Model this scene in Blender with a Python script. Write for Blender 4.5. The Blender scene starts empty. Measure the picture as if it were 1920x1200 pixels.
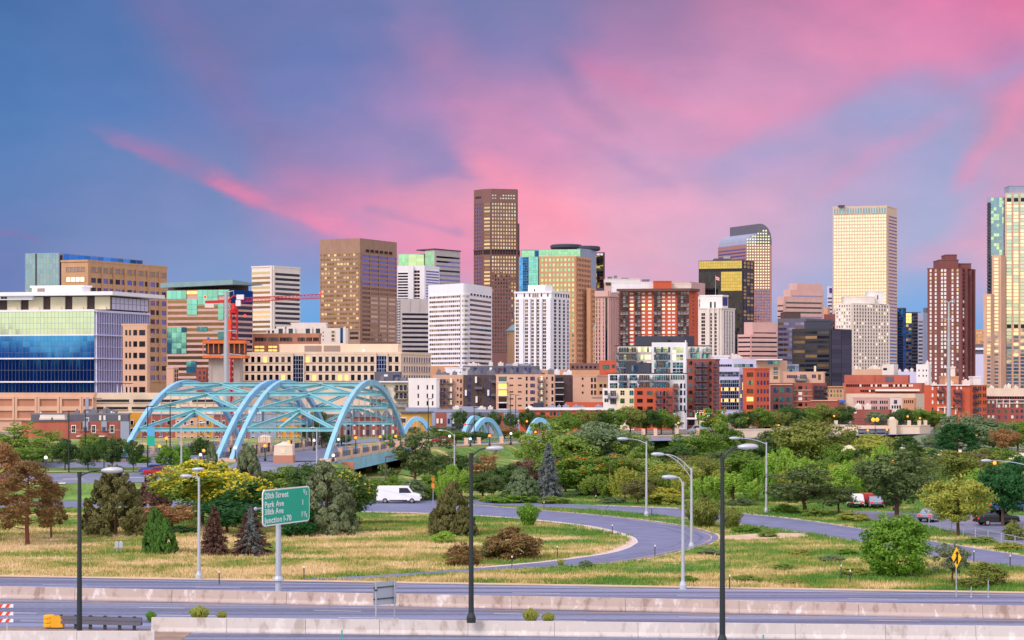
import bpy, math, random
import numpy as np
from mathutils import Vector, noise
R = math.radians
scene = bpy.context.scene
COL = scene.collection

# ------------------------------------------------------------------ camera, sky, sun, exposure
F, CX, CY, CH = 3600.0, 960.0, 730.0, 15.0        # focal length in pixels, principal point, camera height (m)
cam = bpy.data.cameras.new('camera')
cam.sensor_width = 36.0; cam.lens = 36.0 * F / 1920.0; cam.shift_y = 130.0 / 1920.0
cam.clip_start = 1.0; cam.clip_end = 30000.0
cam_o = bpy.data.objects.new('camera', cam); COL.objects.link(cam_o)
cam_o.location = (0, 0, CH); cam_o.rotation_euler = (R(90), 0, 0)
scene.camera = cam_o
scene.view_settings.view_transform = 'Standard'
scene.view_settings.look = 'None'
scene.view_settings.exposure = 0.0
scene.view_settings.gamma = 1.0
scene.cycles.max_bounces = 6
scene.cycles.diffuse_bounces = 3
scene.cycles.glossy_bounces = 3
scene.cycles.sample_clamp_indirect = 4.0

def lin(c):
    o = []
    for v in c[:3]:
        v = v / 255.0
        o.append(v / 12.92 if v <= 0.04045 else ((v + 0.055) / 1.055) ** 2.4)
    return (o[0], o[1], o[2], 1.0)

SUN_AZ, SUN_EL = R(222), R(40)          # compass angle from +Y clockwise: low behind the camera, to its left
sun = bpy.data.lights.new('sun', 'SUN')
sun.energy = 2.2; sun.angle = R(24); sun.color = (1.0, 0.83, 0.80)
sun_o = bpy.data.objects.new('sun', sun); COL.objects.link(sun_o)
sd = Vector((math.sin(SUN_AZ) * math.cos(SUN_EL), math.cos(SUN_AZ) * math.cos(SUN_EL), math.sin(SUN_EL)))
sun_o.rotation_euler = sd.to_track_quat('Z', 'Y').to_euler()

world = bpy.data.worlds.new('World'); scene.world = world; world.use_nodes = True
nt = world.node_tree; N = nt.nodes; LK = nt.links
for n in list(N): N.remove(n)
def nd(t, **kw):
    n = N.new(t)
    for k, v in kw.items(): setattr(n, k, v)
    return n
def put(sock, v):
    if isinstance(v, bpy.types.NodeSocket): LK.new(v, sock)
    else: sock.default_value = v
def mth(op, a, b=None, c=None, clamp=False):
    n = nd('ShaderNodeMath', operation=op); n.use_clamp = clamp
    put(n.inputs[0], a)
    if b is not None: put(n.inputs[1], b)
    if c is not None: put(n.inputs[2], c)
    return n.outputs[0]
def mix(f, a, b):
    n = nd('ShaderNodeMix', data_type='RGBA'); put(n.inputs[0], f); put(n.inputs[6], a); put(n.inputs[7], b)
    return n.outputs[2]
def sstep(v, a, b):
    n = nd('ShaderNodeMapRange', interpolation_type='SMOOTHSTEP')
    put(n.inputs[0], v); put(n.inputs[1], a); put(n.inputs[2], b)
    return n.outputs[0]
def ramp(f, stops, interp='LINEAR'):
    n = nd('ShaderNodeValToRGB'); put(n.inputs[0], f); cr = n.color_ramp; cr.interpolation = interp
    while len(cr.elements) < len(stops): cr.elements.new(0.5)
    for e, (p, c) in zip(cr.elements, stops): e.position = p
    for e, (p, c) in zip(cr.elements, stops): e.color = lin(c) if len(c) == 3 else c
    return n.outputs[0]
tc = nd('ShaderNodeTexCoord'); sp = nd('ShaderNodeSeparateXYZ'); LK.new(tc.outputs['Generated'], sp.inputs[0])
dx, dy, dz = sp.outputs
yc = mth('MAXIMUM', dy, 0.05)
U0 = mth('MULTIPLY_ADD', mth('DIVIDE', dx, yc), F, CX)      # a tangent chart of the eastern sky
V0 = mth('SUBTRACT', CY, mth('MULTIPLY', mth('DIVIDE', dz, yc), F))
def chart_noise(su, sv, detail, seed, rough=0.55):
    cb = nd('ShaderNodeCombineXYZ'); put(cb.inputs[0], mth('DIVIDE', U0, su)); put(cb.inputs[1], mth('DIVIDE', V0, sv)); cb.inputs[2].default_value = seed
    n = nd('ShaderNodeTexNoise'); LK.new(cb.outputs[0], n.inputs['Vector']); n.inputs['Scale'].default_value = 1.0
    n.inputs['Detail'].default_value = detail; n.inputs['Roughness'].default_value = rough
    s = nd('ShaderNodeSeparateColor'); LK.new(n.outputs['Color'], s.inputs[0])
    return s.outputs[0], s.outputs[1], n.outputs[0]
a1, b1, _ = chart_noise(330, 210, 3, 2.3)
a2, b2, f2 = chart_noise(110, 60, 4, 7.7)
_, _, f3 = chart_noise(190, 75, 5, 4.1, 0.6)
def wob(base, n1, k1, n2, k2):
    return mth('ADD', mth('ADD', base, mth('MULTIPLY', mth('SUBTRACT', n1, 0.5), k1)), mth('MULTIPLY', mth('SUBTRACT', n2, 0.5), k2))
U = wob(U0, a1, 80, a2, 40); V = wob(V0, b1, 55, b2, 28)
XS = [0, 200, 400, 600, 800, 1000, 1200, 1400, 1600, 1760, 1907]
ROWS = [
 (0,   [(62,108,170),(72,112,176),(98,115,177),(104,118,178),(110,121,178),(118,122,176),(150,122,170),(185,124,168),(212,124,174),(222,120,172),(224,112,162)]),
 (100, [(66,116,180),(74,116,180),(102,116,174),(102,120,184),(122,121,180),(136,126,184),(182,130,180),(200,138,184),(218,137,181),(212,138,185),(196,132,184)]),
 (200, [(70,120,184),(78,122,188),(98,122,186),(116,126,188),(162,132,188),(196,138,186),(208,145,188),(215,150,192),(168,156,202),(166,156,202),(206,140,180)]),
 (300, [(82,125,187),(98,130,189),(116,130,187),(150,131,187),(156,138,190),(214,142,188),(200,156,200),(196,160,202),(182,158,202),(162,164,210),(200,156,194)]),
 (390, [(92,127,186),(108,132,190),(116,136,192),(186,136,184),(232,148,182),(252,152,178),(236,164,196),(214,168,202),(182,170,208),(166,172,212),(210,158,198)]),
 (480, [(102,124,184),(116,138,192),(124,148,200),(140,145,200),(226,142,182),(252,160,182),(226,172,200),(206,172,206),(178,172,210),(166,174,214),(228,168,196)]),
 (560, [(102,126,186),(112,140,198),(120,152,208),(108,162,222),(194,160,200),(236,168,198),(212,172,206),(186,172,212),(150,172,218),(122,168,224),(192,174,212)]),
 (640, [(96,148,212),(96,152,216),(92,162,228),(88,166,232),(100,166,230),(140,164,218),(140,168,222),(110,168,228),(92,166,232),(86,164,232),(96,166,230)]),
]
uf = mth('DIVIDE', U, 1907.0, clamp=True)
col = None; pv = None
for v, cs in ROWS:
    r_ = ramp(uf, [(x / 1907.0, c) for x, c in zip(XS, cs)], 'EASE')
    if col is None: col = r_
    else: col = mix(mth('DIVIDE', mth('SUBTRACT', V, float(pv)), float(v - pv), clamp=True), col, r_)
    pv = v
# wisps of cloud: soft strokes with one crisper edge
Us = wob(U0, a2, 46, a1, 60); Vs = wob(V0, b2, 34, b1, 36)
STROKES = [  # u0 v0 u1 v1 lower-width upper-width strength colour
 (300,10, 470,240, 60,60,.40,(150,112,165)),
 (240,276, 430,362, 14,34,.50,(206,116,168)),
 (400,352, 660,446, 15,34,.95,(242,124,168)),
 (620,425, 880,486, 34,60,.60,(240,138,180)),
 (560,350, 830,420, 26,40,.45,(228,132,178)),
 (690,395, 850,440, 9,12,.75,(170,140,190)),
 (870,190, 1010,430, 60,80,.40,(236,140,180)),
 (905,305, 1080,430, 40,36,.60,(253,142,170)),
 (760,335, 830,310, 26,26,.70,(140,132,190)),
 (1130,130, 1215,170, 30,34,.45,(228,118,166)),
 (1440,226, 1930,42, 24,70,.42,(229,122,170)),
 (1180,260, 1500,200, 60,70,.45,(226,146,188)),
 (1370,310, 1700,160, 46,40,.75,(150,160,210)), (1640,220, 1900,125, 40,20,.6,(146,160,210)),
 (1580,335, 1730,248, 16,30,.55,(226,142,184)),
 (1815,318, 1925,170, 26,34,.65,(236,140,180)),
 (1640,300, 1800,215, 20,16,.40,(140,168,214)),
 (1780,470, 1925,420, 24,34,.55,(240,158,188)),
 (1050,235, 1210,330, 18,22,.5,(176,140,192)), (600,215, 800,275, 18,22,.45,(136,128,188)), (1220,345, 1430,300, 16,20,.5,(188,156,204)), (1000,70, 1110,190, 26,26,.45,(136,122,176)), (640,300, 860,330, 12,16,.4,(150,132,192)),
 (1080,420, 1230,500, 40,50,.35,(252,150,178)),
 (-30,432, 60,446, 8,10,.45,(150,110,165)),
]
grain = sstep(f3, 0.30, 0.62)
for u0, v0, u1, v1, wl, wu, st, c in STROKES:
    ex, ey = u1 - u0, v1 - v0; Ln = math.hypot(ex, ey); ex /= Ln; ey /= Ln
    au = mth('SUBTRACT', Us, float(u0)); av = mth('SUBTRACT', Vs, float(v0))
    s = mth('SUBTRACT', mth('MULTIPLY', av, ex), mth('MULTIPLY', au, ey))
    t = mth('ADD', mth('MULTIPLY', au, ex), mth('MULTIPLY', av, ey))
    d1 = mth('MAXIMUM', mth('DIVIDE', s, float(wl)), mth('DIVIDE', s, -float(wu)))
    e = mth('MAXIMUM', mth('MAXIMUM', mth('MULTIPLY', t, -1.0), mth('SUBTRACT', t, Ln)), 0.0)
    e = mth('DIVIDE', e, (wl + wu) * (1.7 if st < .56 else .8))
    dn = mth('SQRT', mth('ADD', mth('MULTIPLY', d1, d1), mth('MULTIPLY', e, e)))
    f = mth('MULTIPLY', sstep(dn, 1.35, 0.0), mth('MULTIPLY_ADD', grain, 0.42 * st, 0.36 * st))
    col = mix(f, col, lin(c))
# fine wisps everywhere, pinker where the sky already is
hi = mth('MULTIPLY', mth('SUBTRACT', f2, 0.5), 0.4)
hs = nd('ShaderNodeMix', data_type='RGBA', blend_type='MULTIPLY'); hs.inputs[0].default_value = 1.0
LK.new(col, hs.inputs[6]); cb_ = nd('ShaderNodeCombineColor')
g1 = mth('ADD', hi, 1.0); put(cb_.inputs[0], mth('MULTIPLY_ADD', hi, 1.0, 1.0)); put(cb_.inputs[1], mth('MULTIPLY_ADD', hi, .25, 1.0)); put(cb_.inputs[2], mth('MULTIPLY_ADD', hi, .3, 1.0))
LK.new(cb_.outputs[0], hs.inputs[7])
sv = nd('ShaderNodeHueSaturation'); sv.inputs['Saturation'].default_value = 0.93; LK.new(hs.outputs[2], sv.inputs['Color']); east = sv.outputs[0]
# overhead and western sky: the afterglow behind the camera, over a dark line of hills
sky = nd('ShaderNodeTexSky', sky_type='NISHITA'); sky.sun_disc = False
sky.sun_elevation = SUN_EL; sky.sun_rotation = SUN_AZ; sky.altitude = 1600
skn = nd('ShaderNodeMix', data_type='RGBA', blend_type='MULTIPLY'); skn.inputs[0].default_value = 1.0
LK.new(sky.outputs[0], skn.inputs[6]); skn.inputs[7].default_value = (0.05, 0.05, 0.05, 1)
west = ramp(mth('MULTIPLY_ADD', dz, 1.0, 0.0, clamp=True),
            [(0.0, (1.0, 0.66, 0.36, 1)), (0.035, (1.05, 0.80, 0.46, 1)), (0.065, (0.98, 0.90, 0.62, 1)), (0.11, (0.80, 0.90, 0.78, 1)), (0.25, (0.86, 0.82, 0.84, 1)), (0.6, (0.84, 0.78, 0.88, 1)), (1.0, (0.84, 0.78, 0.92, 1))])
for e in N[-1].color_ramp.elements: pass
wn = nd('ShaderNodeMix', data_type='RGBA', blend_type='ADD'); wn.inputs[0].default_value = 1.0
wg = nd('ShaderNodeMix', data_type='RGBA', blend_type='MULTIPLY'); wg.inputs[0].default_value = 1.0
LK.new(west, wg.inputs[6]); wg.inputs[7].default_value = (1.25, 1.22, 1.2, 1)
LK.new(wg.outputs[2], wn.inputs[6]); LK.new(skn.outputs[2], wn.inputs[7]); west = wn.outputs[2]
hn = nd('ShaderNodeTexNoise'); LK.new(tc.outputs['Generated'], hn.inputs['Vector']); hn.inputs['Scale'].default_value = 28.0; hn.inputs['Detail'].default_value = 6.0
ridge = mth('MULTIPLY_ADD', hn.outputs[0], 0.036, 0.006)
hill = sstep(mth('SUBTRACT', ridge, dz), -0.0012, 0.0012)
west = mix(hill, west, lin((72, 104, 158)))
top = ramp(mth('MULTIPLY', dz, 1.0, clamp=True), [(0.0, (0.62, 0.55, 0.76, 1)), (0.2, (0.75, 0.67, 0.88, 1)), (1.0, (0.92, 0.86, 1.0, 1))])
back = mix(sstep(dy, 0.35, -0.35), top, west)
front = mix(sstep(dz, 0.24, 0.5), east, top)
total = mix(sstep(dy, 0.35, 0.75), back, front)
bg = nd('ShaderNodeBackground'); LK.new(total, bg.inputs[0]); bg.inputs[1].default_value = 1.0
wo = nd('ShaderNodeOutputWorld'); LK.new(bg.outputs[0], wo.inputs[0])
world.cycles.sampling_method = 'MANUAL'; world.cycles.sample_map_resolution = 512

# ------------------------------------------------------------------ materials
MATS = {}
def mnode(m, t, **kw):
    n = m.node_tree.nodes.new(t)
    for k, v in kw.items(): setattr(n, k, v)
    return n
def base_mat(name):
    m = bpy.data.materials.new(name); m.use_nodes = True
    b = m.node_tree.nodes['Principled BSDF']; MATS[name] = m
    return m, b, m.node_tree.links
def wall(name, c, rough=0.8, var=0.12, scale=0.35, metal=0.0, bump=0.0):
    """matt surface, mottled by two scales of noise and thin rain streaks"""
    m, b, L = base_mat(name)
    g = mnode(m, 'ShaderNodeNewGeometry')
    mp = mnode(m, 'ShaderNodeMapping'); L.new(g.outputs['Position'], mp.inputs[0]); mp.inputs['Scale'].default_value = (1, 1, 0.35)
    n1 = mnode(m, 'ShaderNodeTexNoise'); L.new(mp.outputs[0], n1.inputs['Vector']); n1.inputs['Scale'].default_value = scale; n1.inputs['Detail'].default_value = 6
    r = mnode(m, 'ShaderNodeMapRange'); L.new(n1.outputs[0], r.inputs[0])
    r.inputs[1].default_value = 0.3; r.inputs[2].default_value = 0.7; r.inputs[3].default_value = 1 - var; r.inputs[4].default_value = 1 + var
    mx = mnode(m, 'ShaderNodeMix', data_type='RGBA', blend_type='MULTIPLY'); mx.inputs[0].default_value = 1
    mx.inputs[6].default_value = lin(c); cc = mnode(m, 'ShaderNodeCombineColor')
    for i in range(3): L.new(r.outputs[0], cc.inputs[i])
    L.new(cc.outputs[0], mx.inputs[7]); L.new(mx.outputs[2], b.inputs['Base Color'])
    b.inputs['Roughness'].default_value = rough; b.inputs['Metallic'].default_value = metal
    if bump:
        bp = mnode(m, 'ShaderNodeBump'); bp.inputs['Strength'].default_value = bump; L.new(n1.outputs[0], bp.inputs['Height']); L.new(bp.outputs[0], b.inputs['Normal'])
    return m
def paint(name, c, rough=0.45, metal=0.0):
    return wall(name, c, rough, 0.06, 0.9, metal)
def glass(name, c, rough=0.06, metal=1.0, tilt=0.014, var=0.35):
    """coated window glass: reflects the sky; each pane differs a little in tint and in the way it leans"""
    m, b, L = base_mat(name)
    g = mnode(m, 'ShaderNodeNewGeometry'); oi = mnode(m, 'ShaderNodeObjectInfo')
    a = mnode(m, 'ShaderNodeMath', operation='ADD'); L.new(g.outputs['Random Per Island'], a.inputs[0]); L.new(oi.outputs['Random'], a.inputs[1])
    fr = mnode(m, 'ShaderNodeMath', operation='FRACT'); L.new(a.outputs[0], fr.inputs[0])
    wn_ = mnode(m, 'ShaderNodeTexWhiteNoise', noise_dimensions='1D'); L.new(fr.outputs[0], wn_.inputs['W'])
    r = mnode(m, 'ShaderNodeMapRange'); L.new(fr.outputs[0], r.inputs[0]); r.inputs[3].default_value = 1 - var; r.inputs[4].default_value = 1 + var * 0.5
    mx = mnode(m, 'ShaderNodeMix', data_type='RGBA', blend_type='MULTIPLY'); mx.inputs[0].default_value = 1; mx.inputs[6].default_value = lin(c)
    cc = mnode(m, 'ShaderNodeCombineColor')
    for i in range(3): L.new(r.outputs[0], cc.inputs[i])
    L.new(cc.outputs[0], mx.inputs[7]); L.new(mx.outputs[2], b.inputs['Base Color'])
    b.inputs['Metallic'].default_value = metal; b.inputs['Roughness'].default_value = rough
    nz = mnode(m, 'ShaderNodeTexNoise'); L.new(g.outputs['Position'], nz.inputs['Vector']); nz.inputs['Scale'].default_value = 0.18; nz.inputs['Detail'].default_value = 2
    v1 = mnode(m, 'ShaderNodeVectorMath', operation='ADD'); L.new(wn_.outputs['Color'], v1.inputs[0]); L.new(nz.outputs['Color'], v1.inputs[1])
    v2 = mnode(m, 'ShaderNodeVectorMath', operation='SUBTRACT'); L.new(v1.outputs[0], v2.inputs[0]); v2.inputs[1].default_value = (1, 1, 1)
    v3 = mnode(m, 'ShaderNodeVectorMath', operation='SCALE'); L.new(v2.outputs[0], v3.inputs[0]); v3.inputs['Scale'].default_value = tilt
    v4 = mnode(m, 'ShaderNodeVectorMath', operation='ADD'); L.new(g.outputs['Normal'], v4.inputs[0]); L.new(v3.outputs[0], v4.inputs[1])
    v5 = mnode(m, 'ShaderNodeVectorMath', operation='NORMALIZE'); L.new(v4.outputs[0], v5.inputs[0]); L.new(v5.outputs[0], b.inputs['Normal'])
    return m
def glow(name, c, s):
    m, b, L = base_mat(name); b.inputs['Base Color'].default_value = lin(c); b.inputs['Emission Color'].default_value = lin(c); b.inputs['Emission Strength'].default_value = s
    return m
def leaf(name, c, c2, trans=0.33):
    """foliage: two greens blended leaf by leaf and clump by clump"""
    m, b, L = base_mat(name)
    g = mnode(m, 'ShaderNodeNewGeometry'); tcx = mnode(m, 'ShaderNodeTexCoord')
    n1 = mnode(m, 'ShaderNodeTexNoise'); L.new(tcx.outputs['Object'], n1.inputs['Vector']); n1.inputs['Scale'].default_value = 7.0; n1.inputs['Detail'].default_value = 3
    s = mnode(m, 'ShaderNodeMath', operation='MULTIPLY_ADD'); L.new(g.outputs['Random Per Island'], s.inputs[0]); s.inputs[1].default_value = 0.55
    sb = mnode(m, 'ShaderNodeMath', operation='MULTIPLY_ADD'); L.new(n1.outputs[0], sb.inputs[0]); sb.inputs[1].default_value = 1.6; sb.inputs[2].default_value = -0.55
    L.new(sb.outputs[0], s.inputs[2]); s.use_clamp = True
    mx = mnode(m, 'ShaderNodeMix', data_type='RGBA'); L.new(s.outputs[0], mx.inputs[0]); mx.inputs[6].default_value = [v * k for v, k in zip(lin(c), (1.5, 1.46, 1.32))] + [1]; mx.inputs[7].default_value = [v * k for v, k in zip(lin(c2), (1.36, 1.32, 1.2))] + [1]
    L.new(mx.outputs[2], b.inputs['Base Color']); b.inputs['Roughness'].default_value = 0.6
    b.inputs['Specular IOR Level'].default_value = 0.25
    tr = mnode(m, 'ShaderNodeBsdfTranslucent'); L.new(mx.outputs[2], tr.inputs[0])
    ms = mnode(m, 'ShaderNodeMixShader'); ms.inputs[0].default_value = trans
    out = m.node_tree.nodes['Material Output']
    L.new(b.outputs[0], ms.inputs[1]); L.new(tr.outputs[0], ms.inputs[2]); L.new(ms.outputs[0], out.inputs['Surface'])
    return m

# ------------------------------------------------------------------ geometry helpers
def P(px, py, d): return Vector(((px - CX) * d / F, d, CH - (py - CY) * d / F))
def X(px, d): return (px - CX) * d / F
def Z(py, d): return CH - (py - CY) * d / F
def D0(py, z=0.0): return F * (CH - z) / (py - CY)
def sm(t):
    t = 0.0 if t < 0 else (1.0 if t > 1 else t)
    return t * t * (3 - 2 * t)

class MB:
    """collects shapes, then links them as one mesh object"""
    def __init__(s): s.v = []; s.f = []; s.m = []; s.mi = 0
    def add(s, vs, fs):
        o = len(s.v); s.v += [tuple(v) for v in vs]; s.f += [tuple(i + o for i in f) for f in fs]; s.m += [s.mi] * len(fs)
    def box(s, c, h):
        x, y, z = c; a, b, e = h
        s.add([(x-a,y-b,z-e),(x+a,y-b,z-e),(x+a,y+b,z-e),(x-a,y+b,z-e),(x-a,y-b,z+e),(x+a,y-b,z+e),(x+a,y+b,z+e),(x-a,y+b,z+e)],
              [(3,2,1,0),(4,5,6,7),(0,1,5,4),(1,2,6,5),(2,3,7,6),(3,0,4,7)])
    def obox(s, o, ex, ey, ez):
        o, ex, ey, ez = map(Vector, (o, ex, ey, ez))
        if ex.cross(ey).dot(ez) < 0: o = o + ey; ey = -ey
        p = [o, o+ex, o+ex+ey, o+ey]; p += [q + ez for q in p]
        s.add(p, [(3,2,1,0),(4,5,6,7),(0,1,5,4),(1,2,6,5),(2,3,7,6),(3,0,4,7)])
    def prism(s, poly, z0, z1):
        n = len(poly)
        a = sum(poly[i][0]*poly[(i+1)%n][1]-poly[(i+1)%n][0]*poly[i][1] for i in range(n))
        if a < 0: poly = poly[::-1]
        s.add([(p[0],p[1],z0) for p in poly] + [(p[0],p[1],z1) for p in poly],
              [tuple(range(n))[::-1], tuple(range(n, 2*n))] + [(i,(i+1)%n,(i+1)%n+n,i+n) for i in range(n)])
    def tube(s, pts, rs, n=8, cap=True):
        pts = [Vector(p) for p in pts]
        if not hasattr(rs, '__len__'): rs = [rs] * len(pts)
        vs = []
        for i, p in enumerate(pts):
            t = (pts[min(i+1, len(pts)-1)] - pts[max(i-1, 0)]).normalized()
            u = t.cross(Vector((0, 0, 1)) if abs(t.z) < 0.9 else Vector((1, 0, 0))).normalized(); w = t.cross(u)
            for k in range(n):
                a = 2 * math.pi * k / n; vs.append(p + (u * math.cos(a) + w * math.sin(a)) * rs[i])
        fs = [(i*n+k, i*n+(k+1)%n, (i+1)*n+(k+1)%n, (i+1)*n+k) for i in range(len(pts)-1) for k in range(n)]
        if cap: fs += [tuple(range(n))[::-1], tuple(range((len(pts)-1)*n, len(pts)*n))]
        s.add(vs, fs)
    def lathe(s, prof, n=12, c=(0, 0, 0)):
        vs = [(c[0]+r*math.cos(2*math.pi*k/n), c[1]+r*math.sin(2*math.pi*k/n), c[2]+z) for r, z in prof for k in range(n)]
        fs = [(i*n+k, i*n+(k+1)%n, (i+1)*n+(k+1)%n, (i+1)*n+k) for i in range(len(prof)-1) for k in range(n)]
        fs += [tuple(range(n))[::-1], tuple(range((len(prof)-1)*n, len(prof)*n))]
        s.add(vs, fs)
    def ball(s, c, r, n=10):
        s.lathe([(max(1e-3, r*math.sin(math.pi*i/(n//2+1))), -r*math.cos(math.pi*i/(n//2+1))) for i in range(n//2+2)], n, c)
    def build(s, name, mat, parent=None, off=(0, 0, 0), smooth=False):
        me = bpy.data.meshes.new(name)
        ox, oy, oz = off
        me.from_pydata([(x-ox, y-oy, z-oz) for x, y, z in s.v], [], s.f)
        for m in (mat if isinstance(mat, (list, tuple)) else [mat]): me.materials.append(MATS[m] if isinstance(m, str) else m)
        if isinstance(mat, (list, tuple)): me.polygons.foreach_set('material_index', s.m)
        if smooth: me.polygons.foreach_set('use_smooth', [True] * len(s.f))
        me.update()
        o = bpy.data.objects.new(name, me); COL.objects.link(o)
        if parent is not None: o.parent = parent
        return o
def tag(o, label, cat, group=None, kind=None):
    if label: o['label'] = label
    if cat: o['category'] = cat
    if group: o['group'] = group
    if kind: o['kind'] = kind
    return o
def thing(name, label, cat, loc=(0, 0, 0), group=None, rz=0.0):
    o = bpy.data.objects.new(name, None); COL.objects.link(o); o.location = loc; o.rotation_euler = (0, 0, rz)
    o.empty_display_size = 0.5
    return tag(o, label, cat, group)
def struct(o): o['kind'] = 'structure'; return o
def copy_tree(o, parent=None):
    c = o.copy(); COL.objects.link(c)
    if parent is not None: c.parent = parent
    for ch in list(o.children): copy_tree(ch, c)
    return c
def np_mesh(name, verts, faces_n, mat, smooth=False):
    """verts (N*k,3) grouped in separate k-gons"""
    nv = len(verts); k = faces_n; nf = nv // k
    me = bpy.data.meshes.new(name)
    me.vertices.add(nv); me.vertices.foreach_set('co', np.asarray(verts, dtype=np.float32).ravel())
    me.loops.add(nv); me.loops.foreach_set('vertex_index', np.arange(nv, dtype=np.int32))
    me.polygons.add(nf); me.polygons.foreach_set('loop_start', np.arange(0, nv, k, dtype=np.int32)); me.polygons.foreach_set('loop_total', np.full(nf, k, dtype=np.int32))
    me.materials.append(MATS[mat] if isinstance(mat, str) else mat)
    me.update(calc_edges=True)
    return me
# ------------------------------------------------------------------ building kit
class Face:
    def __init__(s, A, B):
        s.A = Vector((A[0], A[1], 0)); e = Vector((B[0], B[1], 0)) - s.A; s.L = e.length; s.e = e.normalized(); s.n = Vector((s.e.y, -s.e.x, 0))
    def s(s, px):
        q = (px - CX) / F
        return (q * s.A.y - s.A.x) / (s.e.x - q * s.e.y)
    def pt(s, t, off, z): v = s.A + s.e * t + s.n * off; return Vector((v.x, v.y, z))
    def box(s, mb, s0, s1, z0, z1, o0, o1):
        mb.obox(s.pt(s0, o0, z0), s.e * (s1 - s0), s.n * (o1 - o0), (0, 0, z1 - z0))

class Bld:
    def __init__(s, name, label, cat, d, px, base=3.0, cap=100, group=None):
        s.loc = (X(px, d), d, base); s.base = base; s.d = d; s.cap = cap
        s.root = thing(name, label, cat, s.loc, group); s.panes = {}; s.parts = []
    def vol(s, p0, pc, p1, top, wall, d=None, ang=20.0, bot=None, dep=25.0, name='wall', pts=None, right=None):
        return Vol(s, p0, pc, p1, top, wall, d or s.d, ang, bot, dep, name, pts, right)
    def part(s, name, mat, mb): o = mb.build(name, mat, s.root, s.loc); s.parts.append(o); return o
    def done(s):
        for (v) in s.parts:
            if isinstance(v, Vol): v.finish()
        for name, lst in s.panes.items():
            lst.sort(key=lambda q: -q[6] if q[6] else 0)
            cache = {}
            for k, (f, s0, s1, z0, z1, mat, _, dz) in enumerate(lst[:s.cap]):
                key = (id(f), round(s1 - s0, 2), round(z1 - z0, 2), mat, dz)
                o0 = f.pt((s0 + s1) / 2, 0, z0)
                if key not in cache:
                    mb = MB(); f.box(mb, s0, s1, z0, z1, -0.04, dz)
                    o = mb.build(name, mat, s.root, tuple(o0)); cache[key] = o
                else:
                    o = cache[key].copy(); COL.objects.link(o); o.parent = s.root
                o.location = Vector(o0) - Vector(s.loc)
            rest = lst[s.cap:]
            if rest:
                ms = sorted({q[5] for q in rest}); mb = MB()
                for (f, s0, s1, z0, z1, mat, _, dz) in rest:
                    mb.mi = ms.index(mat); f.box(mb, s0, s1, z0, z1, -0.04, dz)
                o = mb.build(name, ms, s.root, s.loc); o['kind'] = 'stuff'
        return s.root

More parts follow.
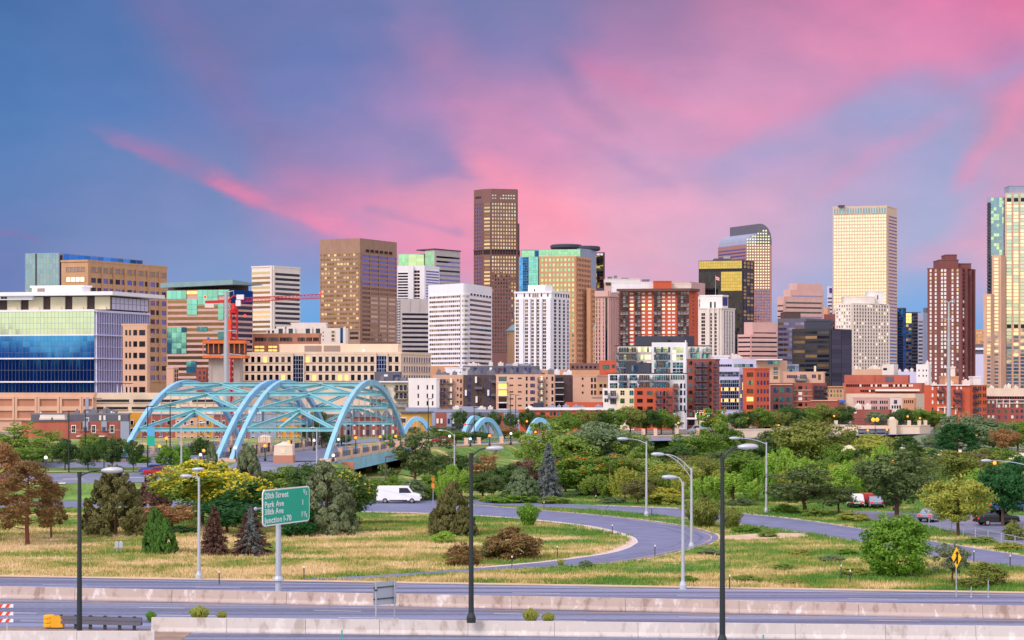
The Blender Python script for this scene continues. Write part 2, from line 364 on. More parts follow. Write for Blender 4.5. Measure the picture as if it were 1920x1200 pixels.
class Vol:
    def __init__(s, b, p0, pc, p1, top, wall, d, ang, bot, dep, name, pts, right):
        s.b = b; s.d = d; s.wall = wall; s.name = name; s.mb = MB()
        s.z1 = Z(top, d); s.z0 = Z(bot, d) if bot else b.base - 1.0
        if pts:
            ch = [Vector((X(p, dd), dd)) for p, dd in pts]
        else:
            C = Vector((X(pc, d), d)); ca, sa = math.cos(R(ang)), math.sin(R(ang))
            def ray(dx_, dy_, px):
                q = (px - CX) / F; return (q * C.y - C.x) / (dx_ - q * dy_)
            ch = []
            if p0 < pc - 0.5:
                l = ray(-ca, sa, p0); ch.append(C + Vector((-ca, sa)) * l)
            ch.append(C)
            if p1 > pc + 0.5:
                rr = R(right) if right is not None else R(ang)
                l = ray(math.sin(rr), math.cos(rr), p1); ch.append(C + Vector((math.sin(rr), math.cos(rr))) * l)
        s.ch = ch; s.faces = [Face(ch[i], ch[i+1]) for i in range(len(ch) - 1)]
        if len(ch) == 3: poly = ch + [ch[0] + ch[2] - ch[1]]
        elif len(ch) == 2:
            n = s.faces[0].n; bk = Vector((-n.x, -n.y)) * dep; poly = ch + [ch[1] + bk, ch[0] + bk]
        else: poly = ch + [ch[-1] + Vector((0, dep)), ch[0] + Vector((0, dep))]
        s.poly = poly
        s.mb.prism([tuple(p) for p in poly], s.z0, s.z1)
        b.parts.append(s)
    def finish(s):
        s.mb.build(s.name, s.wall, s.b.root, s.b.loc)
    def z(s, py): return Z(py, s.d)
    def f(s, i): return s.faces[i]
    def cornice(s, h, out, mat=None, name='cornice', up=0.0):
        """a coping round the roof edge"""
        mb = s.mb if mat is None else MB()
        c = sum((Vector((p[0], p[1])) for p in s.poly), Vector((0, 0))) / len(s.poly)
        pl = []
        for p in s.poly:
            q = Vector((p[0], p[1])) - c; pl.append(tuple(c + q * (1 + out / max(q.length, 1))))
        mb.prism(pl, s.z1 - h + up, s.z1 + 0.03 + up)
        if mat: s.b.part(name, mat, mb)
    def grid(s, i, px0, px1, py0, py1, nx, ny, wf, hf, g, name='window', rel=None, pick=None, dz=0.06, frame=None):
        f = s.faces[i]; a, c = f.s(px0), f.s(px1)
        if c < a: a, c = c, a
        a = max(a, 0.02); c = min(c, f.L - 0.02)
        za, zb = s.z(py1), s.z(py0); w = (c - a) / nx; h = (zb - za) / ny
        rel = max(0.18, s.d * 0.00028) if rel is None else rel
        mb = s.mb if frame is None else MB()
        if wf < 0.985 and rel:
            for k in range(nx + 1):
                q0 = a + k * w - w * (1 - wf) / 2; q1 = q0 + w * (1 - wf)
                q0 = max(q0, a); q1 = min(q1, c)
                if q1 - q0 > 0.02: f.box(mb, q0, q1, za, zb, -0.02, rel)
        if hf < 0.985 and rel:
            for k in range(ny + 1):
                q0 = za + k * h - h * (1 - hf) / 2; q1 = min(q0 + h * (1 - hf), zb); q0 = max(q0, za)
                if q1 - q0 > 0.02: f.box(mb, a, c, q0, q1, -0.02, rel * 0.86)
        if frame: s.b.part('mullions', frame, mb)
        L = s.b.panes.setdefault(name, [])
        for r in range(ny):
            for k in range(nx):
                m = g(k, r) if callable(g) else g
                if m is None: continue
                x0 = a + (k + 0.5) * w - w * wf / 2; y0 = zb - (r + 0.5) * h - h * hf / 2
                L.append((f, x0, x0 + w * wf, y0, y0 + h * hf, m, 0, dz))
    def rect(s, i, px0, px1, py0, py1, mat, name='window', o=0.08, big=0, o0=None):
        """one opening or panel"""
        f = s.faces[i]; a, c = f.s(px0), f.s(px1)
        if c < a: a, c = c, a
        s.b.panes.setdefault(name, []).append((f, a, c, s.z(py1), s.z(py0), mat, big or (c - a) * (s.z(py0) - s.z(py1)), o))
    def slab(s, i, px0, px1, py0, py1, o0, o1, mat=None, name='ledge'):
        f = s.faces[i]; a, c = sorted((f.s(px0), f.s(px1)))
        mb = s.mb if mat is None else MB()
        f.box(mb, a, c, s.z(py1), s.z(py0), o0, o1)
        if mat: s.b.part(name, mat, mb)
    def balcony(s, i, px0, px1, py, h=1.1, out=1.4, mat='balcony_grey', name='balcony'):
        """floor slab with a railing of rails and posts on three sides"""
        f = s.faces[i]; a, c = sorted((f.s(px0), f.s(px1))); z = s.z(py); mb = MB()
        f.box(mb, a, c, z - 0.22, z, 0.0, out)
        f.box(mb, a, c, z + h - 0.12, z + h, out - 0.08, out - 0.01)
        n = max(2, int((c - a) / 0.35))
        for k in range(n + 1):
            q = a + (c - a) * k / n; f.box(mb, max(a, q - 0.05), min(c, q + 0.05), z + 0.002, z + h - 0.121, out - 0.07, out - 0.02)
        for q in (a, c - 0.07):
            f.box(mb, q, q + 0.07, z + h - 0.119, z + h - 0.004, 0.02, out - 0.081)
            f.box(mb, q, q + 0.06, z + 0.12, z + h - 0.3, 0.02, out - 0.09)
        s.b.part(name, mat, mb)
    def roofbox(s, px0, px1, top, back=6.0, dep=8.0, mat=None, name='roof_unit'):
        """a plant room or unit standing back from the front edge of the roof"""
        mat = mat or s.wall; d = s.d + back; mb = MB(); z1 = Z(top, d)
        x0, x1 = X(px0, d), X(px1, d)
        mb.prism([(x0, d), (x1, d), (x1, d + dep), (x0, d + dep)], s.z1 - 0.3, z1)
        mb.prism([(x0 - .15, d - .15), (x1 + .15, d - .15), (x1 + .15, d + dep + .15), (x0 - .15, d + dep + .15)], z1 - 0.35, z1 + 0.12)
        s.b.part(name, mat, mb)
    def clutter(s, i, n, seed, mat='off_white', hmax=1.6, name='roof_unit'):
        """small boxes, vents and ducts scattered on the roof"""
        rg = random.Random(seed); f = s.faces[i]
        for k in range(n):
            mb = MB(); q = rg.uniform(0.04, 0.94) * f.L; w = rg.uniform(0.6, 2.4); h = rg.uniform(0.5, hmax); o = -rg.uniform(1.5, 6)
            f.box(mb, q, q + w, s.z1, s.z1 + h, o - w, o)
            f.box(mb, q + w * .3, q + w * .6, s.z1 + h, s.z1 + h + 0.35, o - w * .7, o - w * .3)
            s.b.part(name, mat, mb)
# ------------------------------------------------------------------ material library (base colours, sRGB 0-255)
for nm, c, rgh, var in [
 ('beige',(212,180,148),.85,.07),('pale_beige',(226,204,180),.85,.06),('tan',(196,154,116),.85,.08),('pink_tan',(214,172,146),.85,.06),
 ('brown_stone',(160,126,106),.75,.10),('plum_stone',(126,88,82),.7,.06),('white_stone',(236,230,226),.7,.05),('off_white',(226,216,206),.8,.05),
 ('grey_stone',(190,182,178),.75,.06),('pink_stone',(206,166,158),.7,.06),('cream_stone',(220,194,168),.7,.05),('plum_pink',(162,118,114),.7,.05),('orange_tan',(206,154,116),.75,.07),('brick',(182,100,82),.9,.14),
 ('orange_brick',(200,94,66),.9,.10),('dark_brick',(156,86,74),.9,.12),('plum_brick',(124,74,72),.88,.10),('brown_panel',(84,66,64),.8,.08),
 ('charcoal',(66,68,82),.8,.08),('slate',(98,98,112),.8,.08),('black_steel',(44,44,54),.45,.08),('concrete',(186,174,164),.9,.14),
 ('white_panel',(235,234,238),.6,.05),('lilac_panel',(206,204,232),.4,.04),('cream',(240,226,190),.7,.04),('yellow_wall',(222,172,84),.8,.06),
 ('mustard_wall',(214,150,50),.8,.06),('teal_roof',(128,160,164),.6,.08),('terracotta',(186,128,102),.85,.08),('louvre',(150,132,122),.7,.06),
 ('dark_opening',(40,36,40),.9,.05),('pale_green_panel',(168,214,176),.5,.04),('lime_panel',(226,232,160),.5,.04),('grey_roof',(120,120,132),.8,.10),
 ('curtain_white',(236,232,222),.8,.05),('rust_panel',(150,96,60),.8,.08),('brown_roof',(104,72,66),.8,.08),('bluegrey',(150,158,182),.7,.06)]:
    wall(nm, c, rgh, var)
for nm, c, rgh, met in [('crane_red',(206,36,34),.45,0),('formwork_orange',(226,112,48),.6,0),('galvanised',(176,180,190),.45,.25),
 ('lamp_black',(34,44,48),.45,0),('lamp_grey',(186,192,204),.4,.2),('pole_brown',(96,76,70),.6,0),('balcony_grey',(84,90,112),.55,0),('sign_green',(6,176,142),.45,0),
 ('sign_white',(240,240,240),.5,0),('sign_yellow',(244,190,20),.5,0),('sign_orange',(240,140,30),.5,0),('sign_black',(20,20,22),.5,0),('rail_dark',(56,60,72),.5,0),('car_white',(232,234,238),.25,0),('car_blue',(60,90,160),.25,.1),
 ('car_silver',(150,160,176),.25,.3),('car_red',(170,30,34),.25,0),('car_dark',(34,36,42),.25,.1),('tyre',(22,22,24),.8,0),('rim',(170,172,178),.35,.6),('flag_red',(200,60,70),.7,0),
 ('stripe_orange',(232,72,34),.5,0),('cap_yellow',(240,176,30),.5,0),('lens_dark',(28,30,34),.3,0),('marking_white',(226,224,220),.7,0),('marking_yellow',(226,176,110),.7,0),('banner_blue',(90,170,220),.6,0),('panel_navy',(50,48,120),.5,0),('awning_blue',(40,110,200),.6,0)]:
    paint(nm, c, rgh, met)
glass('glass_umber',(112,90,66),.12,1,.02,.25); glass('glass_clear',(196,196,192)); glass('glass_gold',(206,180,146)); glass('glass_bronze',(140,112,88),.10,1,.014,.3); glass('glass_dark',(74,72,84),.08,1,.014,.5)
glass('glass_blue',(74,152,236),.05,1,.014,.35); glass('glass_deep',(24,80,146),.05,1,.014,.5); glass('glass_teal',(122,190,192),.06,1,.014,.15); glass('glass_green',(150,200,168),.05,1,.014,.15)
glass('glass_azure',(66,142,224),.05,1,.002,.05); glass('glass_navy',(26,80,142),.05,1,.006,.15); glass('glass_cream',(236,228,200),.05,1,.012,.1); glass('glass_mint',(176,200,190),.05,1,.004,.05); glass('glass_pale',(184,208,172),.05,1,.014,.12); glass('glass_black',(62,60,66),.05,1,.014,.2); glass('glass_gold_sky_tint',(190,164,96),.04,1,.014,.12); glass('glass_lilac',(128,122,176),.08,1,.014,.2)  # mint, cream and gold tints have the mirrored sky painted in
glass('glass_ice',(126,152,170),.05,1,.02,.12)
glow('lit_window',(255,206,110),1.0); glow('lit_pale',(250,236,190),.85); glow('lamp_orange',(255,140,40),2.0); glow('lamp_white',(250,240,225),1.1); glow('lamp_red',(255,50,30),2.5); glow('lamp_green',(60,230,150),1.6); glow('tail_red',(230,30,20),.8)
leaf('leaf_green',(64,98,32),(118,148,60)); leaf('leaf_olive',(84,98,42),(134,144,72)); leaf('leaf_dark',(44,72,34),(82,112,56)); leaf('leaf_bright',(100,146,48),(158,184,86),.35)
leaf('leaf_yellowgreen',(116,130,50),(164,168,82),.3); leaf('leaf_sage',(78,104,72),(128,146,112)); leaf('leaf_brown',(90,74,46),(138,112,74)); leaf('leaf_rust',(116,88,56),(168,130,92)); leaf('needle_plum',(84,62,60),(124,96,88))
leaf('needle_blue',(82,96,104),(134,142,146)); leaf('leaf_juniper',(76,84,50),(122,118,76)); leaf('leaf_juniper_bright',(52,96,38),(98,138,64)); leaf('leaf_grey',(78,96,70),(132,142,112)); leaf('flower_yellow',(196,186,44),(222,210,84),.3); leaf('fruit_orange',(196,120,30),(222,152,50))
leaf('leaf_deepgreen',(26,68,36),(52,104,54)); leaf('leaf_mid',(86,118,46),(140,160,78),.3); leaf('leaf_darkgrey',(60,80,48),(106,124,76)); leaf('leaf_vivid',(66,112,32),(124,162,60),.35)
wall('bridge_blue',(140,198,230),.5,.13,.45); wall('bridge_teal',(132,196,204),.5,.15,.5); wall('bark',(92,70,56),.95,.25,3.0); wall('bark_red',(120,74,56),.95,.25,3.0)
PQ = [(0,1,2,3),(7,6,5,4),(0,4,5,1),(1,5,6,2),(2,6,7,3),(3,7,4,0)]
# ------------------------------------------------------------------ far skyline, left to right
rg=random.Random(5)
def mixg(a,b,p,seed=1):
    r_=random.Random(seed);t={}
    def f(k,r):
        if (k,r) not in t:t[(k,r)]=b if r_.random()<p else a
        return t[(k,r)]
    return f

# blue glass office with stone annex
b=Bld('glass_office','glass office with white roof slab at the left edge, blue panes below pale sky-tinted ones','office building',520,178)
v=b.vol(-70,178,279,583,'bluegrey',ang=10,right=24)
v.grid(0,-70,177,584,627,37,4,.93,.95,'glass_mint',frame='bluegrey',rel=.08)  # row tints differ to paint the reflection: bright sky above, hills below
v.grid(0,-70,177,629,671,37,4,.95,.96,'glass_azure',frame='slate',rel=.06)
v.grid(0,-70,177,673,715,37,2,.93,.97,'glass_navy',frame='slate',rel=.12)
v.grid(0,-70,177,717,736,37,1,.93,.97,'glass_navy',frame='slate',rel=.12)
v.grid(1,179,278,585,627,22,2,.82,.96,'glass_lilac',frame='lilac_panel',rel=.5)  # white fins of the right face coloured lilac to paint its shade
v.grid(1,179,278,629,671,22,2,.82,.96,'glass_lilac',frame='lilac_panel',rel=.5)
v.grid(1,179,278,673,736,22,3,.82,.96,'glass_lilac',frame='lilac_panel',rel=.5)
for y in (628,672,716):
    v.slab(0,-70,178,y-1.3,y+1.3,0,.9,'white_panel');v.slab(1,178,278,y-1,y+1,0,.8,'lilac_panel')  # white slabs turn lilac on the right face, painting its shade
v.slab(0,-70,178,580,584,0,.6,'white_panel');v.slab(1,178,279,581,585,0,.6,'lilac_panel')
w=b.vol(-70,208,279,556,'brown_panel',d=528,ang=10,right=24,bot=581,name='penthouse')
for p0,p1 in ((-40,-15),(15,40),(55,82),(96,123),(137,164),(179,207)):
    w.slab(0,p0,p1,556,580,0,.5,'cream','panel')
    w.slab(0,p0+8,p1-6,575,580.5,.5,.8,'cream','planter')
w.grid(1,209,278,557,580,9,2,.95,.95,'lilac_panel',name='panel',rel=.1)
mb=MB();sl=b.vol(-80,211,309,546,'white_panel',d=524,ang=10,right=24,bot=553,name='roof')
pw=b.vol(60,153,169,535,'white_panel',d=530,ang=10,right=40,bot=548,name='plant_room');pw.cornice(.5,.6);pw.rect(0,70,84,540,550,'louvre','louvre')
pw=b.vol(-70,60,64,550,'white_panel',d=529,ang=10,right=40,bot=562,name='plant_room')
for p in (2,8):pw.rect(0,p,p+5,556,560,'dark_opening','louvre')
an=b.vol(230,276,281,607,'pink_tan',d=508,ang=4,right=30,name='annex');an.cornice(.5,.25)
for r in range(6):
    y=618.5+21.4*r
    for a_,c_ in ((235,238.5),(242,245.5),(250,257),(261,272)):an.rect(0,a_,c_,y,y+10,'glass_dark')
b.done()
mb=MB()
t=thing('pergola','small white pergola on the terrace beside the stone annex of the blue glass office','pergola',(X(232,500),500,Z(737,500)))
for k in range(4):
    mb=MB();mb.box((k*1.0-1.6,0,1.2),(.08,.08,1.2));mb.build('post','white_panel',t)
mb=MB();mb.box((0,0,2.5),(2.2,.8,.1));mb.build('roof','brown_panel',t)

b=Bld('parking_garage','pale stone parking podium with recessed panels and open decks below the blue glass office','garage',500,177)
v=b.vol(-70,176,181,736.5,'pink_tan',ang=3,right=60);v.cornice(.6,.2)
for k in range(6):
    p=-50+42*k
    v.grid(0,p-5,p+36,744,788,1,2,.80,.62,'terracotta',name='panel',rel=.5,dz=.03)
    v.rect(0,p,p+31,746,750,'louvre','louvre',.12)
v.slab(0,161,167,745,775,0,.5,'bluegrey','downpipe')
w=b.vol(177,425,430,736.5,'pale_beige',d=503,ang=3,right=60,name='deck_wall');w.cornice(.5,.2)
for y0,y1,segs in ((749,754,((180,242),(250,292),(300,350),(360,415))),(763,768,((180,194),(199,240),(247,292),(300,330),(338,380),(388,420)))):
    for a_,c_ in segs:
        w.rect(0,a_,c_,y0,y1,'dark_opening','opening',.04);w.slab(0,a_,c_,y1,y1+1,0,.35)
b.done()

b=Bld('office_block','tall tan stone block with rows of paired windows behind the blue glass office','office building',800,165)
v=b.vol(115,165,313,487,'tan',ang=18,right=30);v.cornice(.8,.4)
v.grid(0,124,159,500,509,5,1,.86,.95,'louvre',name='louvre');v.grid(0,124,159,519,528,4,1,.86,.95,'lit_pale')
v.grid(0,124,159,537,546,4,1,.86,.95,'glass_dark')
v.grid(1,169,312,500,509.5,13,1,.8,.95,'louvre',name='louvre')
v.grid(1,169,312,516,716,13,11,.78,.52,mixg('glass_lilac','glass_dark',.3,4))
for p in (190,211.5,233,254.5,276,297.5):v.slab(1,p-.5,p+1.4,497,716,.1,.55)
b.done()

b=Bld('glass_tower','pale blue glass tower with a dark vertical joint behind the tan stone block','office tower',900,111)
v=b.vol(47,111,268,474,'bluegrey',ang=14,right=30)
v.grid(0,48,66,475,560,3,9,.93,.93,'glass_ice',rel=.1,frame='bluegrey');v.grid(0,69.5,110,475,560,7,9,.93,.93,'glass_ice',rel=.1,frame='bluegrey')
v.rect(0,66.5,69,475,560,'glass_black','joint');v.rect(1,112,117,478,560,'glass_black','joint')
v.grid(1,118,267,475,500,12,2,.96,.95,'glass_blue',rel=.1)
b.done()

b=Bld('banded_office','striped stone office with tilted roof and teal glass panels behind the red crane','office building',760,430)
v=b.vol(313,430,474,543,'pink_stone',ang=10,right=32)
v.grid(0,314,429,560,718,1,15,.995,.58,'glass_bronze',name='window_band');v.grid(1,431,473,560,718,1,15,.995,.62,'glass_dark',name='window_band')
v.rect(1,431,473,543,566,'glass_deep',o=.35)
for a_,c_,y0,y1 in ((313.5,350,544,560),(371,409,543,571),(351,370,560,590),(409.5,429.5,543,554),(409.5,420,565,600),(313.5,350,613,663),(370,389,612,621),(409,421,622,637),(350,369,676,699)):
    v.grid(0,a_,c_,y0,y1,max(1,int((c_-a_)/9)),max(1,int((y1-y0)/10)),.97,.97,'glass_teal',name='teal_panel',rel=0,dz=.42)
v.rect(0,351,370,545,551,'lit_window',o=.4)
mb=MB();fL,fR=v.f(0),v.f(1)
zt,zb_=v.z(527),v.z(536);za=v.z(543)
c0,c1,c2=fL.pt(-2,2,0),fL.pt(fL.L+2,2,0),fR.pt(fR.L+4,2,0);c3=c0+c2-c1
q=[c0,c1,c2,c3]
mb.add([(c.x,c.y,z) for c,z in zip(q,(v.z(539),v.z(534),v.z(531),v.z(538)))]+[(c.x,c.y,z) for c,z in zip(q,(v.z(530),v.z(525),v.z(530),v.z(529)))],
       [(3,2,1,0),(4,5,6,7),(0,1,5,4),(1,2,6,5),(2,3,7,6),(3,0,4,7)])
b.part('roof','teal_roof',mb)
sf=b.vol(315,428,466,533,'brown_panel',d=766,ang=10,right=32,bot=546,name='soffit')
b.done()
b=Bld('brick_house','small dark red brick building wedged beside the grey concrete lift core under the crane','building',640,385)
v=b.vol(368,388,390,691,'dark_brick',ang=4,right=40);v.grid(0,371,387,694,714,2,2,.45,.55,'glass_clear');v.cornice(.3,.2);b.done()
b=Bld('office_block','small pink plastered block with a glazed corner stair in front of the striped office','building',700,330)
v=b.vol(312,325,334,689,'pink_tan',ang=6,right=40);v.grid(1,326,334,692,716,2,3,.7,.8,'glass_dark');v.cornice(.4,.2);b.done()

b=Bld('office_tower','white tower with dark window bands left of the brown tower, crossed by the crane jib','office tower',1100,511)
v=b.vol(472,511,563,498,'off_white',ang=28,right=38)
v.grid(0,472.5,508,507,626,1,13,.995,.50,mixg('glass_bronze','glass_gold',.3),name='window_band');v.grid(1,514,562,509,628,1,13,.995,.54,'glass_dark',name='window_band')
v.slab(0,508,511,498,640,.1,.8);v.slab(1,511,514,498,640,.1,.8);v.cornice(.8,.4);b.done()

b=Bld('office_tower','broad brown stone tower with a row of dark louvres under its flat top','office tower',1500,675)
v=b.vol(600,675,744,446.5,'brown_stone',ang=21,right=31)
v.grid(0,602,673,473,618,12,17,.93,.46,mixg('glass_bronze','glass_gold',.35,9),rel=.5)
v.grid(1,677,743,475,640,4,19,.93,.52,lambda k,r:'glass_gold' if r>8 and k else ('glass_lilac' if r<7 else 'glass_bronze'),rel=.5)  # gold and lilac panes paint the reflections on this face
v.grid(1,684,736,466,471.5,6,1,.8,.9,'dark_opening',name='louvre')
for y in (622,631):v.rect(0,656,672,y,y+5,'glass_dark')
b.done()

b=Bld('office_building','long low beige office with rows of square windows above the blue bridge','office building',640,752)
v=b.vol(438,752,808,660,'pale_beige',ang=3,right=28);v.cornice(.8,.25)
for a_,c_,n in ((446,548,9),(571,704,11),(726,750,2)):
    for y in (667.5,684.5,701.5):
        v.grid(0,a_,c_,y,y+12.5,n,1,.56,.86,mixg('glass_dark','lit_window',.04,int(a_+y)),rel=.35)
for a_,c_ in ((550,569),(706,725)):v.grid(0,a_,c_,667,716,4,6,.86,.9,'glass_deep',name='bay_window',rel=.15,frame='galvanised')
for p in (444,549,570,705,726,751):v.slab(0,p-1,p+1,661,720,.3,.8)
for y in (669,686,703):v.grid(1,755,806,y,y+11,11,1,.62,.9,'glass_lilac',rel=.3)
ph=b.vol(524,746,752,645,'pale_beige',d=652,ang=3,right=40,bot=662,name='penthouse');ph.cornice(.4,.2)
for a_,c_ in ((571,603),(607,638)):ph.rect(0,a_,c_,648,659,'louvre','louvre')
ph.rect(0,679,685,655,659.5,'white_panel','vent');b.done()

b=Bld('office_building','orange tan stone office with yellow lit lower windows behind the long beige office','office building',780,600)
v=b.vol(473,598,602,625,'terracotta',ang=5,right=50);v.cornice(.9,.3)
for a_,c_ in ((478,500),(503,522),(525,548),(558,572),(574,585),(587,599)):v.grid(0,a_,c_,632.5,639.5,4,1,.94,.95,'glass_dark')
for a_,c_ in ((477,496),(503,520),(526,546)):v.grid(0,a_,c_,647,660,2,2,.92,.6,'lit_window')
b.done()
b=Bld('apartment_block','cream apartment block with arched dormers on its flat roof left of the brown tower','apartment building',860,650)
v=b.vol(500,648,653,616,'off_white',ang=5,right=50)
for p in (527,546,578,597):v.slab(0,p-8,p+8,612,628,0,1.0);v.rect(0,p-4,p+4,616,625,'glass_teal',o=1.06)
for p in (502,510):v.rect(0,p,p+4,619,624,'glass_dark')
w=b.vol(546,611,614,605,'off_white',d=880,ang=5,right=50,name='wall');w.cornice(.5,.3)
w=b.vol(601,648,652,615,'off_white',d=840,ang=5,right=50,name='wall')
w.grid(0,621,628,619,640,1,3,.8,.7,'glass_bronze');w.rect(0,638,643,615,643,'glass_deep')
for y in (622,629,636):w.rect(0,605,607,y,y+2,'dark_opening')
b.done()

b=Bld('office_tower','slender tower with bright green glass wings beside a grey banded slab','office tower',1750,818)
v=b.vol(797,815,863,468,'grey_stone',ang=40,right=40)
v.grid(0,797.5,814,472,500,3,5,.95,.95,'glass_green',rel=.1);v.grid(0,797.5,814,500,640,3,14,.95,.6,'glass_gold')
v.grid(1,818,862,477,640,1,19,.99,.42,mixg('glass_lilac','glass_dark',.3),name='window_band')
cap_=MB();f=v.f(1);f.box(cap_,-1,f.L+.5,v.z1,v.z(466),-22,.5);v.f(0).box(cap_,3,v.f(0).L-1,v.z1,v.z(465.5),-16,-1);b.part('roof','charcoal',cap_)
w=b.vol(747,795,800,476,'pale_green_panel',d=1765,ang=8,right=40,name='glass_wing')
w.grid(0,748,765,477,560,3,12,.95,.95,'glass_green',rel=.15);w.grid(0,765.5,795,477,560,2,12,.95,.95,'glass_pale',rel=.15)
b.done()
b=Bld('office_tower','white tower with cream piers and brown middle strip before the green glass wings','office tower',1600,797)
v=b.vol(745,797,824,498,'white_panel',ang=8,right=35)
v.grid(0,746,766,510,600,1,17,.99,.55,'glass_dark',name='window_band');v.grid(1,799,823,506,600,1,18,.99,.5,'glass_lilac',name='window_band')
v.slab(0,766,776,498,610,0,2.4);v.slab(0,788,797,498,610,0,2.4);v.grid(0,776.5,787.5,506,610,2,16,.95,.7,'glass_bronze',rel=.3)
b.done()
b=Bld('office_tower','low grey banded tower with blank top between the brown and the silver tower','office tower',1250,756)
v=b.vol(745,753,804,560,'grey_stone',ang=68,right=74)
v.grid(1,754,803,585,680,1,11,.995,.5,'glass_dark',name='window_band');v.grid(0,745,752,562,680,2,24,.75,.6,'glass_black');v.slab(1,768,769,560,585,0,.3);v.slab(1,786,787,560,585,0,.3);b.done()

b=Bld('office_tower','silver tower with rounded corner and dark window bands before the tall brown skyscraper','office tower',1150,874)
cpt=[(803,1172),(866,1151)]
C0=Vector((X(866,1151),1151));
for k in range(1,6):
    a_=R(-18+10*k);pxk=866+14*k/5;cpt.append((pxk,1150+0.55*k*k*.35))
cpt.append((922,1195))
v=b.vol(0,0,0,531,'white_panel',pts=cpt)
v.grid(0,806,864,551,694,16,16,.97,.46,mixg('glass_gold','glass_bronze',.45,8),rel=.5)
for i in range(1,6):v.grid(i,cpt[i][0],cpt[i+1][0],551,694,1,16,.995,.46,'glass_clear',rel=.5)
v.grid(6,880.5,921,548.5,553,7,1,.7,.9,'dark_opening',name='louvre');v.grid(6,880.5,921,557,694,1,15,.99,.48,'glass_dark',name='window_band',rel=.5)
b.done()

b=Bld('skyscraper','tallest brown granite skyscraper with chamfered corners and a dark belt halfway up','skyscraper',2000,930)
pts=[(888.5,2014),(905.5,2003),(920.5,1999),(969,2004),(971,2012)]
def rep(pts,top,bot,nm):
    w=b.vol(0,0,0,top,'plum_stone',pts=pts,bot=bot,name=nm);return w
v=rep(pts,354,470,'upper_shaft')
v.grid(2,921.5,968,379,468,9,13,.55,.58,mixg('glass_gold','glass_clear',.3),rel=.5);v.grid(1,907,919.5,379,468,1,13,.92,.5,mixg('glass_gold','glass_bronze',.3),rel=.5);v.grid(0,890,904,379,468,3,13,.7,.5,'glass_lilac',rel=.5)  # gold front, lilac side: each face's sky reflection tinted into its panes
v.grid(2,921.5,966,363.5,374.5,9,2,.55,.42,mixg('glass_clear',None,.3,2),rel=0)
v.rect(0,891,902,367,371,'glass_dark')
w=b.vol(0,0,0,417,'plum_stone',pts=[(960,2011),(973.5,2012),(974,2020)],name='shoulder')
v=rep([(888.2,2014),(905.4,2002.6),(920.5,1998.6),(969.2,2003),(975,2016)],467.5,None,'lower_shaft')
v.grid(2,921.5,968,468,477,9,1,.86,.95,'dark_opening',name='louvre',rel=.3);v.grid(1,906,920,468,477,1,1,.95,.95,'dark_opening',name='louvre',rel=.3);v.grid(0,889,905,468,477,4,1,.85,.95,'dark_opening',name='louvre',rel=.3);v.grid(3,970,974.5,468,477,1,1,.9,.95,'dark_opening',name='louvre',rel=.3)
v.grid(2,921.5,968,479,660,9,26,.55,.58,mixg('glass_gold','glass_clear',.3),rel=.5);v.grid(1,907,919.5,479,660,1,26,.92,.5,mixg('glass_gold','glass_bronze',.3),rel=.5);v.grid(0,890,904,479,660,3,26,.7,.5,'glass_lilac',rel=.5)
v.slab(0,888.3,905,466.5,468.4,0,.9);v.slab(2,920.5,969,466.5,468.2,0,.9)
b.done()

b=Bld('office_tower','wide tan tower with green windows, a green glass crown and curved dark roof fins','office tower',1700,1080)
k=b.vol(1082,1089,1118,466,'bluegrey',d=1750,ang=20,right=36,name='grey_slab')
g_=b.vol(977,1088,1092,467,'teal_roof',d=1725,ang=8,right=30,bot=484,name='glass_crown');g_.grid(0,978,1002,469,483,4,3,.95,.93,'glass_green',rel=.1);g_.grid(0,1003,1010,469,483,1,1,.95,.93,'glass_deep',rel=.1);g_.grid(0,1010.5,1088,467.6,481,13,3,.95,.93,'glass_green',rel=.1)
g_=b.vol(973,1009,1014,481,'teal_roof',d=1708,ang=12,right=30,name='glass_wing');g_.grid(0,974,980,482,560,2,16,.93,.93,'glass_blue',rel=.1);g_.grid(0,980.5,991,482,560,3,16,.93,.93,'glass_deep',rel=.1);g_.grid(0,991.5,1009,482,560,4,16,.93,.93,'glass_teal',rel=.1)
v=b.vol(1011,1080,1108,480,'orange_tan',ang=10,right=26);v.grid(0,1013,1078,482,700,9,23,.55,.56,mixg('glass_pale','glass_green',.45),rel=.5);v.grid(1,1081,1107,482,700,9,23,.62,.56,'glass_lilac',rel=.5)
w=b.vol(1100,1107,1118,540,'orange_tan',d=1710,ang=10,right=26,name='side_wing');w.grid(1,1108,1117,542,700,4,17,.6,.5,'glass_dark',rel=.5)
z_=Z(463,1750)
for (cx_,w_,h_) in ((1062,60,458.5),(1100,52,461.5)):
    mb=MB();xx=X(cx_,1770);rr_=w_*1770/F/2
    mb.lathe([(rr_*.92,0),(rr_,1.0),(rr_,3.2),(rr_*.94,4.0)],24,(xx,1775,Z(h_,1770)-4));mb.lathe([(rr_*.5,-4),(rr_*.5,0)],16,(xx,1775,Z(h_,1770)-4));b.part('roof_ring','charcoal',mb)
b.done()
b=Bld('office_tower','narrow gold mirrored tower peeking out right of the tan tower with the green crown','office tower',1850,1130)
v=b.vol(1112,1131,1134,473,'charcoal',ang=12,right=40);v.grid(0,1113,1131,474,479,3,1,.9,.9,'white_panel',name='panel');v.grid(0,1113,1131,480,508,3,6,.96,.95,'glass_gold_sky_tint',rel=.1);v.grid(0,1113,1131,508,540,3,6,.96,.95,mixg('glass_black','glass_gold_sky_tint',.4),rel=.1);b.done()

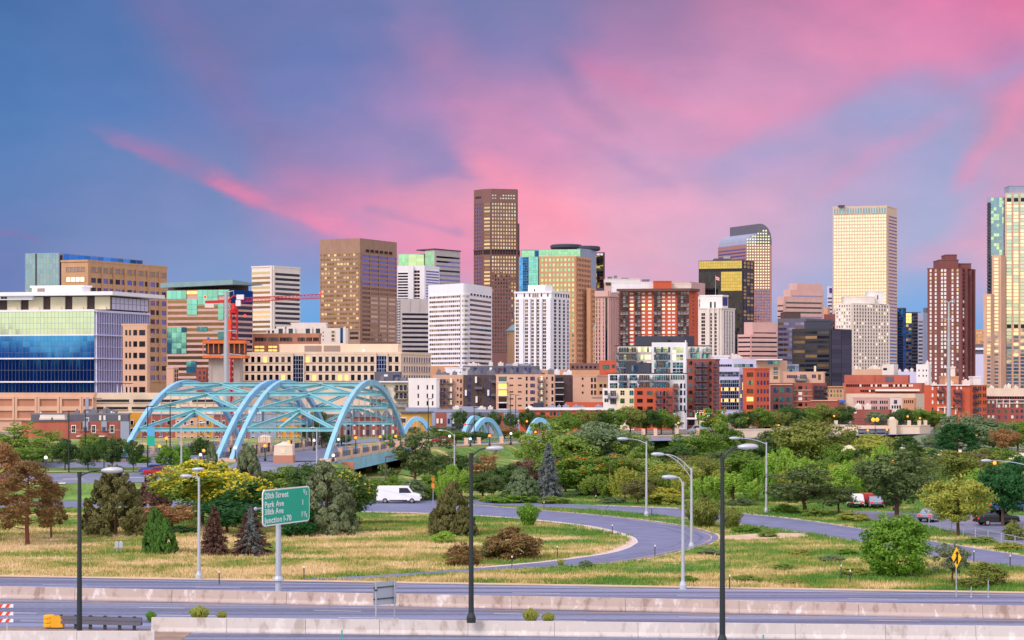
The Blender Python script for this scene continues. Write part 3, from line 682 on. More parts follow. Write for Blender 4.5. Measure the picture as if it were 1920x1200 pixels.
b=Bld('office_tower','bright white tower with tall dark window strips between broad piers, centre of the skyline','office tower',1000,1035)
v=b.vol(965,1034,1068,546,'white_panel',ang=16,right=32);v.cornice(.9,.5)
for a_,c_ in ((967,973),(984.5,990.5),(996.5,1001.5),(1006.5,1011),(1018,1024)):v.grid(0,a_,c_,560,706,2,22,.9,.75,mixg('glass_bronze','glass_dark',.4,int(a_)),rel=.15)
for a_,c_ in ((1038,1043),(1047,1051),(1055,1059),(1063,1066)):v.grid(1,a_,c_,560,706,1,22,.9,.75,'glass_dark',rel=.15)
for p in (967,982,992,1014,1026):v.rect(0,p,p+2.4,550,556,'dark_opening')
v.grid(0,998,1010,549,557,3,1,.8,.9,'glass_bronze')
for p in (1041,1046,1051,1056,1061,1065):v.rect(1,p,p+2,550,556,'dark_opening')
for p in (978,993,1004,1014.5,1029):v.slab(0,p-4 if p in (978,1029) else p-2.2,p+4 if p in (978,1029) else p+2.2,559,712,.1,.9)
ph=b.vol(990,1022,1036,534.5,'white_panel',d=1010,ang=16,right=32,bot=548,name='penthouse');ph.rect(0,1001,1003.5,542,545.5,'dark_opening','door');b.done()

b=Bld('office_tower','beige tower with close vertical ribs and blank cornice left of the red balconied tower','office tower',1150,1142)
v=b.vol(1116,1141,1164,545,'pink_stone',ang=22,right=28);v.slab(0,1116,1141,545,556,0,1.0);v.slab(1,1141,1164,545,556,0,1.0)
for a_,c_ in ((1117.5,1120),(1123,1125.5),(1130.5,1132.5)):v.grid(0,a_,c_,558,705,1,20,.95,.8,'glass_bronze',rel=.15)
v.rect(0,1135,1139,558,705,'glass_black','window_band')
for p in range(1143,1163,3):v.slab(1,p,p+1.2,558,705,0,.5)
b.done()
b=Bld('office_building','long pale roof block with white plant rooms behind the red balconied tower','office building',1350,1295)
v=b.vol(1133,1293,1322,528,'pink_stone',ang=6,right=30);v.roofbox(1134,1200,523,4,14,'off_white');v.rect(0,1136,1160,529,534,'glass_dark',o=.4)
for p,q,y in ((1140,1148,519),(1152,1157,517),(1166,1178,521),(1205,1218,524)):v.roofbox(p,q,y,8,6,'grey_roof')
b.done()

b=Bld('apartment_tower','red brick apartment tower with stacked balconies and pale curtains under an overhanging brown roof','apartment tower',900,1292)
v=b.vol(1161,1292,1309,545,'orange_brick',ang=8,right=34)
rf=b.vol(1156,1294,1312,540.5,'brown_roof',d=897,ang=8,right=34,bot=545.5,name='roof')
rows=15;y0=546;hh=7.35
cw=mixg('curtain_white','lit_pale',.35,6);cd=mixg('glass_dark','curtain_white',.4,9)
for a_,c_ in ((1180.5,1188),(1203,1209.5),(1215,1222),(1241,1247),(1252,1257.5),(1260,1266)):v.grid(0,a_,c_,y0,y0+hh*rows,1,rows,.92,.48,cw,rel=0)
for a_,c_ in ((1163,1178),(1190,1201),(1226,1239),(1271,1292)):
    v.grid(0,a_,c_,y0,y0+hh*rows,max(2,int((c_-a_)/4.5)),rows,.8,.8,cd,rel=0,dz=.05)
for r in range(rows):
    for a_,c_ in ((1160,1179),(1190,1201),(1226,1239),(1270,1291)):v.balcony(0,a_,c_,y0+hh*(r+1),1.0,1.3,'rail_dark')
    v.rect(1,1299,1300.5,y0+hh*r+2,y0+hh*r+4.5,'glass_dark')
v.roofbox(1148,1225,529,10,10,'white_panel');v.roofbox(1226,1259,527,6,12,'orange_brick');v.roofbox(1259,1296,531,10,10,'off_white')
b.done()

b=Bld('office_tower','white pier tower with stepped shoulders and a navy panel before the black glass tower','office tower',1050,1352)
v=b.vol(1308,1353,1378,577,'off_white',ang=12,right=40);v.cornice(.6,.4)
for a_,c_ in ((1315,1322),(1332,1335),(1340,1344)):v.grid(0,a_,c_,586,680,2,14,.9,.75,mixg('glass_dark','glass_bronze',.3),rel=.12)
v.grid(1,1355,1375,582,680,4,14,.4,.9,'glass_lilac',rel=.4)
w=b.vol(1313,1354,1365,553,'white_stone',d=1054,ang=12,right=40,bot=580,name='tower_top');w.rect(0,1331,1334.5,566,580,'glass_dark');w.rect(0,1339,1342,566,580,'glass_dark');w.rect(1,1355,1363,557,573,'panel_navy','sign_panel',.4);w.cornice(.8,.4)
for p in (1328.5,1337.5,1346):v.slab(0,p-2,p+2,577,690,0,.8)
w=b.vol(1305,1314,1318,556,'off_white',d=1075,ang=12,right=40,name='side_wing');w.grid(0,1306,1314,560,600,2,5,.5,.8,'glass_lilac');b.done()
t=thing('flagpole','thin flagpole with a red and white striped flag before the black glass tower','flagpole',(X(1343,1058),1062,Z(556,1058)))
mb=MB();mb.tube([(0,0,0),(0,0,12)],[.14,.08],6);mb.build('pole','galvanised',t)
mb=MB();mb.mi=0
for k in range(5):
    mb.mi=k % 2;mb.add([(.1,0,11.6-k*.45),(2.2,.5,10.9-k*.45),(2.2,.5,10.45-k*.45),(.1,0,11.15-k*.45),(.1,.06,11.6-k*.45),(2.2,.56,10.9-k*.45),(2.2,.56,10.45-k*.45),(.1,.06,11.15-k*.45)],[(0,1,2,3),(7,6,5,4),(0,4,5,1),(3,2,6,7)])
mb.build('flag',['flag_red','sign_white'],t)

b=Bld('office_tower','black glass tower mirroring patches of gold sky, left of the curved top skyscraper','office tower',1400,1392)
v=b.vol(1310,1392,1414,487.5,'black_steel',ang=14,right=34)
v.grid(0,1310.5,1391,488.5,503,18,3,.95,.95,'glass_gold_sky_tint',rel=.12);v.grid(0,1310.5,1391,503,509,18,1,.6,.8,'dark_opening',name='louvre',rel=.3)
v.grid(0,1310.5,1391,509,680,18,26,.96,.95,mixg('glass_black','glass_black',0),rel=.12)
for a_,c_,y0_,y1_ in ((1352,1391,509,545),):v.grid(0,a_,c_,y0_,y1_,9,6,.96,.95,'glass_gold_sky_tint',rel=0,dz=.14)  # gold panes paint the sky reflection over the black glass
v.grid(1,1393.5,1413,489,503,3,2,.9,.7,'glass_gold_sky_tint');v.grid(1,1393.5,1413,509,600,3,14,.92,.6,mixg('glass_gold_sky_tint','glass_dark',.35),rel=.3);v.grid(1,1393.5,1413,600,680,3,12,.92,.6,'glass_black',rel=.3)
v.roofbox(1340,1372,485,6,10,'slate');v.roofbox(1357,1369,481,8,5,'galvanised');b.done()

# the tower with the curved double roof
b=Bld('skyscraper','pink granite skyscraper with a stepped curved roof like a cash register','skyscraper',2000,1400)
ex=Vector((math.cos(R(20)),-math.sin(R(20)),0));ed=Vector((-math.sin(R(28)),math.cos(R(28)),0))
f=Face((X(1399,2000),2000),(X(1399,2000)+ex.x*10,2000+ex.y*10))
def up(px,py):
    s_=f.s(px);q=f.A+f.e*s_;return Vector((q.x,q.y,CH-(py-CY)*q.y/F))
prof_lo=[(1399,760),(1399,458),(1400.5,452),(1403,446),(1408,440.5),(1414,438),(1420,437),(1447,437),(1447.5,760)]
prof_hi=[(1419,450),(1419,420),(1424,419.3),(1430,420),(1436,423.5),(1441,429),(1445,438),(1447,450)]
def extrude(prof,o0,vec):
    n=len(prof);A_=[up(*p)+o0 for p in prof];mb=MB();mb.add(A_+[q+vec for q in A_],[tuple(range(n)),tuple(range(n,2*n))[::-1]]+[(i,i+n,(i+1) % n+n,(i+1) % n) for i in range(n)]);return mb
L1=ed*52;L2=ed*49
b.part('wall','plum_pink',extrude([(1399,760),(1399,458),(1447,458),(1447.5,760)],Vector((0,0,0)),L1))
b.part('curved_roof','bluegrey',extrude([(1399,459),(1399.4,456),(1401,450),(1403.5,445),(1408,440.5),(1414,438),(1420,437),(1420,459)],ed*.6,ed*50.8))
b.part('upper_roof','slate',extrude([(1419,459),(1419,420),(1424,419.3),(1430,420),(1436,423.5),(1441,429),(1445,438),(1447,450),(1447,459)],Vector((0,0,0)),L2))
lst=b.panes.setdefault('window',[]);fr_=MB()
dd=2000
for r in range(62):
    py=422+r*5.35
    for k in range(9):
        px=1402+k*4.95
        if py<437 and px<1421:continue
        if py<455 and px<1399+(455-py)**2/16:continue
        if px>1447-max(0,450-py)**1.35/5:continue
        s_=f.s(px);zz=CH-(py-CY)*(f.A.y+f.e.y*s_)/F
        m='glass_cream' if py<545 else 'glass_lilac'  # cream above, lilac below: the reflected sky painted into the panes
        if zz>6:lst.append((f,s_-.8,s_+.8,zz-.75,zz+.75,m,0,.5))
fl=Face(tuple((f.A+ed*52).xy),tuple(f.A.xy))
L_=b.panes.setdefault('window_band',[])
for r in range(24):
    zz=Z(468+r*6.2,2010);L_.append((fl,1,fl.L-1,zz-.7,zz+.7,'glass_lilac',0,.1))
for r in range(4):
    mb=MB();q0=f.A+ed*.6
    for (p,y) in ((1400.3,452.5),):pass
b.done()

b=Bld('office_building','pink stone office with wide window bands and a stepped corner below the black glass tower','office building',1150,1432)
v=b.vol(1383,1408,1458,627,'pink_stone',ang=25,right=70);v.grid(0,1384,1407,629,680,1,6,.99,.34,'glass_dark',name='window_band');v.grid(1,1409,1457,629,680,1,6,.99,.34,'glass_dark',name='window_band')
w=b.vol(1395,1411,1457,604,'pink_stone',d=1156,ang=25,right=70,bot=630,name='upper_floors');w.rect(1,1413,1455,623,625,'glass_dark','window_band');b.done()
b=Bld('office_tower','pink stone tower stepping up in three blocks left of the tall white tower','office tower',1500,1500)
for i,(p0,pc,p1,y) in enumerate(((1457,1470,1545,556),(1469,1482,1545,543),(1479,1494,1542,531))):
    v=b.vol(p0,pc,p1,y,'pink_stone',d=1500+12*i,ang=25,right=68,name='block')
    v.grid(0,p0+1,pc-1,y+12,690,1,int((690-y-12)/10),.95,.3,mixg('glass_lilac','glass_pale',.5),name='window_band')
    v.grid(1,pc+2,1541,y+(7,8,18)[i],690,1,int((690-y)/9.5),.98,.36,mixg('glass_dark','glass_lilac',.4,i),name='window_band')
    if i==5:
        v.grid(1,1496,1534,551,559,1,1,.98,.35,'glass_pale',name='window_band');v.grid(1,1508,1534,558,660,1,14,.98,.4,mixg('glass_dark','glass_pale',.3),name='window_band')
b.done()
b=Bld('office_tower','small lilac banded tower with a blue lit emblem tucked behind the tall white tower','office tower',1950,1560)
v=b.vol(1551,1560,1566,537,'lilac_panel',ang=15,right=40);v.grid(0,1552,1560,556,640,1,12,.99,.45,'glass_dark',name='window_band');v.rect(0,1555,1560,540,549,'panel_navy','emblem',.6)
w=b.vol(1541,1552,1556,576,'orange_tan',d=1900,ang=15,right=40,name='side_block');w=b.vol(1538,1566,1570,589,'plum_brick',d=1860,ang=15,right=40,name='base_block');w.grid(0,1540,1565,600,640,5,4,.6,.5,'glass_dark');b.done()
b=Bld('office_building','grey purple office with window bands and a square plant room behind the black glass block','office building',1200,1520)
v=b.vol(1458,1512,1562,597,'slate',ang=12,right=50);v.grid(0,1459,1511,602,690,5,9,.95,.5,mixg('glass_lilac','glass_bronze',.2),rel=.4);v.grid(1,1513,1560,602,690,5,9,.95,.5,'glass_dark',rel=.4);v.roofbox(1470,1501,585,6,16,'brown_panel');b.done()
b=Bld('office_building','black glass block with a dark plant room before the beige hotel tower','office building',950,1556)
v=b.vol(1485,1557,1597,616,'black_steel',ang=16,right=38);v.grid(0,1487,1555,619,725,3,12,.97,.58,mixg('glass_dark','glass_bronze',.3,12),rel=.4);v.grid(1,1559,1596,619,725,2,12,.97,.9,'glass_dark',rel=.15);v.roofbox(1516,1559,601,5,14,'charcoal');b.done()

b=Bld('skyscraper','tall white tower covered with a grid of small bright windows, right of centre','skyscraper',1900,1663)
v=b.vol(1561.5,1663,1681.5,385.5,'cream_stone',ang=14,right=28)
v.grid(0,1563,1662,388.5,400,20,1,.66,.9,'glass_ice',rel=.5);v.grid(0,1563,1662,401,692,20,46,.66,.62,'glass_cream',rel=.5)  # icy top row, cream below: western sky reflection painted into the tint
v.grid(1,1665,1681,402,692,1,46,.96,.45,'glass_lilac',name='window_band',rel=.5);v.roofbox(1574,1584,384.6,4,10,'slate');v.cornice(1.0,.4);b.done()
b=Bld('hotel_tower','beige stone hotel tower with tall piers in front of the tall white tower','hotel',1350,1640)
v=b.vol(1566,1597,1667,568,'off_white',ang=45,right=60);v.grid(0,1568,1596,570,700,6,20,.42,.55,mixg('glass_bronze','lit_pale',.25),rel=.5);v.grid(1,1599,1666,570,700,13,20,.45,.55,mixg('glass_bronze','lit_pale',.12,3),rel=.5)
for k in range(14):v.slab(1,1597.6+k*5.15,1599.4+k*5.15,572,700,.4,1.1)
v.roofbox(1583,1640,556,8,14,'off_white');v.roofbox(1631,1658,547,12,16,'white_stone');v.rect(1,1645,1650,552,560,'dark_opening');b.done()
b=Bld('office_tower','dark navy glass tower right beside the tall white tower','office tower',1700,1695)
v=b.vol(1682,1693,1699,577,'charcoal',ang=20,right=40);v.grid(0,1683,1693,579,700,3,24,.94,.9,'glass_deep',rel=.1);v.grid(1,1694,1698,579,700,1,24,.94,.9,'glass_deep',rel=.1);b.done()
b=Bld('office_tower','narrow dark tower with a bright gold glass strip left of the brown brick tower','office tower',1720,1712)
v=b.vol(1697,1722,1728,585,'charcoal',ang=10,right=40);v.grid(0,1698,1709,587,606,2,3,.95,.9,'lit_window',rel=.1);v.grid(0,1698,1709,607,700,2,14,.95,.6,mixg('glass_deep','glass_gold',.3),rel=.1);v.grid(0,1710,1721,587,700,3,18,.9,.6,'glass_dark',rel=.1);b.done()
b=Bld('office_tower','grey tower squeezed between the gold strip tower and the brown brick tower','office tower',1650,1732)
v=b.vol(1721,1731,1742,586,'bluegrey',ang=15,right=50);v.grid(0,1722,1730,600,700,1,14,.95,.5,'glass_bronze',name='window_band');w=b.vol(1731,1737,1745,577,'slate',d=1660,ang=15,right=50,name='rear_block');w.grid(1,1738,1745,580,700,1,18,.95,.5,'glass_lilac',name='window_band');b.done()

b=Bld('apartment_tower','dark brown brick apartment tower with columns of white windows and stepped roof rooms','apartment tower',1000,1803)
v=b.vol(1739,1803,1829,502,'plum_brick',ang=13,right=36)
for a_,c_ in ((1743,1747),(1752.5,1756.5),(1764,1768.5),(1770,1774.5),(1784,1788),(1793.5,1797.5)):v.grid(0,a_,c_,503,720,1,30,.85,.68,mixg('curtain_white','glass_gold',.25,int(a_)),rel=0)
for a_,c_ in ((1805,1808),(1811,1814.5),(1818,1821.5),(1825,1828)):v.grid(1,a_,c_,504,720,1,30,.8,.6,mixg('glass_lilac','curtain_white',.35,int(a_)),rel=0)
for p in (1809.5,1816.5,1823.5):v.slab(1,p-.7,p+.7,503,722,0,1.2)
v.roofbox(1761,1797,487,4,14);v.roofbox(1773,1794,477.5,7,10);v.roofbox(1797,1821,494,6,10);v.cornice(.5,.25);b.done()

b=Bld('apartment_tower','tall pale residential tower with cyan glass top at the right edge of the photo','apartment tower',1100,1890)
g_=b.vol(1851,1884,1892,369,'bluegrey',d=1106,ang=10,right=40,name='glass_block');g_.grid(0,1858,1884,370,480,5,18,.95,.92,mixg('glass_ice','glass_pale',.3),rel=.1)
g_.grid(0,1851.5,1857.5,378,560,1,28,.85,.7,'glass_dark',rel=0)
for r in range(28):g_.balcony(0,1850.5,1857.5,384.5+r*6.55,1.1,1.5,'rail_dark')
v=b.vol(1884,1925,1950,361,'pink_tan',d=1100,ang=8,right=40,name='wall')
for a_,c_ in ((1887,1897),(1900,1910),(1913,1923)):v.grid(0,a_,c_,363,735,1,56,.95,.78,mixg('glass_cream','glass_mint',.55,int(a_)),rel=.3)
for y in (371,608):
    for a_,c_ in ((1888,1896),(1901,1909),(1914,1922)):v.rect(0,a_,c_,y,y+7,'dark_opening','louvre',.4)
v.roofbox(1893,1925,348,4,12,'bluegrey')
w=b.vol(1860,1877,1886,478,'pink_tan',d=1095,ang=8,right=40,name='wall');w.grid(0,1863,1873,482,735,1,38,.8,.62,'glass_cream',rel=.3)
w=b.vol(1844,1858,1866,551,'pink_tan',d=1092,ang=8,right=40,name='wall');w.grid(0,1850,1858,555,735,1,26,.85,.6,'glass_cream',rel=.3)
b.done()
b=Bld('office_building','orange stone block in the gap between the brown brick tower and the right edge tower','office building',1300,1840)
v=b.vol(1826,1846,1850,618,'orange_tan',ang=5,right=40);v.grid(0,1830,1845,621,645,4,4,.6,.5,'glass_gold')
w=b.vol(1822,1846,1850,646,'slate',d=1280,ang=5,right=40,name='lower_block');w.slab(0,1826,1846,652,656,0,1,'white_panel');w=b.vol(1822,1846,1850,664,'lilac_panel',d=1270,ang=5,right=40,name='lower_block');b.done()
b=Bld('office_tower','pale tan block with a teal hipped roof just left of the white pier tower','office building',1200,960)
v=b.vol(951,967,970,620,'tan',ang=8,right=40);v.rect(0,953,955,626,628,'glass_dark')
mb=MB();f=v.f(0);q=[f.pt(-1,1,v.z1),f.pt(f.L+1,1,v.z1),f.pt(f.L+1,-12,v.z1),f.pt(-1,-12,v.z1)];ap=[f.pt(f.L*.5,-5,v.z(608)),f.pt(f.L*.8,-5,v.z(608))]
mb.add(q+ap,[(3,2,1,0),(0,1,5,4),(1,2,5),(2,3,4,5),(3,0,4)]);b.part('roof','teal_roof',mb);b.done()
b=Bld('office_building','narrow grey block with a teal roof showing beside the right side of the tan tower','office building',1250,1122)
v=b.vol(1112,1122,1128,613,'tan',ang=8,right=40);v.grid(0,1113,1121,620,700,3,12,.5,.5,'glass_lilac',rel=.3);w=b.vol(1113,1122,1127,609,'teal_roof',d=1252,ang=8,right=40,bot=613.5,name='roof');b.done()
# ------------------------------------------------------------------ lower buildings in front of the towers
def winrow(v,i,xs,ys,w,h,m,**k):
    for y in ys:
        for x in xs:v.rect(i,x,x+w,y,y+h,m(x,y) if callable(m) else m,**k)
def rmat(seed,*ms):
    r_=random.Random(seed);return lambda x,y:r_.choice(ms)
YS=[711,726.5,739,751.5,764]
b=Bld('apartment_block','white apartment block with recessed balconies and a grey roof storey right of the blue bridge','apartment building',560,815)
v=b.vol(690,766,770,716,'cream',ang=2,right=50);v.slab(0,690,767,714.5,717,0,1.6,'white_panel','roof_edge')
for y in (722,737,752):
    v.grid(0,692,764,y,y+10,9,1,.62,.95,rmat(int(y),'glass_bronze','curtain_white','glass_dark') and mixg('glass_dark','curtain_white',.5,int(y)),rel=0)
    for a_,c_ in ((694,726),(740,765)):v.balcony(0,a_,c_,y+11.5,1.2,1.6)
w=b.vol(766,818,824,709,'white_stone',d=556,ang=2,right=50,name='stair_tower');w.cornice(.3,.2)
for x in (783,800,810):winrow(w,0,[x],(722,738,752),2.4,8,'glass_dark')
r_=b.vol(702,750,753,697,'slate',d=572,ang=2,right=50,bot=718,name='roof_storey');r_.rect(0,720,727,702,706,'white_panel','vent');r_.rect(0,737,749,703,713,'glass_ice')
v.clutter(0,6,3,'grey_roof');b.done()
b=Bld('apartment_block','beige apartment block with small balconies between the white block and the dark brown block','apartment building',580,868)
v=b.vol(812,868,871,703,'pink_tan',ang=2,right=50);v.cornice(.3,.2)
winrow(v,0,(825,831),YS[0:4],4.5,7,'glass_lilac');winrow(v,0,(844,),[y-1 for y in YS[:4]],3,8,'lit_pale');winrow(v,0,(857,),YS[:4],2.5,4,'glass_dark');winrow(v,0,(862.5,),YS[:4],3.4,7,'glass_bronze')
for y in YS[:4]:v.balcony(0,838,850,y+8,1.2,1.4);v.balcony(0,819,834,y+8,1.2,1.6,'rail_dark')
v.clutter(0,5,8,'grey_roof');b.done()
b=Bld('apartment_block','dark brown panelled apartment block with scattered white bay boxes','apartment building',578,930)
v=b.vol(869,928,931,703,'brown_panel',ang=2,right=50)
for (x,y,w_,h_) in ((891,706,3.5,12),(889,730,0,0),(872,731,3.5,11),(914,731,3.5,11),(892,743,3.5,12)):
    if w_:v.slab(0,x,x+w_,y,y+h_,0,1.0,'white_panel','bay_box')
v.slab(0,890,905,725,730,0,1.4,'slate','balcony');v.slab(0,921,930,713,718,0,1.4,'slate','balcony');v.slab(0,921,930,738,743,0,1.4,'slate','balcony')
for y in (708,720.5,733.5,745.5,758):v.grid(0,876,883,y,y+7.5,3,1,.85,.95,'glass_lilac',rel=0);v.grid(0,896,903,y+.3,y+7.5,3,1,.8,.95,'glass_bronze',rel=0);v.rect(0,908.5,911.5,y,y+7.5,'glass_ice');v.rect(0,917,920,y,y+7.5,'glass_lilac')
v.clutter(0,6,4,'grey_roof');b.done()
b=Bld('apartment_block','long beige apartment block with a lit balcony stack at its left end','apartment building',575,1038)
v=b.vol(930,1039,1041,702,'pink_tan',ang=2,right=50);v.cornice(.3,.2)
for k,y in enumerate((706,719,731.5,744.5,757)):
    v.rect(0,935,950,y,y+9,('glass_pale','lit_window','lit_window','glass_bronze','glass_dark')[k]);v.slab(0,934,951,y+9.5,y+11.2,0,1.5,'white_panel','balcony')
    for x in (955.5,971):v.grid(0,x,x+7,y+2,y+4.5,2,1,.9,.95,'glass_dark',rel=0)
    v.rect(0,986,989,y,y+7.5,'glass_dark');v.grid(0,994,1003,y,y+7.5,3,1,.88,.95,'glass_lilac',rel=0);v.rect(0,1014,1017,y,y+7,'lit_pale');v.balcony(0,1008,1020,y+9,1.2,1.4);v.rect(0,1024,1026.5,y+1,y+5,'glass_dark');v.rect(0,1034,1037.5,y,y+8,'glass_dark')
v.clutter(0,8,5,'grey_roof');b.done()
b=Bld('apartment_block','beige and dark brown apartment block left of the modern white flats','apartment building',585,1100)
v=b.vol(1038,1075,1077,703,'brown_panel',ang=2,right=50,name='brown_wing')
for y in (708,719,731,744,757):v.rect(0,1041,1056,y,y+7,'glass_dark');v.slab(0,1040,1057,y+8,y+9.3,0,1.3,'white_panel','balcony');v.rect(0,1067,1069,y,y+6,'glass_lilac')
w=b.vol(1074,1119,1142,703,'pink_tan',d=583,ang=2,right=50,name='wall');w.cornice(.3,.2)
winrow(w,0,(1091,),(708,721,734),3,4,'glass_dark');winrow(w,0,(1108,1114),(708,720,732),3.4,8,'glass_dark')
w2=b.vol(1118,1146,1150,716,'tan',d=575,ang=2,right=50,name='low_wing');winrow(w2,0,(1124,1132),(720,733),5,6,'glass_dark')
w3=b.vol(1106,1134,1137,742,'pink_tan',d=562,ang=2,right=50,name='low_wing');w3.rect(0,1110,1130,744,747,'louvre','vent');v.clutter(0,4,9,'white_panel');b.done()
b=Bld('apartment_block','purple grey top storeys with a shallow pitched white roof behind the dark brown block','apartment building',640,1000)
v=b.vol(868,1008,1012,686,'slate',ang=2,right=50);v.rect(0,888,894,689,699,'glass_ice')
for x in (901,918,926,944,958,968,983,991):v.rect(0,x,x+4.5,689,698,'glass_lilac' if x % 3 else 'curtain_white')
v.rect(0,933,941,690,699,'brown_panel','panel')
w=b.vol(948,992,996,682,'bluegrey',d=646,ang=2,right=50,bot=687,name='roof');v.clutter(0,7,12,'off_white',1.4);b.done()
b=Bld('plant_building','plain white roof box above the beige apartment block','building',600,870)
v=b.vol(835,866,880,689,'white_panel',ang=6,right=60);v.rect(0,862,864,697,699,'dark_opening','door');v.rect(1,868,873,691,695,'louvre','louvre');v.cornice(.3,.25);b.done()
b=Bld('office_building','low tan stone block with blank walls directly under the silver tower','office building',700,840)
v=b.vol(807,850,860,686,'orange_tan',ang=3,right=50);w=b.vol(960,1140,1146,694,'orange_tan',d=690,ang=2,right=50,name='rear_wing');w=b.vol(1068,1124,1130,681,'plum_stone',d=720,ang=2,right=50,name='rear_wing');w.grid(0,1070,1120,686,691,6,1,.5,.9,'glass_dark',rel=0);b.done()

# modern white flats
b=Bld('apartment_block','modern white flats with dark overhanging roof, many dark balconies and a red brick right wing','apartment building',530,1225)
v=b.vol(1156,1290,1294,660,'off_white',d=548,ang=2,right=45,name='upper_wall')
r_=b.vol(1153,1330,1334,647.5,'black_steel',d=545,ang=2,right=45,bot=649.5,name='roof')
v2=b.vol(1158,1222,1226,649,'off_white',d=549,ang=2,right=45,bot=662,name='upper_wall')
ph=b.vol(1191,1283,1302,630,'charcoal',d=556,ang=2,right=60,bot=649,name='penthouse');ph.rect(0,1252,1258,637,642,'dark_opening','door')
cg=rmat(3,'glass_pale','lit_pale','glass_gold','curtain_white')
for y in (651,665,679,691):
    v.grid(0,1160,1193,y,y+9.5,7,1,.84,.95,mixg('glass_pale','glass_bronze',.4,int(y)),rel=0);v.balcony(0,1155,1194,y+11.5,1.2,2.0)
    v.grid(0,1197,1221,y,y+9,6,1,.86,.95,mixg('glass_pale','lit_pale',.35,int(y)),rel=0)
fr=b.vol(1222,1285,1289,642,'white_panel',d=542,ang=2,right=45,name='white_frame')
for k,y in enumerate((650.5,664.5,679,691)):
    g1_,g2_=(('glass_pale','lit_pale'),('glass_pale','lit_pale'),('glass_teal','glass_pale'),('glass_teal','glass_dark'))[k]
    fr.grid(0,1226,1257,y,y+10.5,7,1,.85,.95,mixg(g1_,'glass_bronze',.25,k),rel=0);fr.grid(0,1261,1281,y,y+11,3,2,.88,.86,mixg(g1_,g2_,.4,k),rel=0)
    fr.balcony(0,1229,1251,y+12,1.2,1.6)
fr.slab(0,1284.5,1286.5,638,700,-.6,.6,'white_panel','chimney')
w=b.vol(1288,1330,1334,650,'off_white',d=552,ang=2,right=45,bot=674,name='upper_wall')
for y in (651,663):w.grid(0,1290,1328,y,y+9,9,1,.8,.95,mixg('glass_teal','curtain_white',.35,int(y)),rel=0)
w.balcony(0,1291,1306,662,1.2,1.6);w.balcony(0,1317,1333,662,1.2,1.6)
bk=b.vol(1288,1341,1349,673,'dark_brick',d=536,ang=2,right=45,name='brick_wing');bk.cornice(.4,.2)
for k in range(8):
    y=677+13.8*k
    bk.grid(0,1291,1298,y,y+7,2,1,.92,.95,'glass_teal' if k % 2 else 'glass_dark',rel=0);bk.rect(0,1304.5,1308,y-1,y+8.5,'rust_panel','recess');bk.rect(0,1318,1322,y-1,y+8.5,'rust_panel','recess');bk.rect(0,1310.5,1314,y+.5,y+8,'glass_lilac');bk.rect(0,1330,1334,y+.5,y+7,'glass_dark')
    bk.balcony(0,1302,1315.5,y+9.5,1.2,1.7);bk.balcony(0,1317,1327,y+9.5,1.2,1.3);bk.balcony(0,1337,1348,y+9.5,1.2,1.7)
ps=b.vol(1173,1219,1222,680,'charcoal',d=535,ang=2,right=45,bot=700,name='penthouse');ps.grid(0,1184,1196,685,698,3,1,.85,.95,'glass_ice',rel=0);ps.slab(0,1201,1206,677,682,-1,0,'charcoal','chimney')
lo=b.vol(1140,1284,1288,701,'white_panel',d=531,ang=2,right=45,name='lower_wall')
rl=b.vol(1138,1287,1289,699.3,'black_steel',d=529,ang=2,right=45,bot=701.2,name='roof')
for y in (703,718):
    lo.grid(0,1143.5,1157.5,y,y+10.5,4,2,.9,.9,mixg('glass_pale','glass_dark',.5,int(y)),rel=0);lo.grid(0,1161,1176,y,y+11,4,1,.85,.95,mixg('glass_teal','glass_dark',.5,2),rel=0);lo.grid(0,1180,1194.5,y,y+10.5,4,2,.9,.9,mixg('glass_dark','glass_teal',.4,7),rel=0)
    lo.grid(0,1198,1218,y,y+10.5,5,1,.85,.95,mixg('glass_pale','glass_bronze',.5,4),rel=0)
    lo.grid(0,1223,1256,y,y+10.5,8,1,.8,.95,mixg('glass_teal','glass_bronze',.5,5),rel=0)
    for a_,c_ in ((1160,1177),(1195,1219),(1223,1254)):lo.balcony(0,a_,c_,y+12.5,1.2,1.7)
lo.grid(0,1257,1284,703,712,6,1,.8,.95,mixg('glass_pale','rust_panel',.4,5),rel=0)
for y in (719,732,746,760):lo.rect(0,1275,1279,y,y+9,'glass_dark');lo.rect(0,1282,1285,y,y+9,'glass_lilac');lo.rect(0,1263,1271,y,y+9,'rust_panel','recess');lo.balcony(0,1261,1272,y+10.5,1.2,1.5)
fw=b.vol(1130,1157,1159,728,'white_stone',d=524,ang=2,right=45,name='front_block');fw.grid(0,1133,1139.5,732,741,2,1,.85,.95,'glass_dark',rel=0);fw.grid(0,1144,1155,732,743,3,1,.8,.95,'glass_bronze',rel=0);fw.balcony(0,1140,1157,745.5,1.2,1.5);fw.grid(0,1133,1141,747,754,2,1,.85,.95,'glass_ice',rel=0);fw.grid(0,1144,1155,748,758,3,1,.8,.95,'glass_dark',rel=0)
fc=b.vol(1157,1189,1192,728,'cream',d=523,ang=2,right=45,name='front_block');fc.grid(0,1163,1171,732,741,2,2,.85,.85,'glass_dark',rel=0);fc.rect(0,1163,1171,747,756,'glass_teal');fc.grid(0,1180,1188,732,741,2,1,.9,.95,'glass_teal',rel=0);fc.grid(0,1180,1188,747,756,2,1,.9,.95,'glass_teal',rel=0)
ob=b.vol(1189,1261,1264,727,'orange_brick',d=520,ang=2,right=45,name='brick_block');ob.cornice(.3,.2)
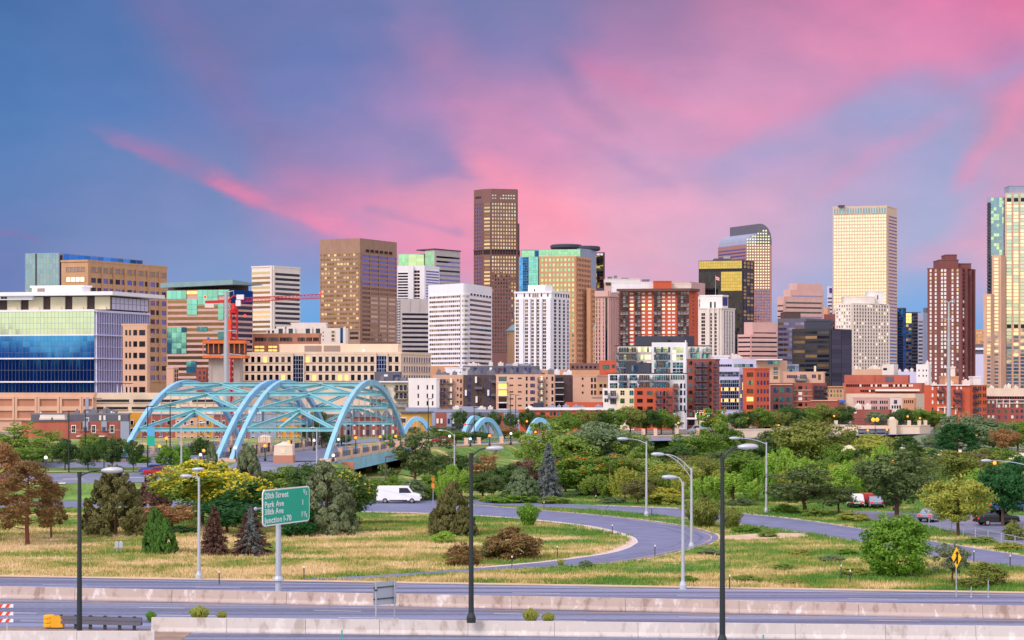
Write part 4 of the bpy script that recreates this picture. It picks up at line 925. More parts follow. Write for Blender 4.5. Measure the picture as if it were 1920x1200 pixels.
for y in (733,747.5,762):ob.grid(0,1194.5,1205,y,y+7.5,3,1,.92,.95,'glass_dark',rel=0);ob.grid(0,1213,1224,y,y+7.5,3,1,.92,.95,'glass_teal' if y<740 else 'glass_dark',rel=0);ob.rect(0,1230.5,1234.5,y-2,y+8,'rust_panel','recess');ob.rect(0,1237,1240,y,y+8,'glass_lilac');ob.rect(0,1244,1247,y,y+8,'glass_dark');ob.rect(0,1250,1254,y-2,y+8,'rust_panel','recess');ob.balcony(0,1229,1242,y+9,1.2,1.4);ob.balcony(0,1249,1261,y+9,1.2,1.4)
b.done()
b=Bld('shop','low red brick annex with two pale windows left of the modern white flats','building',600,1156)
v=b.vol(1124,1157,1160,676,'orange_brick',ang=2,right=40);v.rect(0,1129.5,1142.5,683.5,692,'glass_pale');v.rect(0,1147,1153,683.5,690,'glass_ice');v.cornice(.3,.2);b.done()
b=Bld('shop','pale cream corner shop with white awning at street level under the brick wing','shop',500,1316)
v=b.vol(1303,1328,1331,770,'cream',ang=3,right=40);v.rect(0,1313,1317,774,782,'glass_dark');v.rect(0,1306,1310,774,788,'glass_pale');v.slab(0,1288,1306,783,786,0,2.0,'white_panel','awning');v.rect(0,1290,1302,787,797,'glass_dark');v.cornice(.3,.3);b.done()

b=Bld('office_building','lilac white and glass office with an orange brick wing right of the modern flats','office building',580,1400)
v=b.vol(1337,1374,1418,673,'lilac_panel',d=600,ang=3,right=76);v.grid(0,1343,1372,683,687.5,7,1,.9,.95,'glass_dark',rel=.2);v.grid(1,1376,1412,682,688,5,1,.96,.95,'glass_ice',rel=.2)
gl=b.vol(1340,1386,1402,689,'lilac_panel',d=588,ang=3,right=50,name='glazed_wing')
gl.slab(0,1340,1386,689,697,0,1.2);gl.grid(0,1343,1385,698,706,8,2,.94,.9,'glass_ice',rel=.1)
gl.grid(0,1350,1385,712,768,9,8,.9,.86,lambda k,r:('lit_window' if r in (2,5) and (k*7+r) % 3 else ('glass_ice' if r==0 else 'glass_deep')),rel=.2,frame='galvanised');gl.grid(1,1387,1401,702,768,4,9,.9,.86,mixg('glass_lilac','lit_window',.06),rel=.2,frame='galvanised')
br=b.vol(1393,1415,1443,690,'orange_brick',d=578,ang=6,right=60,name='brick_wing');br.cornice(.3,.2)
for k,y in enumerate((698,713,729,744,759)):
    br.grid(0,1400,1412.5,y,y+8.5,3,1,.9,.95,'lit_window' if k==3 else ('glass_pale' if k==1 else 'glass_bronze'),rel=0)
    for x in (1419.5,1426,1432,1438):br.rect(1,x,x+3,y+.6,y+8.2,'glass_lilac')
ex_=b.vol(1320,1350,1352,720,'orange_brick',d=570,ang=4,right=50,name='brick_wing');
for y in (726,740,754):ex_.slab(0,1338,1350,y,y+1,0,.4,'white_panel','band')
v.roofbox(1338,1366,667,4,12,'white_panel');v.roofbox(1358,1366,665,8,4,'louvre');v.clutter(1,6,31);b.done()
b=Bld('office_building','pale office with curved glass balconies and a cantilevered flat roof, right of the brick wing','office building',640,1455)
v=b.vol(1415,1462,1476,676,'pink_tan',ang=4,right=50);v.slab(0,1412,1466,673.5,675.5,-4,3,'white_panel','roof_edge');v.grid(0,1440,1464,677,683,5,1,.95,.95,'glass_teal',rel=0);v.grid(0,1450,1459,687,712,2,3,.9,.7,'glass_pale',rel=0);v.rect(0,1446,1462,700,701.5,'galvanised','rail')
w=b.vol(1462,1492,1498,684,'bluegrey',d=650,ang=4,right=50,name='glass_wing');w.grid(0,1464,1491,686,698,5,2,.92,.9,'glass_ice',rel=0);w.slab(0,1464,1498,683,686,-3,0);b.done()
b=Bld('apartment_block','red brick flats with cream penthouse storey and stacked balconies below the black glass block','apartment building',590,1500)
v=b.vol(1444,1486,1488,718,'plum_brick',ang=3,right=50,name='brick_wing');v.slab(0,1444,1486,720,722,0,.3,'pink_tan','band');v.cornice(.4,.2)
for y in (727,744,758):v.grid(0,1450,1459,y,y+9,2,1,.9,.95,'glass_ice',rel=0);v.grid(0,1462,1469,y,y+9,2,1,.9,.95,'glass_teal',rel=0);v.grid(0,1471,1485,y,y+9,3,1,.9,.95,'glass_ice',rel=0)
w=b.vol(1485,1523,1550,718,'dark_brick',d=592,ang=3,right=60,name='brick_wing')
for y in (724,735,745,756):w.rect(0,1497,1504,y,y+5.5,'curtain_white' if int(y) % 2 else 'glass_dark');w.rect(0,1488,1491,y,y+5,'glass_ice');w.rect(0,1510,1513,y,y+5,'glass_ice');w.slab(0,1485,1523,y+7,y+8,0,.25,'pink_tan','band');w.balcony(1,1526,1546,y+7,1.2,1.6,'rail_dark');w.rect(1,1528,1532,y,y+6,'glass_dark');w.rect(1,1537,1540,y,y+6,'glass_lilac')
p_=b.vol(1469,1544,1547,697,'pink_tan',d=600,ang=3,right=50,bot=720,name='penthouse');p_.cornice(.3,.3);p_.grid(0,1500,1512,702,710,4,1,.85,.95,'glass_pale',rel=0);p_.grid(0,1522,1530,702,709,2,1,.85,.95,'glass_lilac',rel=0);p_.rect(0,1534,1539,702,712,'glass_bronze');p_.grid(0,1475,1495,703,709,6,1,.8,.95,'glass_lilac',rel=0);p_.balcony(0,1490,1512,713,1.2,1.6);p_.slab(0,1528,1531,686,698,-3,-1.5,'cream','chimney')
lw=b.vol(1520,1570,1574,750,'dark_brick',d=575,ang=3,right=50,name='low_wing');lw.slab(0,1520,1570,750,752,0,.3,'pink_tan','band');b.done()
b=Bld('office_building','small old tan building with arched windows and a blue awning beside the long brick block','building',640,1570)
v=b.vol(1548,1582,1585,725,'orange_tan',ang=4,right=40);v.slab(0,1548,1582,724,726,0,.5,'tan','cornice')
for y in (731,739):winrow(v,0,(1551,1557,1563,1569,1575),(y,),3,4.5,'glass_pale')
v.slab(0,1563,1584,750,754.5,0,2.5,'awning_blue','awning');b.done()
b=Bld('office_building','long stepped red brick block with white window bands and a stone garage front','office building',650,1705)
v=b.vol(1583,1702,1706,703,'brick',ang=3,right=40,name='upper_wall');v.rect(0,1660,1676,706,716,'slate','louvre');v.slab(0,1640,1640.8,704,719,0,.2);v.grid(0,1586,1704,720.5,725,26,1,.88,.95,mixg('glass_dark','curtain_white',.3,2),rel=.2)
w=b.vol(1580,1728,1734,718,'brick',d=647,ang=3,right=40,bot=None,name='wall');w.grid(0,1586,1712,720.5,725,30,1,.86,.95,mixg('glass_dark','curtain_white',.35,5),rel=.15);w.grid(0,1613,1676,731,735,16,1,.88,.95,mixg('glass_dark','curtain_white',.25,6),rel=.15);w.slab(0,1640,1722,729.5,733.5,.3,2.5,'off_white','canopy')
g_=b.vol(1583,1716,1735,738,'pale_beige',d=640,ang=3,right=40,name='garage_deck')
q=b.vol(1600,1670,1690,745,'pink_stone',d=632,ang=3,right=60,name='garage_front');q.cornice(.4,.3)
for a_,c_ in ((1606,1621),(1632,1645),(1649,1665)):
    for y in (751,762):q.grid(0,a_,c_,y,y+6,4,1,.6,.95,'glass_dark',rel=0)
q2=b.vol(1669,1692,1700,746,'off_white',d=631,ang=3,right=60,name='garage_front');q2.cornice(.3,.2);q2.rect(0,1676,1682,750,757,'glass_lilac');q2.grid(0,1671,1690,760,766,4,1,.6,.95,'glass_dark',rel=0)
q3=b.vol(1692,1714,1718,746,'orange_tan',d=630,ang=3,right=60,name='garage_front');q3.grid(0,1694,1713,750,756,5,1,.5,.95,'glass_bronze',rel=0)
b.done()
b=Bld('shop','low brick shed with white roof units behind the far overpass lamps','building',560,1630)
v=b.vol(1596,1668,1672,768,'dark_brick',ang=3,right=40);v.rect(0,1600,1606,771,775,'curtain_white');v.clutter(0,5,44,'off_white');v.cornice(.3,.2);b.done()
b=Bld('office_building','white rendered block with roof tanks left of the brown brick tower','building',800,1730)
v=b.vol(1718,1741,1746,683,'white_stone',ang=6,right=40);winrow(v,0,(1722,1730,1736),(693,703),2,3,'glass_dark');v.clutter(0,3,15)
w=b.vol(1684,1722,1726,697,'lilac_panel',d=806,ang=4,right=40,name='low_wing');w.clutter(0,4,16);b.done()
b=Bld('office_building','beige rooftop block with a dark square opening at the foot of the hotel tower','building',820,1680)
v=b.vol(1599,1676,1684,692,'pink_tan',ang=3,right=40);v.clutter(0,6,17);w=b.vol(1654,1676,1684,683,'off_white',d=812,ang=5,right=40,name='roof_room');w.rect(0,1656,1663,690,694,'dark_opening');b.done()
b=Bld('apartment_block','orange red brick warehouse with small balconies and iron fire stairs behind the tall steel pole','apartment building',600,1819)
v=b.vol(1733,1818,1850,722,'orange_brick',ang=4,right=62);v.slab(0,1745,1818,721,723,0,.5,'white_panel','roof_edge');v.cornice(.3,.15)
for y in (725,738,751,764,777):
    for x in (1747,1757.5,1766,1793,1800.5):v.rect(0,x,x+3,y,y+6.5,mixg('glass_lilac','curtain_white',.5,int(x+y))(0,0))
    for x in (1825,1828.5,1834,1837.5,1843,1846.5):v.rect(1,x,x+2.2,y,y+7,'glass_ice' if y>760 else 'glass_bronze')
    v.balcony(1,1824,1831,y+8,.9,1.0,'rail_dark')
for a_,c_,y in ((1757,1770,734),(1788,1802,736),(1757,1770,749.5),(1787,1803,749.5),(1787,1803,763.5)):v.balcony(0,a_,c_,y,1.1,1.4,'rail_dark')
v.slab(0,1757,1803,763,764.3,0,.5,'cream','frame');v.slab(0,1770,1772,762,778,0,.6,'cream','frame');v.slab(0,1790.5,1792.5,762,784,0,.6,'cream','frame')
v.roofbox(1772,1797,706,4,8,'orange_tan');v.roofbox(1782,1791,688,10,5,'off_white');v.roofbox(1825,1839,706,12,6,'white_stone');v.clutter(0,5,23);b.done()
b=Bld('apartment_block','brick flats framed in white stone at the right edge beside the orange red warehouse','apartment building',620,1900)
v=b.vol(1846,1930,1935,742,'dark_brick',ang=4,right=40);v.slab(0,1850,1930,741,743,0,.6,'off_white','cornice');v.grid(0,1851,1925,744,748,16,1,.6,.95,'glass_dark',rel=0)
for a_ in (1868,1880,1892):v.slab(0,a_,a_+1.5,748,764,0,.4,'off_white','frame')
v.slab(0,1868,1925,755,756.5,0,.41,'off_white','frame');v.slab(0,1850,1925,749,750.2,0,.42,'off_white','frame')
for y in (751,758.5,768,779):winrow(v,0,(1852,1860,1871,1884,1896,1905,1914),(y,),4,5.5,rmat(int(y),'glass_lilac','glass_ice','curtain_white'))
w=b.vol(1848,1930,1935,728,'pale_beige',d=660,ang=4,right=40,name='rear_wing');w.clutter(0,5,29);b.done()

# rows of houses by the near end of the bridge
b=Bld('row_house','red brick row houses with dark grey top storey behind the left street trees','houses',430,130)
v=b.vol(40,128,131,790,'brick',ang=2,right=40,name='end_wall');v.slab(0,40,128,789,790.5,0,.2,'slate','coping')
w=b.vol(128,226,243,791,'dark_brick',d=428,ang=2,right=40,name='wall')
for x in (135,172.5,207):w.slab(0,x-.8,x+7.5,797,812,0,.12,'white_panel','window_frame');w.grid(0,x,x+6.5,798,811,2,2,.85,.9,'glass_dark',rel=0,dz=.16)
for x in (149,187):w.slab(0,x,x+4,791,806,0,.3,'rust_panel','panel')
for x in (156,191):w.slab(0,x,x+10,790,808,0,.4,'bluegrey','bay');w.grid(0,x+1,x+8,800,808,2,1,.8,.9,'glass_lilac',rel=0,dz=.5)
w.slab(0,227,243,790,824,.2,.6,'bluegrey','bay');w.slab(0,129,226,806,807,0,.12,'pink_stone','band')
for x in (146,186):w.slab(0,x,x+12,817,818.5,0,1.2,'white_panel','canopy')
g_=b.vol(58,240,244,775,'slate',d=436,ang=2,right=40,name='top_storey');g_.cornice(.3,.3,'grey_roof','roof')
g_.rect(0,159,167,783,793,'white_panel','window_frame',.08);g_.grid(0,160,166,784,792,2,2,.85,.85,'glass_ice',rel=0,dz=.14)
for x in (186,194,222):g_.rect(0,x,x+4,779,788,'curtain_white',o=.1)
for x in (75,98):g_.roofbox(x,x+23,784,-3,2,'off_white')
for x,h in ((72,772),(205,771),(209,773),(218,774)):g_.slab(0,x,x+2,h,777,-2,-1.3,'white_panel','flue')
g_.clutter(0,5,41,'grey_roof',1.0);b.done()
b=Bld('row_house','mustard and red brick row houses with charcoal roofs behind the arches of the blue bridge','houses',440,420)
v=b.vol(243,640,644,789,'dark_brick',ang=2,right=40)
seg=[(243,268,'mustard_wall',776),(268,330,'dark_brick',782),(330,372,'orange_tan',785),(372,402,'mustard_wall',780),(402,470,'dark_brick',783),(470,520,'bluegrey',780),(520,566,'mustard_wall',777),(566,640,'dark_brick',783)]
for k,(a_,c_,m_,y_) in enumerate(seg):
    v.slab(0,a_,c_-.5,y_-2,832,0,.6+.12*(k % 3),m_,'house_front')
    for y in (788,803,818):
        n=max(1,int((c_-a_)/13))
        for q in range(n):
            x=a_+3+q*(c_-a_-4)/n;v.rect(0,x,x+6,y,y+9,'white_panel','window_frame',.95);v.rect(0,x+.6,x+5.4,y+.7,y+8.3,'glass_lilac' if (q+k) % 2 else 'glass_dark',o=1.0)
w=b.vol(243,640,644,776.5,'charcoal',d=447,ang=2,right=40,name='top_storey');w.cornice(.3,.3,'grey_roof','roof');w.clutter(0,9,47,'white_panel',1.2);b.done()
b=Bld('row_house','grey and brick row houses with pitched dormers seen through the right arch of the bridge','houses',450,700)
v=b.vol(640,752,755,784,'dark_brick',ang=2,right=40)
for k in range(6):
    a_=642+k*18;m_=('bluegrey','dark_brick','plum_brick','dark_brick','slate','dark_brick')[k]
    v.slab(0,a_,a_+17,782,838,0,.6,m_,'house_front')
    for y in (790,806,820):v.rect(0,a_+3,a_+7,y,y+9,'curtain_white','window_frame',.66);v.rect(0,a_+10,a_+14,y,y+9,'glass_lilac',o=.7)
    f=v.f(0);p0,p1=f.s(a_),f.s(a_+17);mb=MB();z_=v.z(782)
    A_=[f.pt(p0,.9,z_),f.pt(p1,.9,z_),f.pt((p0+p1)/2,.9,z_+1.6)];B_=[q-f.n*6 for q in A_]
    mb.add(A_+B_,[(0,1,2),(5,4,3),(0,3,4,1),(1,4,5,2),(2,5,3,0)]);b.part('gable','grey_roof',mb)
b.done()
b=Bld('row_house','yellow plastered house behind the first small blue arch right of the bridge','house',470,790)
v=b.vol(751,786,809,774,'yellow_wall',ang=10,right=60);v.slab(0,750,787,771.5,774,-1,.8,'slate','roof_edge');v.slab(1,786,810,771.5,774,-1,.8,'slate','roof_edge')
v.rect(0,753,762,783,794,'white_panel','window_frame',.1);v.grid(0,754,761,784,793,2,1,.85,.9,'glass_ice',rel=0,dz=.16);v.rect(1,790,800,790,796,'glass_ice')
v.slab(0,752,786,801,803,0,1.6,'slate','balcony');b.done()
b=Bld('row_house','red, blue and olive row houses under one long blue grey roof behind the small arches','houses',480,880)
v=b.vol(808,1000,1004,773,'slate',ang=4,right=50)
for k,(a_,c_,m_) in enumerate(((810,817,'bluegrey'),(817,838,'dark_brick'),(838,847,'bluegrey'),(847,870,'grey_roof'),(870,918,'slate'),(918,932,'bluegrey'),(932,945,'dark_brick'),(945,975,'bluegrey'),(975,1000,'orange_brick'))):
    v.slab(0,a_,c_,774,818,0,.5+.1*(k % 3),m_,'house_front')
    for x in np.arange(a_+2,c_-5,7.5):v.rect(0,x,x+4,785,794,'curtain_white' if k % 2 else 'glass_lilac',o=.85)
rf=b.vol(796,1002,1006,768,'bluegrey',d=482,ang=4,right=50,bot=773.5,name='roof');rf.clutter(0,6,51,'off_white',.7)
u_=b.vol(848,906,910,762,'bluegrey',d=500,ang=4,right=50,name='upper_roof');u2=b.vol(760,820,826,764,'bluegrey',d=505,ang=4,right=50,name='upper_roof');v.slab(0,809,860,800,803,0,1.8,'slate','balcony');b.done()
b=Bld('shop','low orange red brick shops with white roof units left of the modern white flats','shops',480,1060)
v=b.vol(972,1142,1146,768,'orange_brick',ang=3,right=50);v.slab(0,985,1142,764,769,0,.5,'white_panel','fascia');v.rect(0,1013,1022,773,778,'glass_teal');v.grid(0,1030,1070,772,779,6,1,.7,.95,'glass_ice',rel=0);v.grid(0,1085,1138,774,782,7,1,.6,.95,'glass_dark',rel=0);v.clutter(0,8,61,'bluegrey',1.2)
w=b.vol(1060,1128,1131,754,'orange_brick',d=500,ang=3,right=50,name='upper_storey');w2=b.vol(1000,1016,1019,755,'charcoal',d=498,ang=3,right=50,name='stair_box');b.done()

# construction: lift core with its climbing formwork, tower crane
t=thing('lift_core','grey concrete lift core under construction wrapped in orange formwork decks','construction site',(X(405,620),620,3))
zc=Z(668,620)-3;s_=620/F
mb=MB();mb.box((0,4,zc/2),(14*s_,4,zc/2));mb.box((-9*s_,-.05,zc/2),(1.2*s_,.1,zc/2-.5));mb.build('core','concrete',t)
mb=MB();mb.box((38*s_,5,zc/2),(6*s_,3.5,zc/2));mb.build('core','concrete',t)
for z0,h in ((Z(668,620)-3-.6,.9),(Z(641,620)-3-.6,1.0)):
    mb=MB();mb.box((17*s_,3,z0+h/2),(40*s_,5.5,h/2));mb.build('work_deck','formwork_orange',t)
mb=MB();mb.box((17*s_,3,(Z(664,620)+Z(645,620))/2-3),(35*s_,4.4,(Z(645,620)-Z(664,620))/2));mb.build('screen','brown_panel',t)
for k in range(9):
    mb=MB();mb.box(((-22+k*9.7)*s_,-2.2,(Z(666,620)+Z(641,620))/2-3),(.14,.14,(Z(641,620)-Z(666,620))/2-.6));mb.build('formwork_post','formwork_orange',t)
mb=MB();mb.box((-16*s_,2,Z(637,620)-3),(.35,.35,.8));mb.build('site_toilet','awning_blue',t)

t=thing('tower_crane','red tower crane with a long lattice jib and a short counter jib','crane',(X(439,640),640,3));s_=640/F
zt=Z(572,640)-3
def lattice(mb,p0,p1,w,n,r,up=(0,0,1)):
    p0,p1=Vector(p0),Vector(p1);t_=(p1-p0).normalized();u=t_.cross(Vector((0,1,0))).normalized() if abs(t_.y)<.9 else Vector((1,0,0));v_=t_.cross(u)
    cs=[(u*a+v_*b_)*w/2 for a,b_ in ((-1,-1),(1,-1),(1,1),(-1,1))]
    for c in cs:mb.tube([p0+c,p1+c],r,4)
    for k in range(n):
        a,b_=p0.lerp(p1,k/n),p0.lerp(p1,(k+1)/n)
        for i in range(4):mb.tube([a+cs[i],b_+cs[(i+1) % 4]],r*.6,4);mb.tube([b_+cs[i],b_+cs[(i+1) % 4]],r*.6,4)
mb=MB();lattice(mb,(0,0,0),(0,0,zt-2.5),2.0,16,.15);mb.build('mast','crane_red',t)
mb=MB();mb.lathe([(1.3,zt-2.6),(1.5,zt-1.4),(1.1,zt-1.2),(.9,zt+.6)],12);mb.build('slewing_ring','crane_red',t)
mb=MB()
zj=Z(563,640)-3;ze=Z(557,640)-3
lattice(mb,(1,0,zj),(X(603,640)-X(439,640),-6,ze),1.3,22,.09);mb.build('jib','crane_red',t)
mb=MB();mb.obox((X(385,640)-X(439,640),-.7,Z(569,640)-3),(X(424,640)-X(385,640)+1.5,0,.3),(0,1.4,0),(0,0,.9));mb.tube([(-2.5,-.6,zj-.4),(0,-.6,zj+1.6),(3,-.6,zj)],.22,5);mb.tube([(-2.5,.6,zj-.4),(0,.6,zj+1.6),(3,.6,zj)],.22,5);mb.build('counter_jib','crane_red',t)
mb=MB();mb.box((X(393,640)-X(439,640),0,Z(573,640)-3),(1.5,.7,.7));mb.build('counterweight','off_white',t)
mb=MB();mb.box((1.6,-1.2,zt+.6),(.8,.8,1.0));mb.box((2.2,-1.2,zt+2.6),(1.2,.6,.8));mb.build('cab','white_panel',t)
for p,y in ((385.5,557),(602,551),(460,592)):
    mb=MB();mb.ball((X(p,640)-X(439,640),-1,Z(y,640)-3),.45);mb.build('warning_light','lamp_red',t)
mb=MB();mb.obox((-1.9,-1.6,Z(636,640)-3),(1.0,0,0),(0,.8,0),(.15,0,Z(598,640)-Z(636,640)));mb.build('hoist_panel','stripe_orange',t)

def monopole(px,d,top,label,w0,w1,arms):
    t=thing('power_pole',label,'utility pole',(X(px,d),d,3.5));h=Z(top,d)-3.5
    mb=MB();n=6;mb.tube([(0,0,h*k/n) for k in range(n+1)],[w0+(w1-w0)*k/n for k in range(n+1)],12)
    for k in range(1,n):mb.lathe([(w0+(w1-w0)*k/n+.03,h*k/n-.05),(w0+(w1-w0)*k/n+.03,h*k/n+.35)],12)
    mb.build('shaft','galvanised',t,smooth=False)
    for y,l0,l1,rise in arms:
        z0=Z(y,d)-3.5
        for l in (-l0,l1):
            if l:
                mb=MB();mb.tube([(0,0,z0),(l*.5,0,z0+rise*.6),(l,0,z0+rise)],[.16,.13,.08],6);mb.tube([(l,0,z0+rise),(l,0,z0+rise-.9)],.07,5);mb.build('crossarm','galvanised',t)
    return t
monopole(424,455,546,'thick grey steel power pole with crossarms in front of the red crane',.78,.40,[(549,2.3,1.8,.5),(577,1.6,1.0,.4),(621,3.2,2.4,.2),(663,1.2,3.6,-.3)])
monopole(1779,470,566,'thin tall grey steel power pole in front of the brown brick tower',.62,.22,[(568,1.4,1.4,.8),(600,1.6,1.2,.5),(640,1.6,1.2,.4)])
# ------------------------------------------------------------------ terrain, roads
EDGE=[(-19,345),(2,388),(30,440),(90,478),(240,480)]
def edge(x):
    if x<=EDGE[0][0]:return EDGE[0][1]
    for (x0,e0),(x1,e1) in zip(EDGE,EDGE[1:]):
        if x<=x1:return e0+(e1-e0)*(x-x0)/(x1-x0)
    return EDGE[-1][1]
def ground(x,y):
    left=0.0
    if y>258:
        left=(2.0*sm((y-261)/7)+1.7*sm((y-268)/30))*sm((-21-x)/7)
        gap=sm((y-303)/3)*sm((x+66)/4)*(1-sm((y-376)/4))
        left*=1-gap
    e=edge(x);wd=16.0
    right=3.9*sm((y-e+wd)/wd) if x>-19 else 3.9*sm((y-384)/12)
    if -19<x<10:right=max(right,1.9*sm((y-e+44)/30))
    h=max(left,right)
    if h<.05 and y>330:h+=.0
    return h
def xs_axis():
    v=[-7000,-3500,-1800,-1000,-600,-400,-300,-240,-200]
    x=-180.0
    while x<181:v.append(x);x+=2.0
    return v+[200,240,300,400,600,1000,1800,3500,7000]
def ys_axis():
    v=[-3000,-1200,-500,-200,-80,0,50,90];y=104.0
    while y<500:v.append(y);y+=1.5 if y<420 else 4
    return v+[520,560,620,700,820,1000,1300,1700,2300,3200,5000,9000,16000]
AX,AY=xs_axis(),ys_axis()
vs=[(x,y,ground(x,y)) for y in AY for x in AX];nx=len(AX)
fs=[(j*nx+i,j*nx+i+1,(j+1)*nx+i+1,(j+1)*nx+i) for j in range(len(AY)-1) for i in range(nx-1)]

GRASS_N=[]
def grass_nodes(m,L,offs=(0,0,0)):
    """the same meadow pattern for the soil sheet and the grass blades"""
    g=mnode(m,'ShaderNodeNewGeometry');mp=mnode(m,'ShaderNodeMapping');L.new(g.outputs['Position'],mp.inputs[0]);mp.inputs['Location'].default_value=(3.1,7.7,0);mp.inputs['Scale'].default_value=(.075,.13,.02)
    n=mnode(m,'ShaderNodeTexNoise');L.new(mp.outputs[0],n.inputs['Vector']);n.inputs['Scale'].default_value=1.0;n.inputs['Detail'].default_value=5;n.inputs['Roughness'].default_value=.7
    sx=mnode(m,'ShaderNodeSeparateXYZ');L.new(g.outputs['Position'],sx.inputs[0])
    # drier towards the middle of the left field, greener on the right and on the banks
    d=mnode(m,'ShaderNodeMapRange');L.new(sx.outputs[0],d.inputs[0]);d.inputs[1].default_value=-16;d.inputs[2].default_value=14;d.inputs[3].default_value=.05;d.inputs[4].default_value=-.025
    e=mnode(m,'ShaderNodeMapRange');L.new(sx.outputs[1],e.inputs[0]);e.inputs[1].default_value=196;e.inputs[2].default_value=212;e.inputs[3].default_value=-.025;e.inputs[4].default_value=-.10
    a=mnode(m,'ShaderNodeMath',operation='ADD');L.new(n.outputs[0],a.inputs[0]);L.new(d.outputs[0],a.inputs[1])
    b=mnode(m,'ShaderNodeMath',operation='ADD');L.new(a.outputs[0],b.inputs[0]);L.new(e.outputs[0],b.inputs[1])
    cr=mnode(m,'ShaderNodeValToRGB');L.new(b.outputs[0],cr.inputs[0]);r=cr.color_ramp
    st=[(.34,(84,132,44)),(.43,(112,146,54)),(.48,(158,158,78)),(.53,(200,180,120)),(.60,(226,202,156)),(.68,(210,184,134))]
    while len(r.elements)<len(st):r.elements.new(.5)
    for el,(p,c) in zip(r.elements,st):el.position=p
    for el,(p,c) in zip(r.elements,st):el.color =lin(c)
    return cr.outputs[0],g,sx
m,bs,L=base_mat('meadow_soil')
gc,g_,sx_=grass_nodes(m,L)
n2=mnode(m,'ShaderNodeTexNoise');L.new(g_.outputs['Position'],n2.inputs['Vector']);n2.inputs['Scale'].default_value=1.2;n2.inputs['Detail'].default_value=6
r2=mnode(m,'ShaderNodeMapRange');L.new(n2.outputs[0],r2.inputs[0]);r2.inputs[1].default_value=.3;r2.inputs[2].default_value=.7;r2.inputs[3].default_value=.62;r2.inputs[4].default_value=1.05
mm=mnode(m,'ShaderNodeMix',data_type='RGBA',blend_type='MULTIPLY');mm.inputs[0].default_value=1;L.new(gc,mm.inputs[6]);cc=mnode(m,'ShaderNodeCombineColor')
for i in range(3):L.new(r2.outputs[0],cc.inputs[i])
L.new(cc.outputs[0],mm.inputs[7])
ct=mnode(m,'ShaderNodeMapRange');L.new(sx_.outputs[1],ct.inputs[0]);ct.inputs[1].default_value=430;ct.inputs[2].default_value=500
mc=mnode(m,'ShaderNodeMix',data_type='RGBA');L.new(ct.outputs[0],mc.inputs[0]);L.new(mm.outputs[2],mc.inputs[6]);mc.inputs[7].default_value=lin((128,122,120))
L.new(mc.outputs[2],bs.inputs['Base Color']);bs.inputs['Roughness'].default_value=.95
mb=MB();mb.v=vs;mb.f=fs;mb.m=[0]*len(fs);struct(mb.build('ground','meadow_soil',smooth=True))

wall('asphalt_old',(120,126,150),.62,.2,.5);wall('asphalt_new',(110,118,150),.6,.18,.45);wall('asphalt_dark',(64,60,68),.85,.1,.5);wall('gutter',(212,194,184),.9,.08,.8);wall('shoulder',(204,178,148),.95,.14,.5);wall('barrier_concrete',(196,178,162),.9,.13,.5);wall('barrier_pale',(208,198,188),.9,.10,.4);wall('grit',(150,128,112),.95,.2,.8);wall('verge_green',(104,148,46),.95,.25,.5);wall('verge_bank',(104,140,62),.95,.45,.35);wall('retaining_pink',(222,184,160),.9,.06,.6);wall('bike_concrete',(206,190,170),.9,.08,.5)

# highway lanes, with the light trails of traffic painted in as paler streaks
m,bs,L=base_mat('highway_asphalt')
g_=mnode(m,'ShaderNodeNewGeometry');mp=mnode(m,'ShaderNodeMapping');L.new(g_.outputs['Position'],mp.inputs[0]);mp.inputs['Rotation'].default_value=(0,0,R(7));mp.inputs['Scale'].default_value=(.004,.55,1)
n_=mnode(m,'ShaderNodeTexNoise');L.new(mp.outputs[0],n_.inputs['Vector']);n_.inputs['Scale'].default_value=1;n_.inputs['Detail'].default_value=5;n_.inputs['Roughness'].default_value=.6
n3=mnode(m,'ShaderNodeTexNoise');L.new(g_.outputs['Position'],n3.inputs['Vector']);n3.inputs['Scale'].default_value=2.5;n3.inputs['Detail'].default_value=5
ad=mnode(m,'ShaderNodeMath',operation='MULTIPLY_ADD');L.new(n3.outputs[0],ad.inputs[0]);ad.inputs[1].default_value=.2;L.new(n_.outputs[0],ad.inputs[2])
cr=mnode(m,'ShaderNodeValToRGB');L.new(ad.outputs[0],cr.inputs[0])
cr.color_ramp.elements[0].position=.48;cr.color_ramp.elements[0].color =lin((78,84,110));cr.color_ramp.elements[1].position=.72;cr.color_ramp.elements[1].color =lin((134,142,172))
L.new(cr.outputs[0],bs.inputs['Base Color']);bs.inputs['Roughness'].default_value=.55

def near_line(x):return 116.9-0.085*x
def mid_line(x):return 131.4-0.1755*x
def far_line(x):return 147.0-0.16*x
def band(fa,fb,z,name,mat,x0=-75,x1=75,n=30):
    mb=MB();vs=[]
    for i in range(n+1):
        x=x0+(x1-x0)*i/n;vs+=[(x,fa(x),z),(x,fb(x),z)]
    mb.add(vs,[(2*i,2*i+2,2*i+3,2*i+1) for i in range(n)]);return struct(mb.build(name,mat))
band(lambda x:108.0,lambda x:far_line(x),.02,'highway','highway_asphalt')
band(lambda x:far_line(x)-.1,lambda x:far_line(x)+1.2,.034,'road_shoulder','shoulder')
def dash(y0,x0,w,ln,gap,n,slope,mat='marking_white',z=.028,name='lane_marking'):
    mb=MB()
    for k in range(n):
        x=x0+k*(ln+gap);a,b=y0+slope*x,y0+slope*(x+ln)
        mb.add([(x,a-w,z),(x+ln,b-w,z),(x+ln,b+w,z),(x,a+w,z)],[(0,1,2,3)])
    o=struct(mb.build(name,mat));return o
